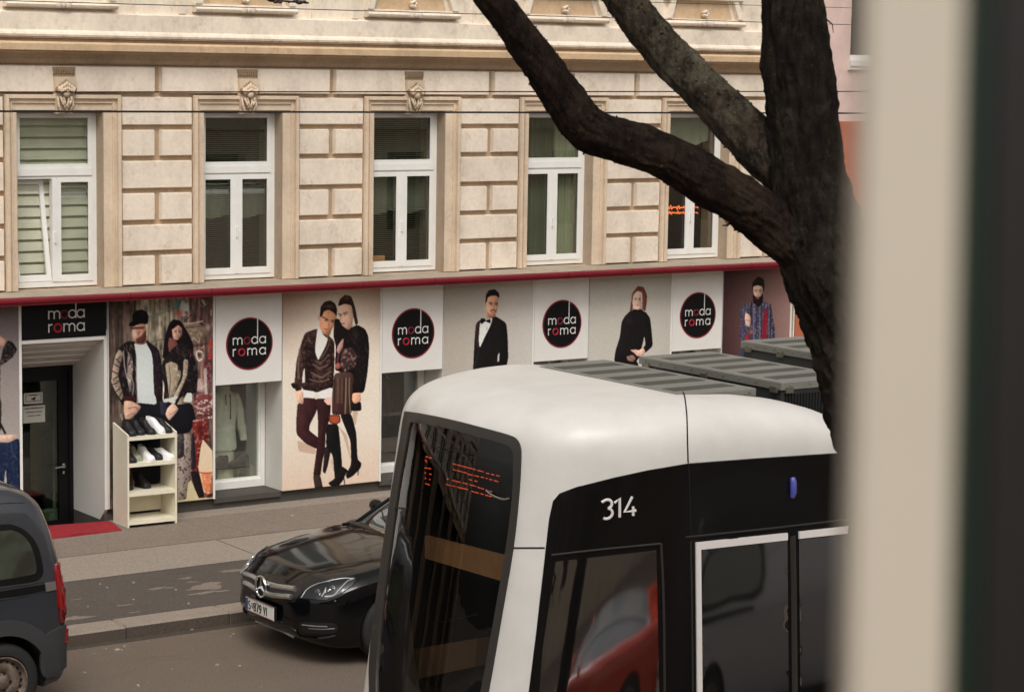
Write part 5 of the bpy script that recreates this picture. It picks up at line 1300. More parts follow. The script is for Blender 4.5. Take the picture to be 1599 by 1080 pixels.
# ================================================================ SURVEY-RAY PIECES (outlines laid onto real bodies)
def decal_px(name, bvh, outline, mat, parent, off=0.003, th=0.004, holes=(), step=6.0, smooth=True, fall=None, skirt=0.006):
    V, F = tri_poly(outline, holes, step)
    O = Vector(CAMPOS); pts = []; nr = []; last = None
    for v in V:
        D = Vector(ray(v.x, v.y)).normalized()
        h, n, i, d = bvh.ray_cast(O, D)
        if h is None:
            h, n, i, d = bvh.find_nearest(O+D*(last or 14.0))
        else: last = (h-O).length
        if n.dot(D) > 0: n = -n
        pts.append(h); nr.append(n)
    # smooth the normals over the patch
    adj = [[] for _ in pts]
    for f in F:
        for k in range(len(f)):
            adj[f[k]].append(f[(k+1) % len(f)]); adj[f[(k+1) % len(f)]].append(f[k])
    for _ in range(2): nr = [(nr[i]+sum((nr[j] for j in adj[i]), Vector())).normalized() for i in range(len(nr))]
    cnt = {}
    for f in F:
        for k in range(len(f)):
            e = (f[k], f[(k+1) % len(f)]); cnt.setdefault(tuple(sorted(e)), []).append(e)
    n = len(pts); m = MB(); m.recalc = True
    fs = list(F)
    for e, lst in cnt.items():
        if len(lst) == 1: a, b = lst[0]; fs.append((b, a, a+n, b+n))
    m.add([p+q*(off+th) for p, q in zip(pts, nr)]+[p-q*skirt for p, q in zip(pts, nr)], fs)
    return m.build(name, mat, parent, smooth, 45)
def hit_px(bvh, x, y, off=0.0):
    O = Vector(CAMPOS); D = Vector(ray(x, y)).normalized(); h, n, i, d = bvh.ray_cast(O, D)
    if h is None: h, n, i, d = bvh.find_nearest(O+D*14)
    if n.dot(D) > 0: n = -n
    return h+n*off
def line_px(mb, bvh, pts, r, off=0.0, n=6, smooth=True, sub=4):
    Q = catmull(pts, sub) if smooth and len(pts) > 2 else [np.array(pts[0])+(np.array(pts[-1])-np.array(pts[0]))*i/8 for i in range(9)] if len(pts) == 2 else [np.array(p) for p in pts]
    mb.tube([hit_px(bvh, q[0], q[1], off) for q in Q], r, n)
    return mb
def crop(ox, oy, s, pts): return [(ox+x/s, oy+y/s) for x, y in pts]
def stroke_glyph(ch):
    """digits and capitals, width 0.6 height 1"""
    return {'3': [[(0.02, 0.88)]+arc(0.27, 0.74, 0.24, 120, -80, 12)+arc(0.27, 0.26, 0.27, 80, -130, 12)], '1': [[(0.05, 0.78), (0.3, 1.0), (0.3, 0)]], '4': [[(0.38, 1), (0.0, 0.25), (0.56, 0.25)], [(0.42, 0.48), (0.42, 0)]],
            '8': [arc(0.28, 0.74, 0.23, 0, 360, 18), arc(0.28, 0.26, 0.26, 0, 360, 18)], '7': [[(0.0, 1), (0.52, 1), (0.2, 0)]], '9': [arc(0.27, 0.7, 0.26, 0, 360, 18), [(0.53, 0.68), (0.48, 0.3), (0.3, 0.02), (0.08, 0.04)]],
            'S': [arc(0.26, 0.75, 0.23, 40, 250, 10)+arc(0.26, 0.26, 0.25, 80, -140, 10)], 'V': [[(0, 1), (0.26, 0), (0.52, 1)]], 'I': [[(0.1, 0), (0.1, 1)]], ' ': []}[ch]
def loft_half(stations, sec, x_of, yc, n=40):
    """closed body from half sections (y>=0 side mirrored)"""
    G = []
    for s_ in stations:
        half = catmull(sec(s_), 5)                    # from bottom centre to top centre
        full = [(yc-p[0], p[1]) for p in half]+[(yc+p[0], p[1]) for p in reversed(half[1:-1])]
        G.append([(x_of(s_, z, y-yc), y, z) for y, z in full]+[])
    b = MB(); m = len(G[0])
    vs = [p for r_ in G for p in r_]
    fs = [(i*m+k, i*m+(k+1) % m, (i+1)*m+(k+1) % m, (i+1)*m+k) for i in range(len(G)-1) for k in range(m)]
    c0 = np.mean(np.array(G[0]), 0); c1 = np.mean(np.array(G[-1]), 0)
    vs += [tuple(c0), tuple(c1)]; q = len(vs)
    fs += [(q-2, (k+1) % m, k) for k in range(m)]+[(q-1, (len(G)-1)*m+k, (len(G)-1)*m+(k+1) % m) for k in range(m)]
    b.add(vs, fs); return b
def interp(tab, s_):
    xs = [t[0] for t in tab]; return [float(np.interp(s_, xs, [t[j] for t in tab])) for j in range(1, len(tab[0]))]
def cyl_y(x, z, r, y0, y1, n=48):
    b = MB(); b.extr_y([(x+r*math.cos(2*math.pi*k/n), z+r*math.sin(2*math.pi*k/n)) for k in range(n)], y0, y1)
    b.mi = [1]*len(b.f); return b
m_tyre = pm('tyre_rubber', (0.012, 0.012, 0.012, 1), 0.8, 0, 0.2, 20)
m_rim = pm('alloy_rim', L(150, 148, 144), 0.3, 0.9)
m_rust = pm('rusty_steel_rim', L(124, 108, 96, 0.9), 0.55, 0.4, 0.6, 14)
m_black = pm('black_trim', (0.008, 0.008, 0.009, 1), 0.4, 0, 0.1)
m_well = pm('wheel_well', (0.004, 0.004, 0.004, 1), 0.9, 0, 0)
def wheel(parent, cx, cz, yout, yin, R, rr, steel=False):
    sg = -1 if yout < yin else 1
    t = MB(); w = abs(yin-yout)
    t.lathe((cx, yout, cz), (0, -sg, 0), [(rr, 0.02), (rr+0.01, 0.0), (R-0.03, -0.002), (R-0.008, 0.015), (R, 0.04), (R, w-0.04), (R-0.03, w), (rr, w)], 48)
    to = t.build('tyre', m_tyre, parent, True, 40)
    r = MB()
    if steel:
        r.lathe((cx, yout, cz), (0, -sg, 0), [(rr, 0.0), (rr-0.012, -0.002), (rr-0.02, 0.02), (rr-0.045, 0.045), (rr-0.07, 0.025), (rr-0.12, 0.03), (0.075, 0.045), (0.06, 0.02), (0.045, 0.005), (0, 0.0)], 48)
        ro = r.build('rim', m_rust, to, True, 50)
        h = MB(); 
        for k in range(20):
            a = 2*math.pi*k/20; px_, pz_ = cx+(rr-0.045)*math.cos(a), cz+(rr-0.045)*math.sin(a)
            h.lathe((px_, yout-sg*0.0335, pz_), (0, sg, 0), [(0.013, -0.01), (0.013, 0.0), (0, 0.0)], 10)
        for k in range(5):
            a = 2*math.pi*k/5; h.lathe((cx+0.075*math.cos(a), yout-sg*0.03, cz+0.075*math.sin(a)), (0, sg, 0), [(0.011, -0.01), (0.011, 0.006), (0, 0.008)], 6)
        h.build('rim_holes', m_black, to)
    else:
        r.lathe((cx, yout, cz), (0, -sg, 0), [(rr, 0.0), (rr-0.01, -0.003), (rr-0.02, 0.01), (rr-0.025, 0.06), (rr-0.06, 0.09), (0, 0.09)], 48)
        for k in range(10):
            a = 2*math.pi*k/10
            r.tube([(cx+0.04*math.cos(a), yout-sg*0.01, cz+0.04*math.sin(a)), (cx+(rr-0.015)*math.cos(a+0.06), yout-sg*0.012, cz+(rr-0.015)*math.sin(a+0.06))], [0.016, 0.011], 6)
        r.lathe((cx, yout, cz), (0, -sg, 0), [(0.055, 0.03), (0.05, 0.0), (0.0, -0.003)], 20)
        r.build('rim', m_rim, to, True, 50)
    return to

# ================================================================ BLACK SALOON
m_bpaint = pm('black_car_paint', (0.003, 0.003, 0.0035, 1), 0.09, 0.0, 0, coat=0.18, spec=0.3)
m_chrome = pm('chrome', L(225, 225, 225), 0.12, 1.0, 0)
m_silver = pm('satin_silver', L(190, 190, 188), 0.28, 0.9, 0)
m_cglass = pm('car_glass', (0.012, 0.016, 0.014, 1), 0.03, 0, 0, coat=1.0, spec=1.0)
m_lens = glass('lamp_lens', (0.92, 0.94, 0.95), 1.4)
CX0, CY0 = 9.79, 17.88
car = thing('saloon_car', (CX0+2.3, CY0, 0), 'black saloon car parked at the kerb, its silver grille and headlamp facing left', 'car')
ct = [(0.0, .46, .60, .36), (0.012, .56, .66, .30), (0.035, .65, .70, .25), (0.07, .715, .73, .215), (0.12, .765, .755, .20), (0.2, .81, .785, .18), (0.32, .85, .815, .17), (0.5, .885, .855, .165), (0.8, .905, .91, .165), (1.2, .905, .965, .165), (1.5, .905, .97, .165), (2.5, .905, .96, .165), (3.6, .905, .98, .165), (4.1, .89, 1.0, .17), (4.45, .85, 1.01, .2), (4.6, .80, .98, .24), (4.67, .72, .92, .3), (4.69, .6, .85, .4)]
def csec(s_):
    W, zt, zb = interp(ct, s_)
    zs = zt-0.10+0.02*min(s_, 1.2)-0.0*s_
    if s_ > 1.3: zs = zt-0.045
    m = (zb+zs)/2
    return [(0, zb), (W*0.55, zb), (W*0.86, zb), (W*0.965, zb+0.05), (W*0.995, m-0.06), (W, m+0.03), (W*0.985, zs-0.07), (W*0.955, zs-0.015), (W*0.88, zs+0.03), (W*0.74, zt-0.03), (W*0.45, zt-0.006), (0, zt)]
def cx_of(s_, z, dy):
    bow = 0.16*(min(abs(dy), 0.8)/0.8)**2.2*max(0, 1-s_/0.5)       # nose bowed in plan
    rake = max(0, z-0.62)*0.9*max(0, 1-s_/0.25)+max(0, 0.36-z)*0.35*max(0, 1-s_/0.3)
    return CX0+s_+bow+rake
sts = [0, .006, .012, .022, .035, .05, .07, .095, .12, .16, .2, .26, .32, .4]+[0.5+0.1*i for i in range(36)]+[4.1, 4.2, 4.3, 4.45, 4.52, 4.6, 4.64, 4.67, 4.69]
sts = sorted(set(round(s_, 3) for s_ in sts))
body = loft_half(sts, csec, cx_of, CY0).build('body', [m_bpaint, m_well], car, True, 60)
cut = [cyl_y(CX0+xw, 0.33, 0.355, y0, y1).build('c', [m_bpaint, m_well]) for xw in (0.86, 3.70) for y0, y1 in ((CY0-1.2, CY0-0.62), (CY0+0.62, CY0+1.2))]
BV = bvh_of(body)
boolean(body, cut); smooth_by_angle(body, 35)
for xw in (0.86, 3.70):
    for sd in (-1, 1): wheel(car, CX0+xw, 0.325, CY0+sd*0.895, CY0+sd*0.67, 0.325, 0.225)
# greenhouse
gt = [(1.16, .72, .935), (1.35, .72, .97), (1.7, .68, 1.15), (2.0, .61, 1.31), (2.25, .575, 1.405), (2.4, .56, 1.44), (2.9, .555, 1.44), (3.3, .56, 1.40), (3.7, .60, 1.27), (4.1, .66, 1.08), (4.2, .66, 1.02)]
G = []
for s_ in [1.16+0.08*i for i in range(39)]:
    w, zr = interp(gt, s_); wb = min(0.80, w+0.5*max(0.02, (zr-0.93))); r_ = []
    half = catmull([(wb, 0.90), (wb*0.985, 0.95), (w+0.03, zr-0.07), (w-0.05, zr-0.025), (w*0.5, zr), (0, zr+0.008)], 4)
    full = [(CY0-p[0], p[1]) for p in half]+[(CY0+p[0], p[1]) for p in reversed(half[:-1])]
    G.append([(CX0+s_+0.10*(abs(y-CY0)/0.7)**2*max(0, 1-(s_-1.1)/0.9), y, z) for y, z in full])
gb = MB(); gb.grid(G); gho = gb.build('glasshouse', m_cglass, car, True, 60)
GB = bvh_of(gho)
rf = [(CX0+s_, CY0+d) for s_, d in [(2.08, -.50), (2.0, 0), (2.08, .50), (3.35, .52), (3.35, -.52)]]
decal('roof', GB, rf, 'z-', 3.0, m_bpaint, car, 0.003, 0.004, step=0.12)
b = MB()
for sd in (-1, 1):
    pts = []
    for s_ in (1.36, 1.55, 1.75, 2.0, 2.25, 2.6, 3.2, 3.6, 4.0):
        w, zr = interp(gt, s_); pts.append((CX0+s_+0.1*max(0, 1-(s_-1.1)/0.9), CY0+sd*(w+0.005), zr-0.035))
    b.tube(pts, 0.028, 8)
b.build('roof_pillars', m_bpaint, car, True)
b = MB(); b.box(CX0+1.28, CX0+1.40, CY0-0.62, CY0+0.62, 0.94, 0.968)
b.build('cowl', m_black, car)
for sd in (-1, 1):
    b = MB(); b.tube([(CX0+1.27, CY0+sd*0.1-0.25, 1.0), (CX0+1.40, CY0+sd*0.2, 1.075), (CX0+1.47, CY0+sd*0.30+0.05, 1.115)], 0.008, 6); b.build('wiper', m_black, car)
for sd in (1, -1):   # door mirrors
    mxx, myy, mz = CX0+1.80, CY0+sd*0.98, 1.02
    b = MB(); b.ball((mxx, myy, mz), 0.06, 0.10, 0.065, 18, 12); b.tube([(mxx+0.02, CY0+sd*0.82, 0.93), (mxx+0.01, myy-sd*0.06, mz-0.03)], 0.022, 8); b.build('door_mirror', m_bpaint, car, True, 60)
# front details, laid out on the bumper skin
K = lambda pts: crop(360, 770, 4.32, pts)
decal_px('grille_opening', BV, catmull(K([(92, 545), (140, 535), (280, 580), (450, 630), (490, 655), (455, 700), (425, 735), (300, 715), (190, 690), (115, 665), (90, 600)]), 3, True), m_black, car, 0.001, 0.003, step=4)
b = MB()
for pts, r_ in (([(103, 546), (150, 562), (200, 590)], 0.022), ([(106, 600), (150, 622), (195, 652)], 0.022), ([(245, 610), (330, 634), (440, 648)], 0.025), ([(245, 668), (320, 688), (418, 698)], 0.025)):
    line_px(b, BV, K(pts), r_, 0.012, 8)
b.build('grille_bar', m_silver, car, True)
sc_ = hit_px(BV, *K([(218, 633)])[0], 0.02); b = MB()
b.tube([(sc_.x, sc_.y+0.092*math.cos(2*math.pi*k/36), sc_.z+0.092*math.sin(2*math.pi*k/36)) for k in range(37)], 0.012, 8, cap=False)
b.build('badge_ring', m_chrome, car, True)
b = MB(); b.lathe((sc_.x+0.012, sc_.y, sc_.z), (-1, 0, 0), [(0.088, -0.01), (0.088, 0.0), (0, 0.0)], 32); b.build('badge_disc', m_black, car)
b = MB()
for k in range(3):
    a = math.pi/2+2*math.pi*k/3; tip = (sc_.x, sc_.y+0.086*math.cos(a), sc_.z+0.086*math.sin(a)); c_ = (sc_.x-0.016, sc_.y, sc_.z)
    l_ = (sc_.x+0.008, sc_.y+0.017*math.cos(a+1.05), sc_.z+0.017*math.sin(a+1.05)); r_ = (sc_.x+0.008, sc_.y+0.017*math.cos(a-1.05), sc_.z+0.017*math.sin(a-1.05))
    b.add([tip, l_, c_, r_], [(0, 1, 2), (0, 2, 3)])
b.build('badge_star', m_chrome, car)
# plate
pl_x = CX0-0.022; pz0, pz1 = 0.362, 0.482; py0, py1 = CY0-0.255, CY0+0.265
plo = thing('tmp', (0, 0, 0), None, None); bpy.data.objects.remove(plo)
b = MB(); b.slabz(pl_x+0.004, pl_x+0.03, py0-0.006, py1+0.006, pz0-0.008, pz1+0.008, 0.003); b.build('plate_holder', m_black, car)
b = MB(); b.box(pl_x-0.002, pl_x+0.0035, py0, py1, pz0, pz1); plt = b.build('number_plate', pm('plate_white', L(214, 212, 204, 1.1), 0.4, 0, 0.03), car)
b = MB(); b.box(pl_x-0.0045, pl_x-0.0025, py1-0.045, py1, pz0+0.003, pz1-0.003); b.build('plate_band', pm('plate_blue', L(56, 62, 120), 0.4, 0, 0), plt)
b = MB(); b.box(pl_x-0.004, pl_x-0.0025, py0, py1-0.046, pz1-0.005, pz1); b.box(pl_x-0.004, pl_x-0.0025, py0, py1-0.046, pz0, pz0+0.005); b.build('plate_stripes', m_ringr, plt)
b = MB(); y = py1-0.06
for ch in 'S#879 VI':
    if ch == '#':
        b.tube([(pl_x-0.003, y-0.012, pz0+0.085), (pl_x-0.003, y-0.038, pz0+0.085), (pl_x-0.003, y-0.036, pz0+0.055), (pl_x-0.003, y-0.025, pz0+0.04), (pl_x-0.003, y-0.014, pz0+0.055), (pl_x-0.003, y-0.012, pz0+0.085)], 0.004, 5); y -= 0.05; continue
    if ch == ' ': y -= 0.028; continue
    for st in stroke_glyph(ch): b.tube([(pl_x-0.003, y-p[0]*0.066, pz0+0.022+p[1]*0.076) for p in st], 0.0058, 6)
    y -= 0.050 if ch != 'I' else 0.02
b.build('plate_lettering', m_black, plt)
# near headlamp with the lens and its inner bright work, mirrored to the far side
def both_sides(objs):
    for o in objs:
        c = o.copy(); c.data = o.data.copy(); col.objects.link(c); c.parent = o.parent; ORG[c] = ORG[o]
        for v in c.data.vertices: v.co.y = -v.co.y
        bm = bmesh.new(); bm.from_mesh(c.data); bmesh.ops.reverse_faces(bm, faces=bm.faces); bm.to_mesh(c.data); bm.free()
hl = catmull(K([(478, 708), (510, 660), (560, 620), (640, 592), (740, 572), (830, 570), (850, 585), (820, 625), (760, 668), (690, 705), (620, 720), (540, 712)]), 3, True)
H0 = decal_px('headlamp', BV, hl, m_blackp, car, 0.001, 0.003, step=3)
b = MB()
line_px(b, BV, K([(486, 704), (520, 655), (580, 620), (660, 598), (760, 580), (836, 580)]), 0.007, 0.012)
line_px(b, BV, K([(836, 582), (790, 600), (740, 650), (700, 690), (640, 700)]), 0.009, 0.012)
line_px(b, BV, K([(650, 640), (635, 675), (618, 700)]), 0.009, 0.01)
H1 = b.build('lamp_brightwork', m_chrome, car, True)
b = MB()
for q, r_ in (((590, 668), 0.026), ((690, 645), 0.03), ((668, 655), 0.012), ((610, 680), 0.012)):
    h_ = hit_px(BV, *K([q])[0], 0.008); b.lathe(h_, (-1, -0.4, 0.1), [(r_, -0.01), (r_*0.9, 0.004), (r_*0.6, 0.001), (0, 0.006)], 16)
H2 = b.build('lamp_reflector', m_chrome, car, True)
H3 = decal_px('lamp_glass', BV, hl, m_lens, car, 0.016, 0.003, step=4)
b = MB(); line_px(b, BV, K([(488, 884), (560, 893), (655, 896)]), 0.006, 0.006); line_px(b, BV, K([(530, 908), (620, 914), (705, 910)]), 0.005, 0.004)
H4 = b.build('bumper_strip', m_silver, car, True)
H5 = decal_px('bumper_intake', BV, catmull(K([(470, 870), (600, 870), (715, 880), (710, 935), (600, 945), (500, 935)]), 3, True), m_black, car, 0.001, 0.003, step=5)
b = MB(); line_px(b, BV, K([(415, 905), (445, 925), (470, 958), (560, 972), (640, 970), (712, 955)]), 0.012, 0.004)
H6 = b.build('bumper_lip', m_bpaint, car, True)
both_sides([H0, H1, H2, H3, H4, H5, H6])
b = MB(); line_px(b, BV, K([(150, 848), (250, 888), (350, 925), (432, 968)]), 0.007, 0.006); b.build('lower_lip_highlight', m_silver, car, True)  # silver tube paints the highlight along the lower bumper lip
decal_px('lower_grille', BV, K([(118, 815), (300, 862), (430, 900), (440, 925), (330, 900), (130, 835)]), m_black, car, 0.001, 0.003, step=4)
b = MB(); line_px(b, BV, K([(492, 566), (498, 600), (492, 625)]), 0.0022, 0.0); line_px(b, BV, K([(492, 566), (560, 540), (680, 505), (820, 470), (960, 448)]), 0.0022, 0.0); line_px(b, BV, K([(106, 520), (200, 545), (330, 575), (420, 590), (492, 566)]), 0.002, 0.0)
b.build('panel_gap', m_well, car)

# ================================================================ DARK GREY VAN
m_vpaint = pm('grey_van_paint', L(66, 68, 74, 0.62), 0.26, 0.15, 0.04, coat=0.8)
m_vplast = pm('grey_plastic', L(70, 70, 72, 0.55), 0.6, 0, 0.1, 5)
VX, VY = 7.64, 18.0
van = thing('van', (VX-2.1, VY, 0), 'dark grey van with red tail lamp and rusty steel wheel, cut by the left edge', 'van')
lean_t = [(0, 0.03), (0.35, 0.0), (0.85, 0.0), (1.0, 0.01), (1.24, 0.055), (1.5, 0.115), (1.7, 0.19), (1.8, 0.28), (1.87, 0.42), (2, 0.5)]
vt = [(0.0, .60, 1.78, .42), (0.01, .70, 1.80, .36), (0.03, .79, 1.83, .31), (0.07, .85, 1.85, .27), (0.13, .885, 1.87, .24), (0.25, .905, 1.88, .22), (0.6, .915, 1.89, .2), (2.6, .915, 1.89, .2), (2.9, .91, 1.84, .2), (3.05, .905, 1.62, .2), (3.2, .90, 1.38, .2), (3.35, .90, 1.15, .2), (3.9, .86, 0.98, .2), (4.1, .78, .85, .24), (4.18, .66, .7, .3)]
def vsec(s_):
    W, zt, zb = interp(vt, s_)
    if zt > 1.3:
        return [(0, zb), (W*0.6, zb), (W*0.9, zb), (W*0.98, zb+0.06), (W, 0.55), (W*0.995, 0.8), (W*0.985, 1.05), (W*0.955, 1.3), (W*0.905, zt-0.30), (W*0.86, zt-0.14), (W*0.80, zt-0.05), (W*0.66, zt-0.012), (0, zt)]
    h = zt-zb
    return [(0, zb), (W*0.6, zb), (W*0.9, zb), (W*0.98, zb+0.06), (W, zb+h*.3), (W, zb+h*.4), (W*0.99, zb+h*.5), (W*0.975, zb+h*.62), (W*0.96, zb+h*.75), (W*0.93, zb+h*.85), (W*0.86, zb+h*.94), (W*0.7, zb+h*.98), (0, zt)]
def vx_of(s_, z, dy):
    return VX-s_-interp(lean_t, z)[0]*max(0, 1-s_/1.3)-0.02*(abs(dy)/0.9)**3*max(0, 1-s_/0.3)
vst = sorted(set([0, .005, .01, .02, .03, .05, .07, .1, .13, .19, .25, .35]+[round(.45+.1*i, 3) for i in range(36)]+[4.05, 4.1, 4.14, 4.18]))
vbody = loft_half(vst, vsec, vx_of, VY).build('body', [m_vpaint, m_well], van, True, 60)
VB = bvh_of(vbody)
wcx = onY(5, 1050, 17.1)[0]
cut = [cyl_y(xw, 0.33, 0.375, y0, y1).build('c', [m_vpaint, m_well]) for xw in (wcx, wcx-2.7) for y0, y1 in ((VY-1.2, VY-0.62), (VY+0.62, VY+1.2))]
boolean(vbody, cut); smooth_by_angle(vbody, 35)
for xw in (wcx, wcx-2.7):
    for sd in (-1, 1): wheel(van, xw, 0.315, VY+sd*0.90, VY+sd*0.68, 0.315, 0.215, True)
Q = lambda pts: crop(0, 750, 3.275, pts)
decal_px('window_seal', VB, catmull(Q([(-700, 262), (-300, 240), (0, 225), (70, 226), (140, 262), (190, 325), (214, 400), (222, 470), (200, 505), (150, 520), (0, 540), (-300, 575), (-700, 620)]), 3, True), m_blackp, van, 0.0, 0.003, step=7)
decal_px('side_window', VB, catmull(Q([(-660, 300), (-300, 275), (0, 258), (70, 256), (128, 290), (165, 350), (184, 420), (184, 462), (160, 480), (0, 508), (-300, 540), (-660, 580)]), 3, True), pm('van_glass', (0.03, 0.04, 0.026, 1), 0.02, 0, 0.7, 6, coat=1, spec=1), van, 0.004, 0.003, step=7)  # blotchy tint puts varied reflections into the glass colour
decal_px('slide_rail', VB, Q([(-600, 665), (0, 566), (235, 528), (288, 512), (292, 560), (235, 572), (0, 600), (-600, 690)]), m_blackp, van, 0.002, 0.003, step=7)
b = MB(); line_px(b, VB, Q([(-600, 645), (-200, 582), (0, 550), (120, 534), (228, 512)]), 0.004, 0.004); line_px(b, VB, Q([(-600, 700), (-200, 640), (0, 608), (120, 590), (232, 566)]), 0.004, 0.004); b.build('rail_moulding', m_vpaint, van, True)
decal_px('rail_cap', VB, Q([(230, 522), (282, 514), (288, 556), (234, 568)]), m_silver, van, 0.004, 0.006, step=4)
m_red_l = pm('tail_red', L(150, 8, 14, 0.9), 0.15, 0, 0.05, coat=1); m_red_d = pm('tail_dark_red', L(110, 14, 22, 0.9), 0.2, 0, 0.05, coat=1)
tl = decal_px('tail_lamp', VB, catmull(Q([(284, 425), (312, 424), (328, 480), (336, 560), (336, 650), (302, 655), (294, 600), (284, 500)]), 3, True), m_red_l, van, 0.008, 0.01, step=4)
decal_px('tail_lamp_foot', VB, Q([(302, 657), (336, 652), (330, 700), (322, 726), (304, 724)]), m_red_d, tl, 0.006, 0.01, step=4)
b = MB(); line_px(b, VB, Q([(298, 545), (332, 545)]), 0.003, 0.02); b.build('lamp_rib', m_red_d, tl)
arc_c = (wcx, 0.33)
fl = [(arc_c[0]+0.50*math.cos(rad(a_)), arc_c[1]+0.50*math.sin(rad(a_))) for a_ in range(-5, 186, 8)]+[(arc_c[0]+0.378*math.cos(rad(a_)), arc_c[1]+0.378*math.sin(rad(a_))) for a_ in range(185, -6, -8)]
decal('wheel_arch_trim', VB, fl, 'y+', 15.0, m_vplast, van, 0.010, 0.012, step=0.05)
decal_px('bumper', VB, catmull(Q([(228, 800), (262, 768), (300, 750), (338, 735), (346, 800), (344, 900), (330, 950), (250, 1000), (212, 985), (205, 900)]), 3, True), m_vplast, van, 0.006, 0.014, step=6)
decal_px('bumper_reflector', VB, Q([(328, 756), (341, 752), (343, 828), (334, 834)]), m_red_l, van, 0.026, 0.004, step=4)
b = MB(); line_px(b, VB, Q([(222, 112), (255, 200), (278, 300), (290, 420)]), 0.0025, 0.0); line_px(b, VB, Q([(-300, 140), (0, 118), (210, 112)]), 0.004, 0.0); b.build('panel_gap', m_well, van)

# parked vehicles on the near side, seen mirrored in the tram glass
gv = copy_tree(van); gv.location = (12.2, 5.35, 0); gv.rotation_euler = (0, 0, math.pi)
tag(gv, 'grey van across the street, seen only mirrored in the tram doors', 'van')
rc = copy_tree(car); rc.location = (7.30, 4.35, 0); tag(rc, 'low red roadster across the street, seen only mirrored in the cab side window', 'car')
m_rpaint = pm('red_car_paint', L(204, 58, 26, 1.0), 0.2, 0, 0, coat=1.0)
for ch in [x for x in bpy.data.objects if x.parent == rc]:
    if ch.type == 'MESH' and ch.data.materials and ch.data.materials[0] == m_bpaint:
        ch.data = ch.data.copy(); ch.data.materials[0] = m_rpaint
m_gpaint = pm('silver_van_paint', L(168, 168, 172, 0.9), 0.3, 0.2, 0.04, coat=0.8)
for ch in [x for x in bpy.data.objects if x.parent == gv]:
    if ch.type == 'MESH' and ch.data.materials and ch.data.materials[0] in (m_vpaint, m_vplast):
        ch.data = ch.data.copy(); ch.data.materials[0] = m_gpaint
for ch in [x for x in bpy.data.objects if x.parent == rc]:
    nm = ch.name.split('.')[0]
    if nm in ('glasshouse', 'roof', 'roof_pillars', 'wiper'):
        ch.data = ch.data.copy()
        for v in ch.data.vertices: v.co.z = 0.93+(v.co.z-0.93)*0.45
        if nm != 'wiper': ch.data.materials[0] = m_gpaint
# ================================================================ TRAM
m_tw = pm('tram_white', L(210, 206, 200, 1.02), 0.42, 0, 0.07, 3.5, bump=0.03, bs=8, coat=0.10)
m_tb = pm('tram_black', (0.004, 0.0036, 0.0036, 1), 0.25, 0, 0.1, coat=0.12, spec=0.35)
m_tint = pm('tram_interior', (0.020, 0.019, 0.018, 1), 0.8, 0, 0)
m_tgl = pm('tram_side_glass', (0.006, 0.006, 0.006, 1), 0.05, 0, 0, coat=0.0, spec=1.0)
m_tgl.node_tree.nodes['Principled BSDF'].inputs['IOR'].default_value = 2.4
m_wgl = glass('windscreen_glass', (0.56, 0.51, 0.45), 1.0)
m_seal = pm('rubber_seal', (0.028, 0.024, 0.020, 1), 0.5, 0, 0.1)
YC = 11.3
tram = thing('tram', (12.0, YC, 0), 'white low-floor tram with black window band and number 314', 'tram')
base = [(7.405, 11.3), (7.412, 11.15), (7.435, 11.0), (7.475, 10.85), (7.525, 10.71), (7.553, 10.60), (7.60, 10.51), (7.69, 10.415), (7.84, 10.32), (8.02, 10.24), (8.25, 10.17), (8.55, 10.125), (8.95, 10.105), (9.4, 10.10), (9.8, 10.10)]
near = [tuple(p) for p in catmull(base, 6)]+[(x, 10.10) for x in np.arange(10.0, 20.1, 0.5)]
def ring_at(z, inset):
    out = []
    for x, y in near:
        w = max(0.0, min(1.0, (8.6-x)/1.1)); w = w*w*(3-2*w)
        dx = -0.15*(3.1-z)*w if z < 3.1 else 0.0
        out.append((x+dx+inset*1.25*w, YC+(y-YC)*(1-inset/1.2), z))
    far = [(x, 2*YC-y, z_) for x, y, z_ in reversed(out[1:])]
    return out, far
def zdrop(x):
    return float(np.interp(x, [8.5, 9.0, 9.3, 9.5, 9.62, 9.72, 9.8], [0, 0.03, 0.075, 0.13, 0.19, 0.26, 0.30]))
R_ = []
for z in [0.32, 0.5]+[0.7+0.115*i for i in range(21)]: R_.append((round(z, 3), 0.0))
for k in range(1, 19):
    ph = rad(90*k/18); R_.append((3.0+0.385*math.sin(ph)**0.66, 0.46*(1-max(0, math.cos(ph))**0.66)))
G = []
for z, ins in R_:
    n_, f_ = ring_at(z, ins)
    row = n_+f_[0:]     # near nose->rear, then far rear->nose
    row = [(x, y, (zz if zz <= 3.0 else 3.0+(zz-3.0)*(1-zdrop(x)/0.385*0.98))) for x, y, zz in row]
    G.append(row)
b = MB(); m = len(G[0]); vs = [p for r_ in G for p in r_]
fs = [(i*m+k, i*m+(k+1) % m, (i+1)*m+(k+1) % m, (i+1)*m+k) for i in range(len(G)-1) for k in range(m)]
top = [(len(G)-1)*m+k for k in range(m)]; h_ = len(near)
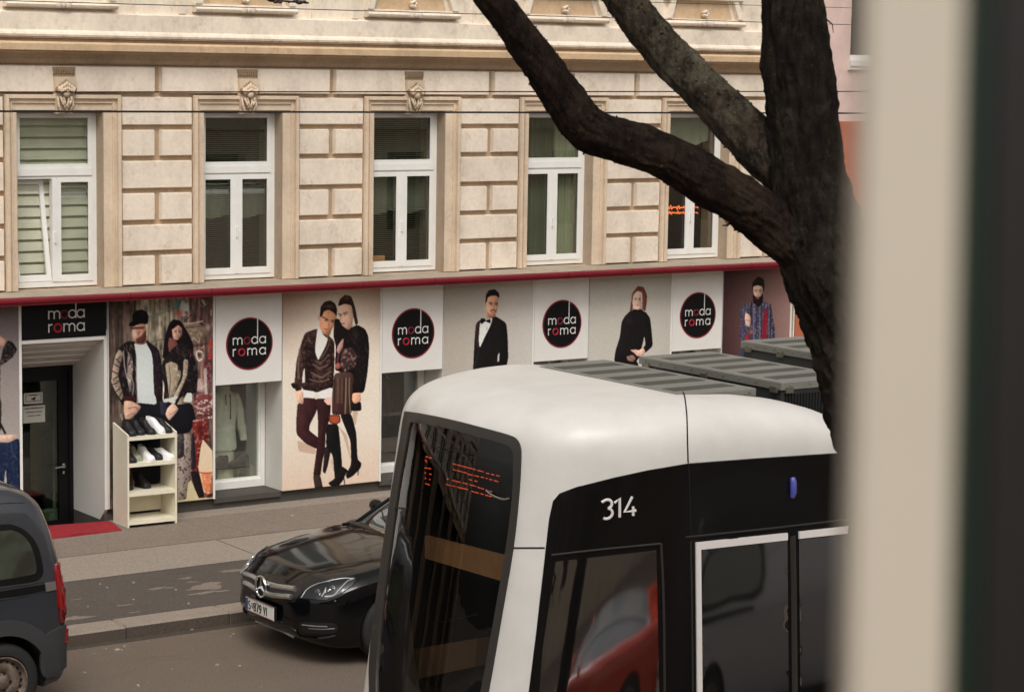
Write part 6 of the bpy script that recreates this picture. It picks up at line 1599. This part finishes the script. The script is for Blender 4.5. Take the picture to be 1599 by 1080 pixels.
# cap: strips between near and far points
for i in range(h_-1):
    a0, a1 = i, i+1; b0, b1 = (m-i) % m, m-i-1
    if i == 0: fs.append((top[0], top[1], top[m-1])); continue
    fs.append((top[a0], top[a1], top[b1], top[b0]))
for i in range(h_-1):
    a0, a1 = i, i+1; b0, b1 = (m-i) % m, m-i-1
    if i == 0: fs.append((0, m-1, 1)); continue
    fs.append((a0, b0, b1, a1))
b.add(vs, fs)
tb = b.build('body', [m_tw, m_tint], tram, True, 60)
TV = bvh_of(tb)
WS = [(641, 643), (700, 654), (760, 669), (796, 679), (808, 685), (814, 697), (815, 715), (812, 770), (803, 854), (785, 960), (764, 1080), (748, 1150), (580, 1150), (579, 1085), (579, 1027), (590, 930), (601, 849), (613, 769), (627, 685), (633, 648)]
WSI = [(650, 660), (700, 669), (760, 685), (790, 694), (799, 700), (803, 712), (802, 770), (792, 854), (774, 960), (752, 1080), (740, 1130), (596, 1130), (590, 1085), (591, 1030), (601, 932), (612, 849), (623, 769), (637, 690), (642, 664)]
WS = [tuple(p) for p in catmull(WS, 3, True)]; WSI = [tuple(p) for p in catmull(WSI, 3, True)]
# inner cavity and windscreen opening
cav = MB()
pl = []
for x, y in near[::2]+[near[-1]]:
    w = max(0.0, min(1.0, (8.6-x)/1.1)); pl.append((x+0.05+0.03*w-0.09*w*w, YC+(y-YC)*0.955))
pl = [(x, y) for x, y in pl if x < 19.5]
pl = pl+[(x, 2*YC-y) for x, y in reversed(pl[1:])]
cav.extr_z(pl, 0.6, 2.98); cav.mi = [1]*len(cav.f)
cv = cav.build('c', [m_tw, m_tint])
cf = MB(); n_ = len(WSI)
front = []; back = []
for x, y in WSI:
    h = hit_px(TV, x, y); d = (h-Vector(CAMPOS)).normalized(); front.append(h-d*0.25); back.append(h+d*0.30)
cf.add(front+back, [tuple(range(n_)), tuple(range(n_, 2*n_))[::-1]]+[(i, (i+1) % n_, n_+(i+1) % n_, n_+i) for i in range(n_)]); cf.mi = [1]*len(cf.f)
cw = cf.build('c', [m_tw, m_tint])
rw = MB(); rw.box(8.60, 25, 10.585, 12.015, 3.06, 4.0); rw.mi = [1]*len(rw.f); crw = rw.build('c', [m_tw, m_tint])
boolean(tb, [cv, cw, crw]); smooth_by_angle(tb, 30)
decal_px('windscreen_seal', TV, WS, m_seal, tram, 0.002, 0.008, holes=[WSI], step=7, skirt=0.01)
glo = decal_px('windscreen', TV, WSI, m_wgl, tram, -0.003, 0.002, step=14, skirt=0.0)
# black band along the side
band = [(858, 1160), (853, 1000), (857, 870), (862, 800), (868, 778), (884, 765), (920, 754), (960, 745), (1010, 735), (1075, 723), (1180, 715), (1335, 705), (1700, 682), (1700, 1160)]
band = [(822, 1160), (826, 1080), (838, 985), (850, 880), (858, 810), (864, 782), (874, 770), (900, 760), (960, 745), (1010, 734), (1075, 723), (1180, 715), (1335, 705), (1700, 682), (1700, 1160)]
bo = decal_px('window_band', TV, band, m_tb, tram, 0.002, 0.004, step=16)
def glassp(name, pts, off=0.009, mat=None, par=None): return decal_px(name, TV, pts, mat or m_tgl, par or tram, off, 0.003, step=12, skirt=0.002)
glassp('cab_side_window', [(868, 876), (1024, 858), (1030, 1160), (836, 1160), (848, 1010)])
d1 = glassp('door_leaf', [(1094, 858), (1228, 842), (1231, 1160), (1096, 1160)])
d2 = glassp('door_leaf', [(1246, 842), (1420, 822), (1420, 1160), (1249, 1160)])
m_tape = pm('white_edge_strip', L(214, 208, 204, 1.1), 0.4, 0, 0.03)
decal_px('edge_strip', TV, [(1085, 846), (1228, 831), (1228, 842), (1093, 857), (1096, 1160), (1088, 1160)], m_tape, d1, 0.014, 0.003, step=10, skirt=0.0)
decal_px('edge_strip', TV, [(1246, 829), (1420, 810), (1420, 821), (1246, 840)], m_tape, d2, 0.014, 0.003, step=10, skirt=0.0)
b = MB(); line_px(b, TV, [(1078, 845), (1080, 950), (1082, 1160)], 0.006, 0.008); line_px(b, TV, [(1237, 836), (1239, 950), (1241, 1160)], 0.02, 0.006); line_px(b, TV, [(1070, 838), (1240, 820), (1420, 798)], 0.006, 0.008); line_px(b, TV, [(862, 866), (940, 857), (1032, 848)], 0.006, 0.008); line_px(b, TV, [(1032, 848), (1036, 950), (1038, 1160)], 0.008, 0.008)
b.build('door_seal', m_seal, tram, True)
for pts_, r_, o_, sm_ in (([(1062, 606), (1067, 612), (1070, 622), (1073, 650), (1074, 690), (1075, 722)], 0.005, 0.0, True), ([(802, 855), (824, 855), (851, 855)], 0.005, 0.0, True), ([(597, 791), (612, 791)], 0.005, 0.0, False), ([(1075, 724), (1180, 716), (1335, 706), (1500, 696)], 0.004, 0.006, True), ([(1075, 724), (1077, 780), (1079, 850)], 0.003, 0.007, True)):
    b = MB(); line_px(b, TV, pts_, r_, o_, smooth=sm_); b.build('body_seam', m_well, tram)
# fleet number
b = MB()
for ch, x0, y0 in (('3', 939, 810), ('1', 958, 808), ('4', 975, 806)):
    for st in stroke_glyph(ch):
        b.tube([hit_px(TV, x0+p[0]*32, y0-p[1]*30-p[0]*4, 0.008) for p in st], 0.0085, 6)
b.build('fleet_number', m_tape, tram)
b = MB(); b.tube([hit_px(TV, 1236, 745, 0.01), hit_px(TV, 1236, 752, 0.02), hit_px(TV, 1236, 768, 0.02), hit_px(TV, 1236, 775, 0.01)], [0.016, 0.02, 0.02, 0.016], 10)
b.build('door_lamp', pm('blue_lamp', L(84, 88, 170, 1.0), 0.3, 0, 0, coat=1), tram, True)
b = MB()
# wiper hook seen through the screen
line_px(b, TV, [(762, 765), (772, 773), (788, 779), (798, 778)], 0.006, 0.016)
b.build('wiper', pm('wiper_grey', L(120, 112, 106, 0.8), 0.5, 0, 0), tram, True)
# led display behind the screen
led = MB(); XLED = 7.80
def dots(pts, w=1.6):
    for x, y in pts:
        p = hit_px(TV, x, y, -0.10); led.box(p[0]-0.002, p[0]+0.002, p[1]-0.0026*w, p[1]+0.0026*w, p[2]-0.0026, p[2]+0.0026)
def row(x0, y0, x1, y1, step, skip=()):
    n = int(abs(x1-x0)/step)
    for i in range(n+1):
        if i in skip: continue
        dots([(x0+(x1-x0)*i/max(n, 1), y0+(y1-y0)*i/max(n, 1))], 1.4 if i % 3 else 2.2)
c49 = lambda x, y: (600+x/4.909, 640+y/4.909)
for x, y in [(205, 345), (215, 346), (235, 352), (245, 354), (205, 382), (200, 370), (198, 430), (212, 432), (228, 435), (238, 436), (198, 468), (235, 478), (242, 480), (200, 510), (235, 520), (205, 552), (218, 556), (230, 560)]: dots([c49(x, y)], 2.4)
for x0, y0, x1, y1, sk in ((432, 405, 545, 435, ()), (560, 438, 670, 468, (4,)), (700, 480, 800, 503, (2, 5)), (430, 448, 530, 475, ()), (550, 486, 670, 512, (3, 7)), (700, 520, 790, 545, (1, 4)), (380, 518, 382, 519, ()), (425, 532, 480, 546, ()), (510, 552, 605, 578, (3,)), (560, 527, 620, 542, (2,)), (630, 588, 740, 622, (4, 6)), (372, 562, 540, 602, (3, 6)), (580, 618, 735, 660, (5, 8))):
    a, c = c49(x0, y0), c49(x1, y1); row(a[0], a[1], c[0], c[1], 2.6, sk)
led.build('destination_display', emit('led_red', (1.0, 0.12, 0.04, 1), 0.9), tram)
b = MB(); p0, p1 = onX(628, 690, XLED+0.02), onX(790, 690, XLED+0.02)
b.box(XLED+0.012, XLED+0.06, min(p0[1], p1[1])+0.05, max(p0[1], p1[1]), 2.62, 2.92); b.build('display_housing', m_blackp, tram)
# cab furniture and the tan reflection board
m_tan = pm('cab_board_reflection', L(196, 158, 116, 1.0), 0.6, 0, 0.15, 6)
def quadx(X, pts, th, name, mat):
    P = [onX(x, y, X) for x, y in pts]; b = MB(); n = len(P)
    b.add([tuple(p) for p in P]+[(p[0]+th, p[1], p[2]) for p in P], [tuple(range(n)), tuple(range(n, 2*n))[::-1]]+[(i, (i+1) % n, n+(i+1) % n, n+i) for i in range(n)])
    return b.build(name, mat, tram)
quadx(7.78, [(664, 836), (790, 868), (788, 908), (664, 871)], 0.03, 'superimposed_reflection', m_tan)  # tan board added for the tan reflection band in the windscreen
quadx(7.60, [(616, 1018), (745, 996), (742, 1040), (612, 1068)], 0.3, 'dashboard', pm('dash_brown', L(120, 100, 82, 0.7), 0.7))
quadx(7.9, [(745, 905), (768, 912), (756, 1070), (735, 1070)], 0.05, 'cab_post', m_blackp)
b = MB(); p0, p1 = onX(669, 973, 7.75), onX(746, 958, 7.75); b.tube([tuple(p0), tuple(p1)], 0.006, 6); b.build('handrail', m_steel, tram)
b = MB(); b.slabz(8.45, 8.9, 11.1, 11.6, 1.2, 1.32, 0.04); b.slabz(8.85, 8.97, 11.12, 11.58, 1.3, 2.0, 0.04); b.slabz(8.9, 8.98, 11.25, 11.45, 2.03, 2.2, 0.03)
b.build('driver_seat', m_tint, tram)
for i, (x, y) in enumerate(((9.4, 10.7), (9.9, 11.9), (11.5, 10.7))):
    b = MB(); b.tube([(x, y, 0.6), (x, y, 2.95)], 0.017, 8); b.build('grab_pole', m_steel, tram)
# roof boxes
m_lid = pm('box_lid', L(140, 139, 130, 0.76), 0.5, 0.2, 0.12, 3)
m_lidd = pm('box_lid_rib', L(84, 83, 76, 0.62), 0.6, 0.1, 0.1)
m_boxd = pm('box_side', L(72, 74, 72, 0.6), 0.5, 0.2, 0.1)
m_latch = pm('latch_metal', L(150, 145, 130, 0.9), 0.35, 0.8, 0.2)
def roofbox(x0, x1, y0, y1, zb, zt, nrib=5):
    o = MB().slabz(x0, x1, y0, y1, zb, zt-0.035, 0.004).build('roof_box', m_boxd, tram)
    ld = MB(); ld.slabz(x0-0.015, x1+0.015, y0-0.015, y1+0.015, zt-0.05, zt, 0.006); ld.cur = 1
    b = MB(); e = 0.004
    w = (y1-y0-0.10)/nrib
    for i in range(nrib):
        ya = y0+0.05+w*i+w*0.22; b.slabz(x0+0.05, x1-0.04, ya, ya+w*0.46, zt-0.002, zt+0.0015, 0.001)
    b.build('lid_ribs', m_lidd, o)
    b = MB(); xs_ = x0-0.018; ys_ = y0-0.018
    for i in range(9):
        yy = y0+0.06+(y1-y0-0.12)*i/8; ld.ball((xs_, yy, zt-0.022), 0.006, 0.006, 0.006, 6, 4)
    for yy in (y0+0.02, y0+(y1-y0)*0.5, y1-0.1):
        MB().slabz(xs_-0.008, xs_+0.01, yy, yy+0.06, zt-0.07, zt-0.03, 0.003).build('latch', m_latch, o)
    for xx in (x0+0.02, x1-0.08): MB().slabz(xx, xx+0.06, ys_-0.008, ys_+0.01, zt-0.07, zt-0.03, 0.003).build('latch', m_latch, o)
    for i in range(4): ld.ball((x0+0.06+(x1-x0-0.1)*i/3, ys_, zt-0.022), 0.006, 0.006, 0.006, 6, 4)
    ld.build('lid', [m_lid, m_latch], o)
    return o
roofbox(8.645, 9.22, 10.615, 12.12, 3.20, 3.375)
xb2 = onZ(1094, 550, 3.38)[0]
roofbox(9.53, 10.12, 10.70, 12.11, 3.065, 3.38)
roofbox(10.52, 11.5, 11.35, 12.22, 3.065, 3.42, 3)
gr = MB()
for i in range(22): gr.box(9.56+0.025*i, 9.57+0.025*i, 10.685, 10.70, 3.09, 3.30)
gr.build('box_grille', m_well, tram)
# bogie and skirt wheels under the car body
for x in (9.2, 10.9, 15.5, 17.2):
    for y in (10.62, 11.98):
        b = MB(); b.lathe((x, y-0.06, 0.3), (0, 1, 0), [(0, 0), (0.26, 0), (0.3, 0.02), (0.3, 0.1), (0.0, 0.12)], 28); b.build('rail_wheel', m_seal, tram, True, 40)
# ================================================================ TREE
def bark(name, c1, c2, c3, moss):
    s = NT(name)
    n1 = s.ramp(s.noise(9, (2.6, 2.6, 0.8), 9, 0.7), 0.38, 0.66)
    n2 = s.ramp(s.noise(4, detail=8, rough=0.7), 0.5, 0.68)
    x = s.mix(n1, c1, c2); m_ = s.n('ShaderNodeMath', operation='MULTIPLY'); s.l(n2, m_.inputs[0]); m_.inputs[1].default_value = moss
    x = s.mix(m_.outputs[0], x, c3)
    sp = s.ramp(s.noise(70, detail=3), 0.62, 0.72); m2 = s.n('ShaderNodeMath', operation='MULTIPLY'); s.l(sp, m2.inputs[0]); m2.inputs[1].default_value = moss*0.6
    x = s.mix(m2.outputs[0], x, sc4(c3, 1.6))
    vo = s.n('ShaderNodeTexVoronoi'); vo.feature = 'DISTANCE_TO_EDGE'; vo.inputs['Scale'].default_value = 26
    s.l(s.mix(0.16, s.coord((1, 1, 0.42)), s.noise(9, detail=8, rough=0.8), 'ADD'), vo.inputs['Vector'])
    ck = s.ramp(vo.outputs['Distance'], 0.02, 0.16, (1, 1, 1, 1), (0, 0, 0, 1))
    m5 = s.n('ShaderNodeMath', operation='MULTIPLY'); s.l(ck, m5.inputs[0]); m5.inputs[1].default_value = 0.32
    x = s.mix(m5.outputs[0], x, sc4(c1, 0.35))
    s.base(x); s.b.inputs['Roughness'].default_value = 0.95; s.b.inputs['Specular IOR Level'].default_value = 0.15
    s.bump(s.noise(30, (1.6, 1.6, 0.7), 10, 0.8), 1.0, 0.03)
    return s.m
m_bark = bark('tree_bark', L(22, 17, 14, 0.75), L(58, 48, 40, 0.85), L(88, 82, 66, 0.9), 0.6)
m_bark2 = bark('lichen_bark', L(44, 36, 30, 0.8), L(92, 80, 66, 0.95), L(128, 122, 102, 0.95), 0.8)
m_bark3 = bark('limb_bark', L(22, 16, 13, 0.75), L(62, 46, 37, 0.85), L(92, 74, 58, 0.9), 0.55)
KT = 9.0
tree = thing('tree', (0, 0, 0), 'dark bare tree with a forked trunk and two limbs in front of the facade', 'tree')
def limb(name, pts, mat, rough, n=88, rings=220, seed=0, flare=0):
    """pts: (px, py, depth, radius in px at that depth)"""
    P = [onK(p[0], p[1], p[2]) for p in pts]; Rr = [p[3]*p[2]/FPX for p in pts]
    C_ = catmull([tuple(p)+(r,) for p, r in zip(P, Rr)], max(2, rings//(len(pts)-1)))
    vs = []; up = Vector((0.3, -1, 0.2)).normalized(); L_ = 0; prev = None
    for i, c_ in enumerate(C_):
        p = Vector(c_[:3]); r = c_[3]
        t = (Vector(C_[min(i+1, len(C_)-1)][:3])-Vector(C_[max(i-1, 0)][:3])).normalized()
        a = t.cross(up).normalized(); b_ = a.cross(t).normalized(); up = b_
        if prev is not None: L_ += (p-prev).length
        prev = p
        for k in range(n):
            an = 2*math.pi*k/n; d = a*math.cos(an)+b_*math.sin(an)
            q = Vector((math.cos(an)*r*9, math.sin(an)*r*9, L_*3.2+seed))
            e = noise.fractal(q*2.2, 0.8, 2.0, 5)*0.11+noise.fractal(q*0.6, 1, 2, 2)*0.09
            rid = abs(noise.noise(Vector((math.cos(an)*r*34, math.sin(an)*r*34, L_*5+seed))))
            e += (rid-0.25)*0.16*rough
            ch = noise.noise(q*5.5); e += 0.05*rough*max(0, ch-0.25)*3
            vs.append(p+d*(r*(1+e*rough)))
    m = len(C_)
    fs = [(i*n+k, i*n+(k+1) % n, (i+1)*n+(k+1) % n, (i+1)*n+k) for i in range(m-1) for k in range(n)]
    fs += [tuple(range(n))[::-1], tuple(range((m-1)*n, m*n))]
    b = MB(); b.add(vs, fs); return b
tk = limb('trunk', [(1500, 2300, 8.9, 105), (1470, 1500, 8.9, 98), (1440, 1050, 9.0, 92), (1408, 760, 9.0, 84), (1372, 620, 9.0, 80), (1334, 500, 9.0, 79), (1292, 400, 9.0, 76), (1268, 320, 9.0, 64), (1258, 230, 9.0, 57), (1248, 130, 9.0, 54), (1240, 40, 9.0, 50), (1236, -60, 9.0, 47), (1240, -300, 9.1, 44), (1290, -700, 9.2, 36), (1330, -1200, 9.3, 22)], m_bark, 0.85, 120, 600, 3)
base_p = onK(1500, 2300, 8.9)
tree.location = (base_p[0], base_p[1], 0.0); ORG[tree] = Vector(tree.location)
tko = tk.build('trunk', m_bark, tree, True, 50)
l1 = limb('limb', [(1330, 470, 9.02, 50), (1290, 415, 9.0, 48), (1240, 375, 8.98, 44), (1180, 328, 8.95, 40), (1120, 290, 8.9, 38), (1040, 245, 8.85, 34), (970, 218, 8.8, 33), (915, 196, 8.8, 35), (880, 150, 8.75, 32), (840, 92, 8.7, 29), (795, 30, 8.65, 25), (745, -35, 8.6, 23), (690, -130, 8.6, 21), (640, -300, 8.6, 16), (600, -520, 8.7, 8)], m_bark3, 0.95, 90, 480, 11)
l1.build('limb', m_bark3, tree, True, 50)
l2 = limb('limb', [(1270, 330, 9.05, 44), (1235, 275, 9.06, 42), (1190, 232, 9.1, 41), (1140, 180, 9.1, 37), (1085, 125, 9.15, 34), (1030, 70, 9.2, 32), (985, 15, 9.2, 30), (940, -60, 9.25, 28), (880, -200, 9.3, 22), (840, -420, 9.4, 12)], m_bark2, 0.75, 72, 300, 23)
l2.build('limb', m_bark2, tree, True, 50)
# flakes, torn bark and dead twigs on the silhouettes
fl = MB(); rnd = random.Random(17)
TVB = [bvh_of(o) for o in [x for x in bpy.data.objects if x.parent == tree]]
for bi, o in enumerate([x for x in bpy.data.objects if x.parent == tree]):
    me = o.data; nv = len(me.vertices); w = ORG[o]
    for i in range((500, 300, 20)[bi]):
        v = me.vertices[rnd.randrange(nv)]; p = v.co+w; nn = v.normal.copy()
        if p.z < 2.5 or p.z > 7: continue
        t = Vector((rnd.uniform(-1, 1), rnd.uniform(-1, 1), rnd.uniform(-1.4, 1.4))); t = (t-nn*t.dot(nn)).normalized()
        s_ = t.cross(nn); ln = rnd.uniform(0.005, 0.012); wd = rnd.uniform(0.004, 0.008)
        fl.add([p-t*ln-nn*0.004, p+s_*wd-nn*0.002, p+t*ln+nn*rnd.uniform(0.002, 0.008), p-s_*wd-nn*0.002, p+nn*0.004], [(0, 1, 4), (1, 2, 4), (2, 3, 4), (3, 0, 4)])
fl.build('bark_flakes', m_bark, tree)['kind'] = 'stuff'
tw = MB()
def twig(pts, k, r):
    P = [onK(x, y, k) for x, y in pts]; tw.tube([tuple(p) for p in P], [r*(1-0.75*i/(len(P)-1)) for i in range(len(P))], 6); tw.build('twig', m_bark, tree); tw.__init__()
twig([(890, 150), (903, 140), (900, 133)], 8.75, 0.010); twig([(896, 146), (909, 138)], 8.75, 0.006)
twig([(925, 228), (914, 236), (911, 242)], 8.8, 0.012); twig([(960, 232), (958, 242)], 8.8, 0.007); twig([(850, 160), (856, 170)], 8.72, 0.010)
twig([(1150, 340), (1136, 352), (1128, 352)], 8.93, 0.008); twig([(1140, 350), (1132, 346)], 8.93, 0.004); twig([(1290, 30), (1300, 38), (1302, 52)], 9.0, 0.004); twig([(818, 108), (820, 118)], 8.7, 0.008)

# ================================================================ OVERHEAD WIRES
m_wire = pm('wire_black', (0.010, 0.009, 0.008, 1), 0.6, 0, 0)
def wire(y0px, y1px, Y, r, label, xa=-350, xb=2600, n=24):
    A, B = onY(0, y0px, Y), onY(1340, y1px, Y)
    b = MB(); pts = []
    for i in range(n+1):
        t = xa/1340+(xb-xa)/1340*i/n; pts.append(tuple(A+(B-A)*t))
    b.tube(pts, r, 6); return single(b, 'overhead_wire', m_wire, pts[0], label, 'overhead wire', 'wires over the street')
wire(144, 143, 11.4, 0.0035, 'black wire crossing level over the tops of the window surrounds')
wire(174, 177, 11.3, 0.0055, 'thickest black wire crossing level over the window heads, lowest of the four')
wire(1, 40*0.98, 14.0, 0.0028, 'thin black wire crossing the apron mouldings at the very top')
wire(-24, 13, 14.2, 0.0022, 'faint wire crossing the pink house, highest of the four')
# insulator and turnbuckle near the top edge
b = MB(); pts = [onY(x, y, 14.0) for x, y in ((400, -2), (430, 3), (452, 5), (468, 2), (482, 6))]
for i, (x, y, r_) in enumerate(((424, 0, .02), (431, 3, .016), (438, 4, .012), (452, 4, .008), (462, 2, .016), (468, 4, .020), (475, 3, .014))):
    p = onY(x, y, 14.0); b.ball(tuple(p), r_*1.4, r_, r_*0.8, 10, 6)
p0, p1 = onY(418, 0, 14.0), onY(482, 5, 14.0); b.tube([tuple(p0), tuple(p1)], 0.007, 6)
single(b, 'wire_insulator', pm('insulator_brown', L(40, 26, 20, 0.8), 0.5), tuple(p0), 'small dark insulator on the wire at the top edge above the second window', 'insulator', None, True)

# ================================================================ OWN WINDOW FRAME (close, out of focus)
m_frame = pm('frame_beige', L(220, 208, 190, 0.98), 0.6, 0, 0.06, 5)
m_gask = pm('frame_green', L(14, 42, 30, 0.75), 0.6, 0, 0.1)
m_brown = pm('frame_brown', L(34, 29, 27, 0.6), 0.6, 0, 0.1)
def strip(name, pxl, pxr, k, mat, parent, depth, k2=None):
    b = MB(); P = []
    for dk in (0, depth):
        for (xt, xb_, sgn) in ((pxl[0], pxl[1], 0), (pxr[0], pxr[1], 1)):
            pass
    q = [onK(pxl[0], -500, k), onK(pxr[0], -500, k2 or k), onK(pxr[1], 1600, k2 or k), onK(pxl[1], 1600, k)]
    back = Vector((_f[0], _f[1], 0)).normalized()*depth
    b.add([tuple(p) for p in q]+[tuple(Vector(p)+back) for p in q], [(0, 3, 2, 1), (4, 5, 6, 7), (0, 1, 5, 4), (1, 2, 6, 5), (2, 3, 7, 6), (3, 0, 4, 7)])
    return b.build(name, mat, parent)
kf = 0.50
fp = onK(1430, 1600, kf)
frm = thing('window_frame', tuple(fp), 'blurred beige and dark green window frame standing close at the right edge', 'window frame')
strip('casement_stile', (1374, 1317), (1516, 1464), 0.50, m_frame, frm, 0.02, 0.495)
strip('gasket', (1527, 1475), (1572, 1522), 0.494, m_gask, frm, 0.02)
strip('weather_strip', (1510, 1458), (1528, 1476), 0.496, pm('weather_strip_olive', L(120, 118, 84, 0.8), 0.6, 0, 0.1), frm, 0.02)
strip('outer_stile', (1570, 1520), (1900, 1900), 0.49, m_brown, frm, 0.04)

# ================================================================ HOUSE ON THE NEAR SIDE (behind the viewpoint)
m_opp = plaster('opposite_plaster', L(196, 182, 162, 0.95), (110, 90, 70), 0.4)
opp = thing('opposite_house', (8, -1.0, 0.12), 'plain stucco house on the near side of the street, showing only in reflections', 'building')
b = MB(); oy = -3.0; e = -40.0
xs_ = list(np.arange(-38.5, 60, 2.6))
for x in xs_:
    for z0, z1 in ((1.0, 3.0), (4.6, 6.8), (8.2, 10.2)):
        pass
for z0, z1 in ((0, 1.0), (3.0, 4.6), (6.8, 8.0)): b.box(-40, 62, oy-0.4, oy, z0, z1)
for z0, z1 in ((1.0, 3.0), (4.6, 6.8)):
    e = -40.0
    for x in xs_:
        b.box(e, x-0.55, oy-0.4, oy, z0, z1); e = x+0.55
    b.box(e, 62, oy-0.4, oy, z0, z1)
b.box(-40, 62, oy, oy+0.15, 3.6, 3.85); b.box(-40, 62, oy, oy+0.2, 8.0, 8.2)
b.build('wall', m_opp, opp)
b = MB(); b.box(-40, 62, oy-0.6, oy-0.38, 0, 8); b.build('rooms', m_dark, opp)
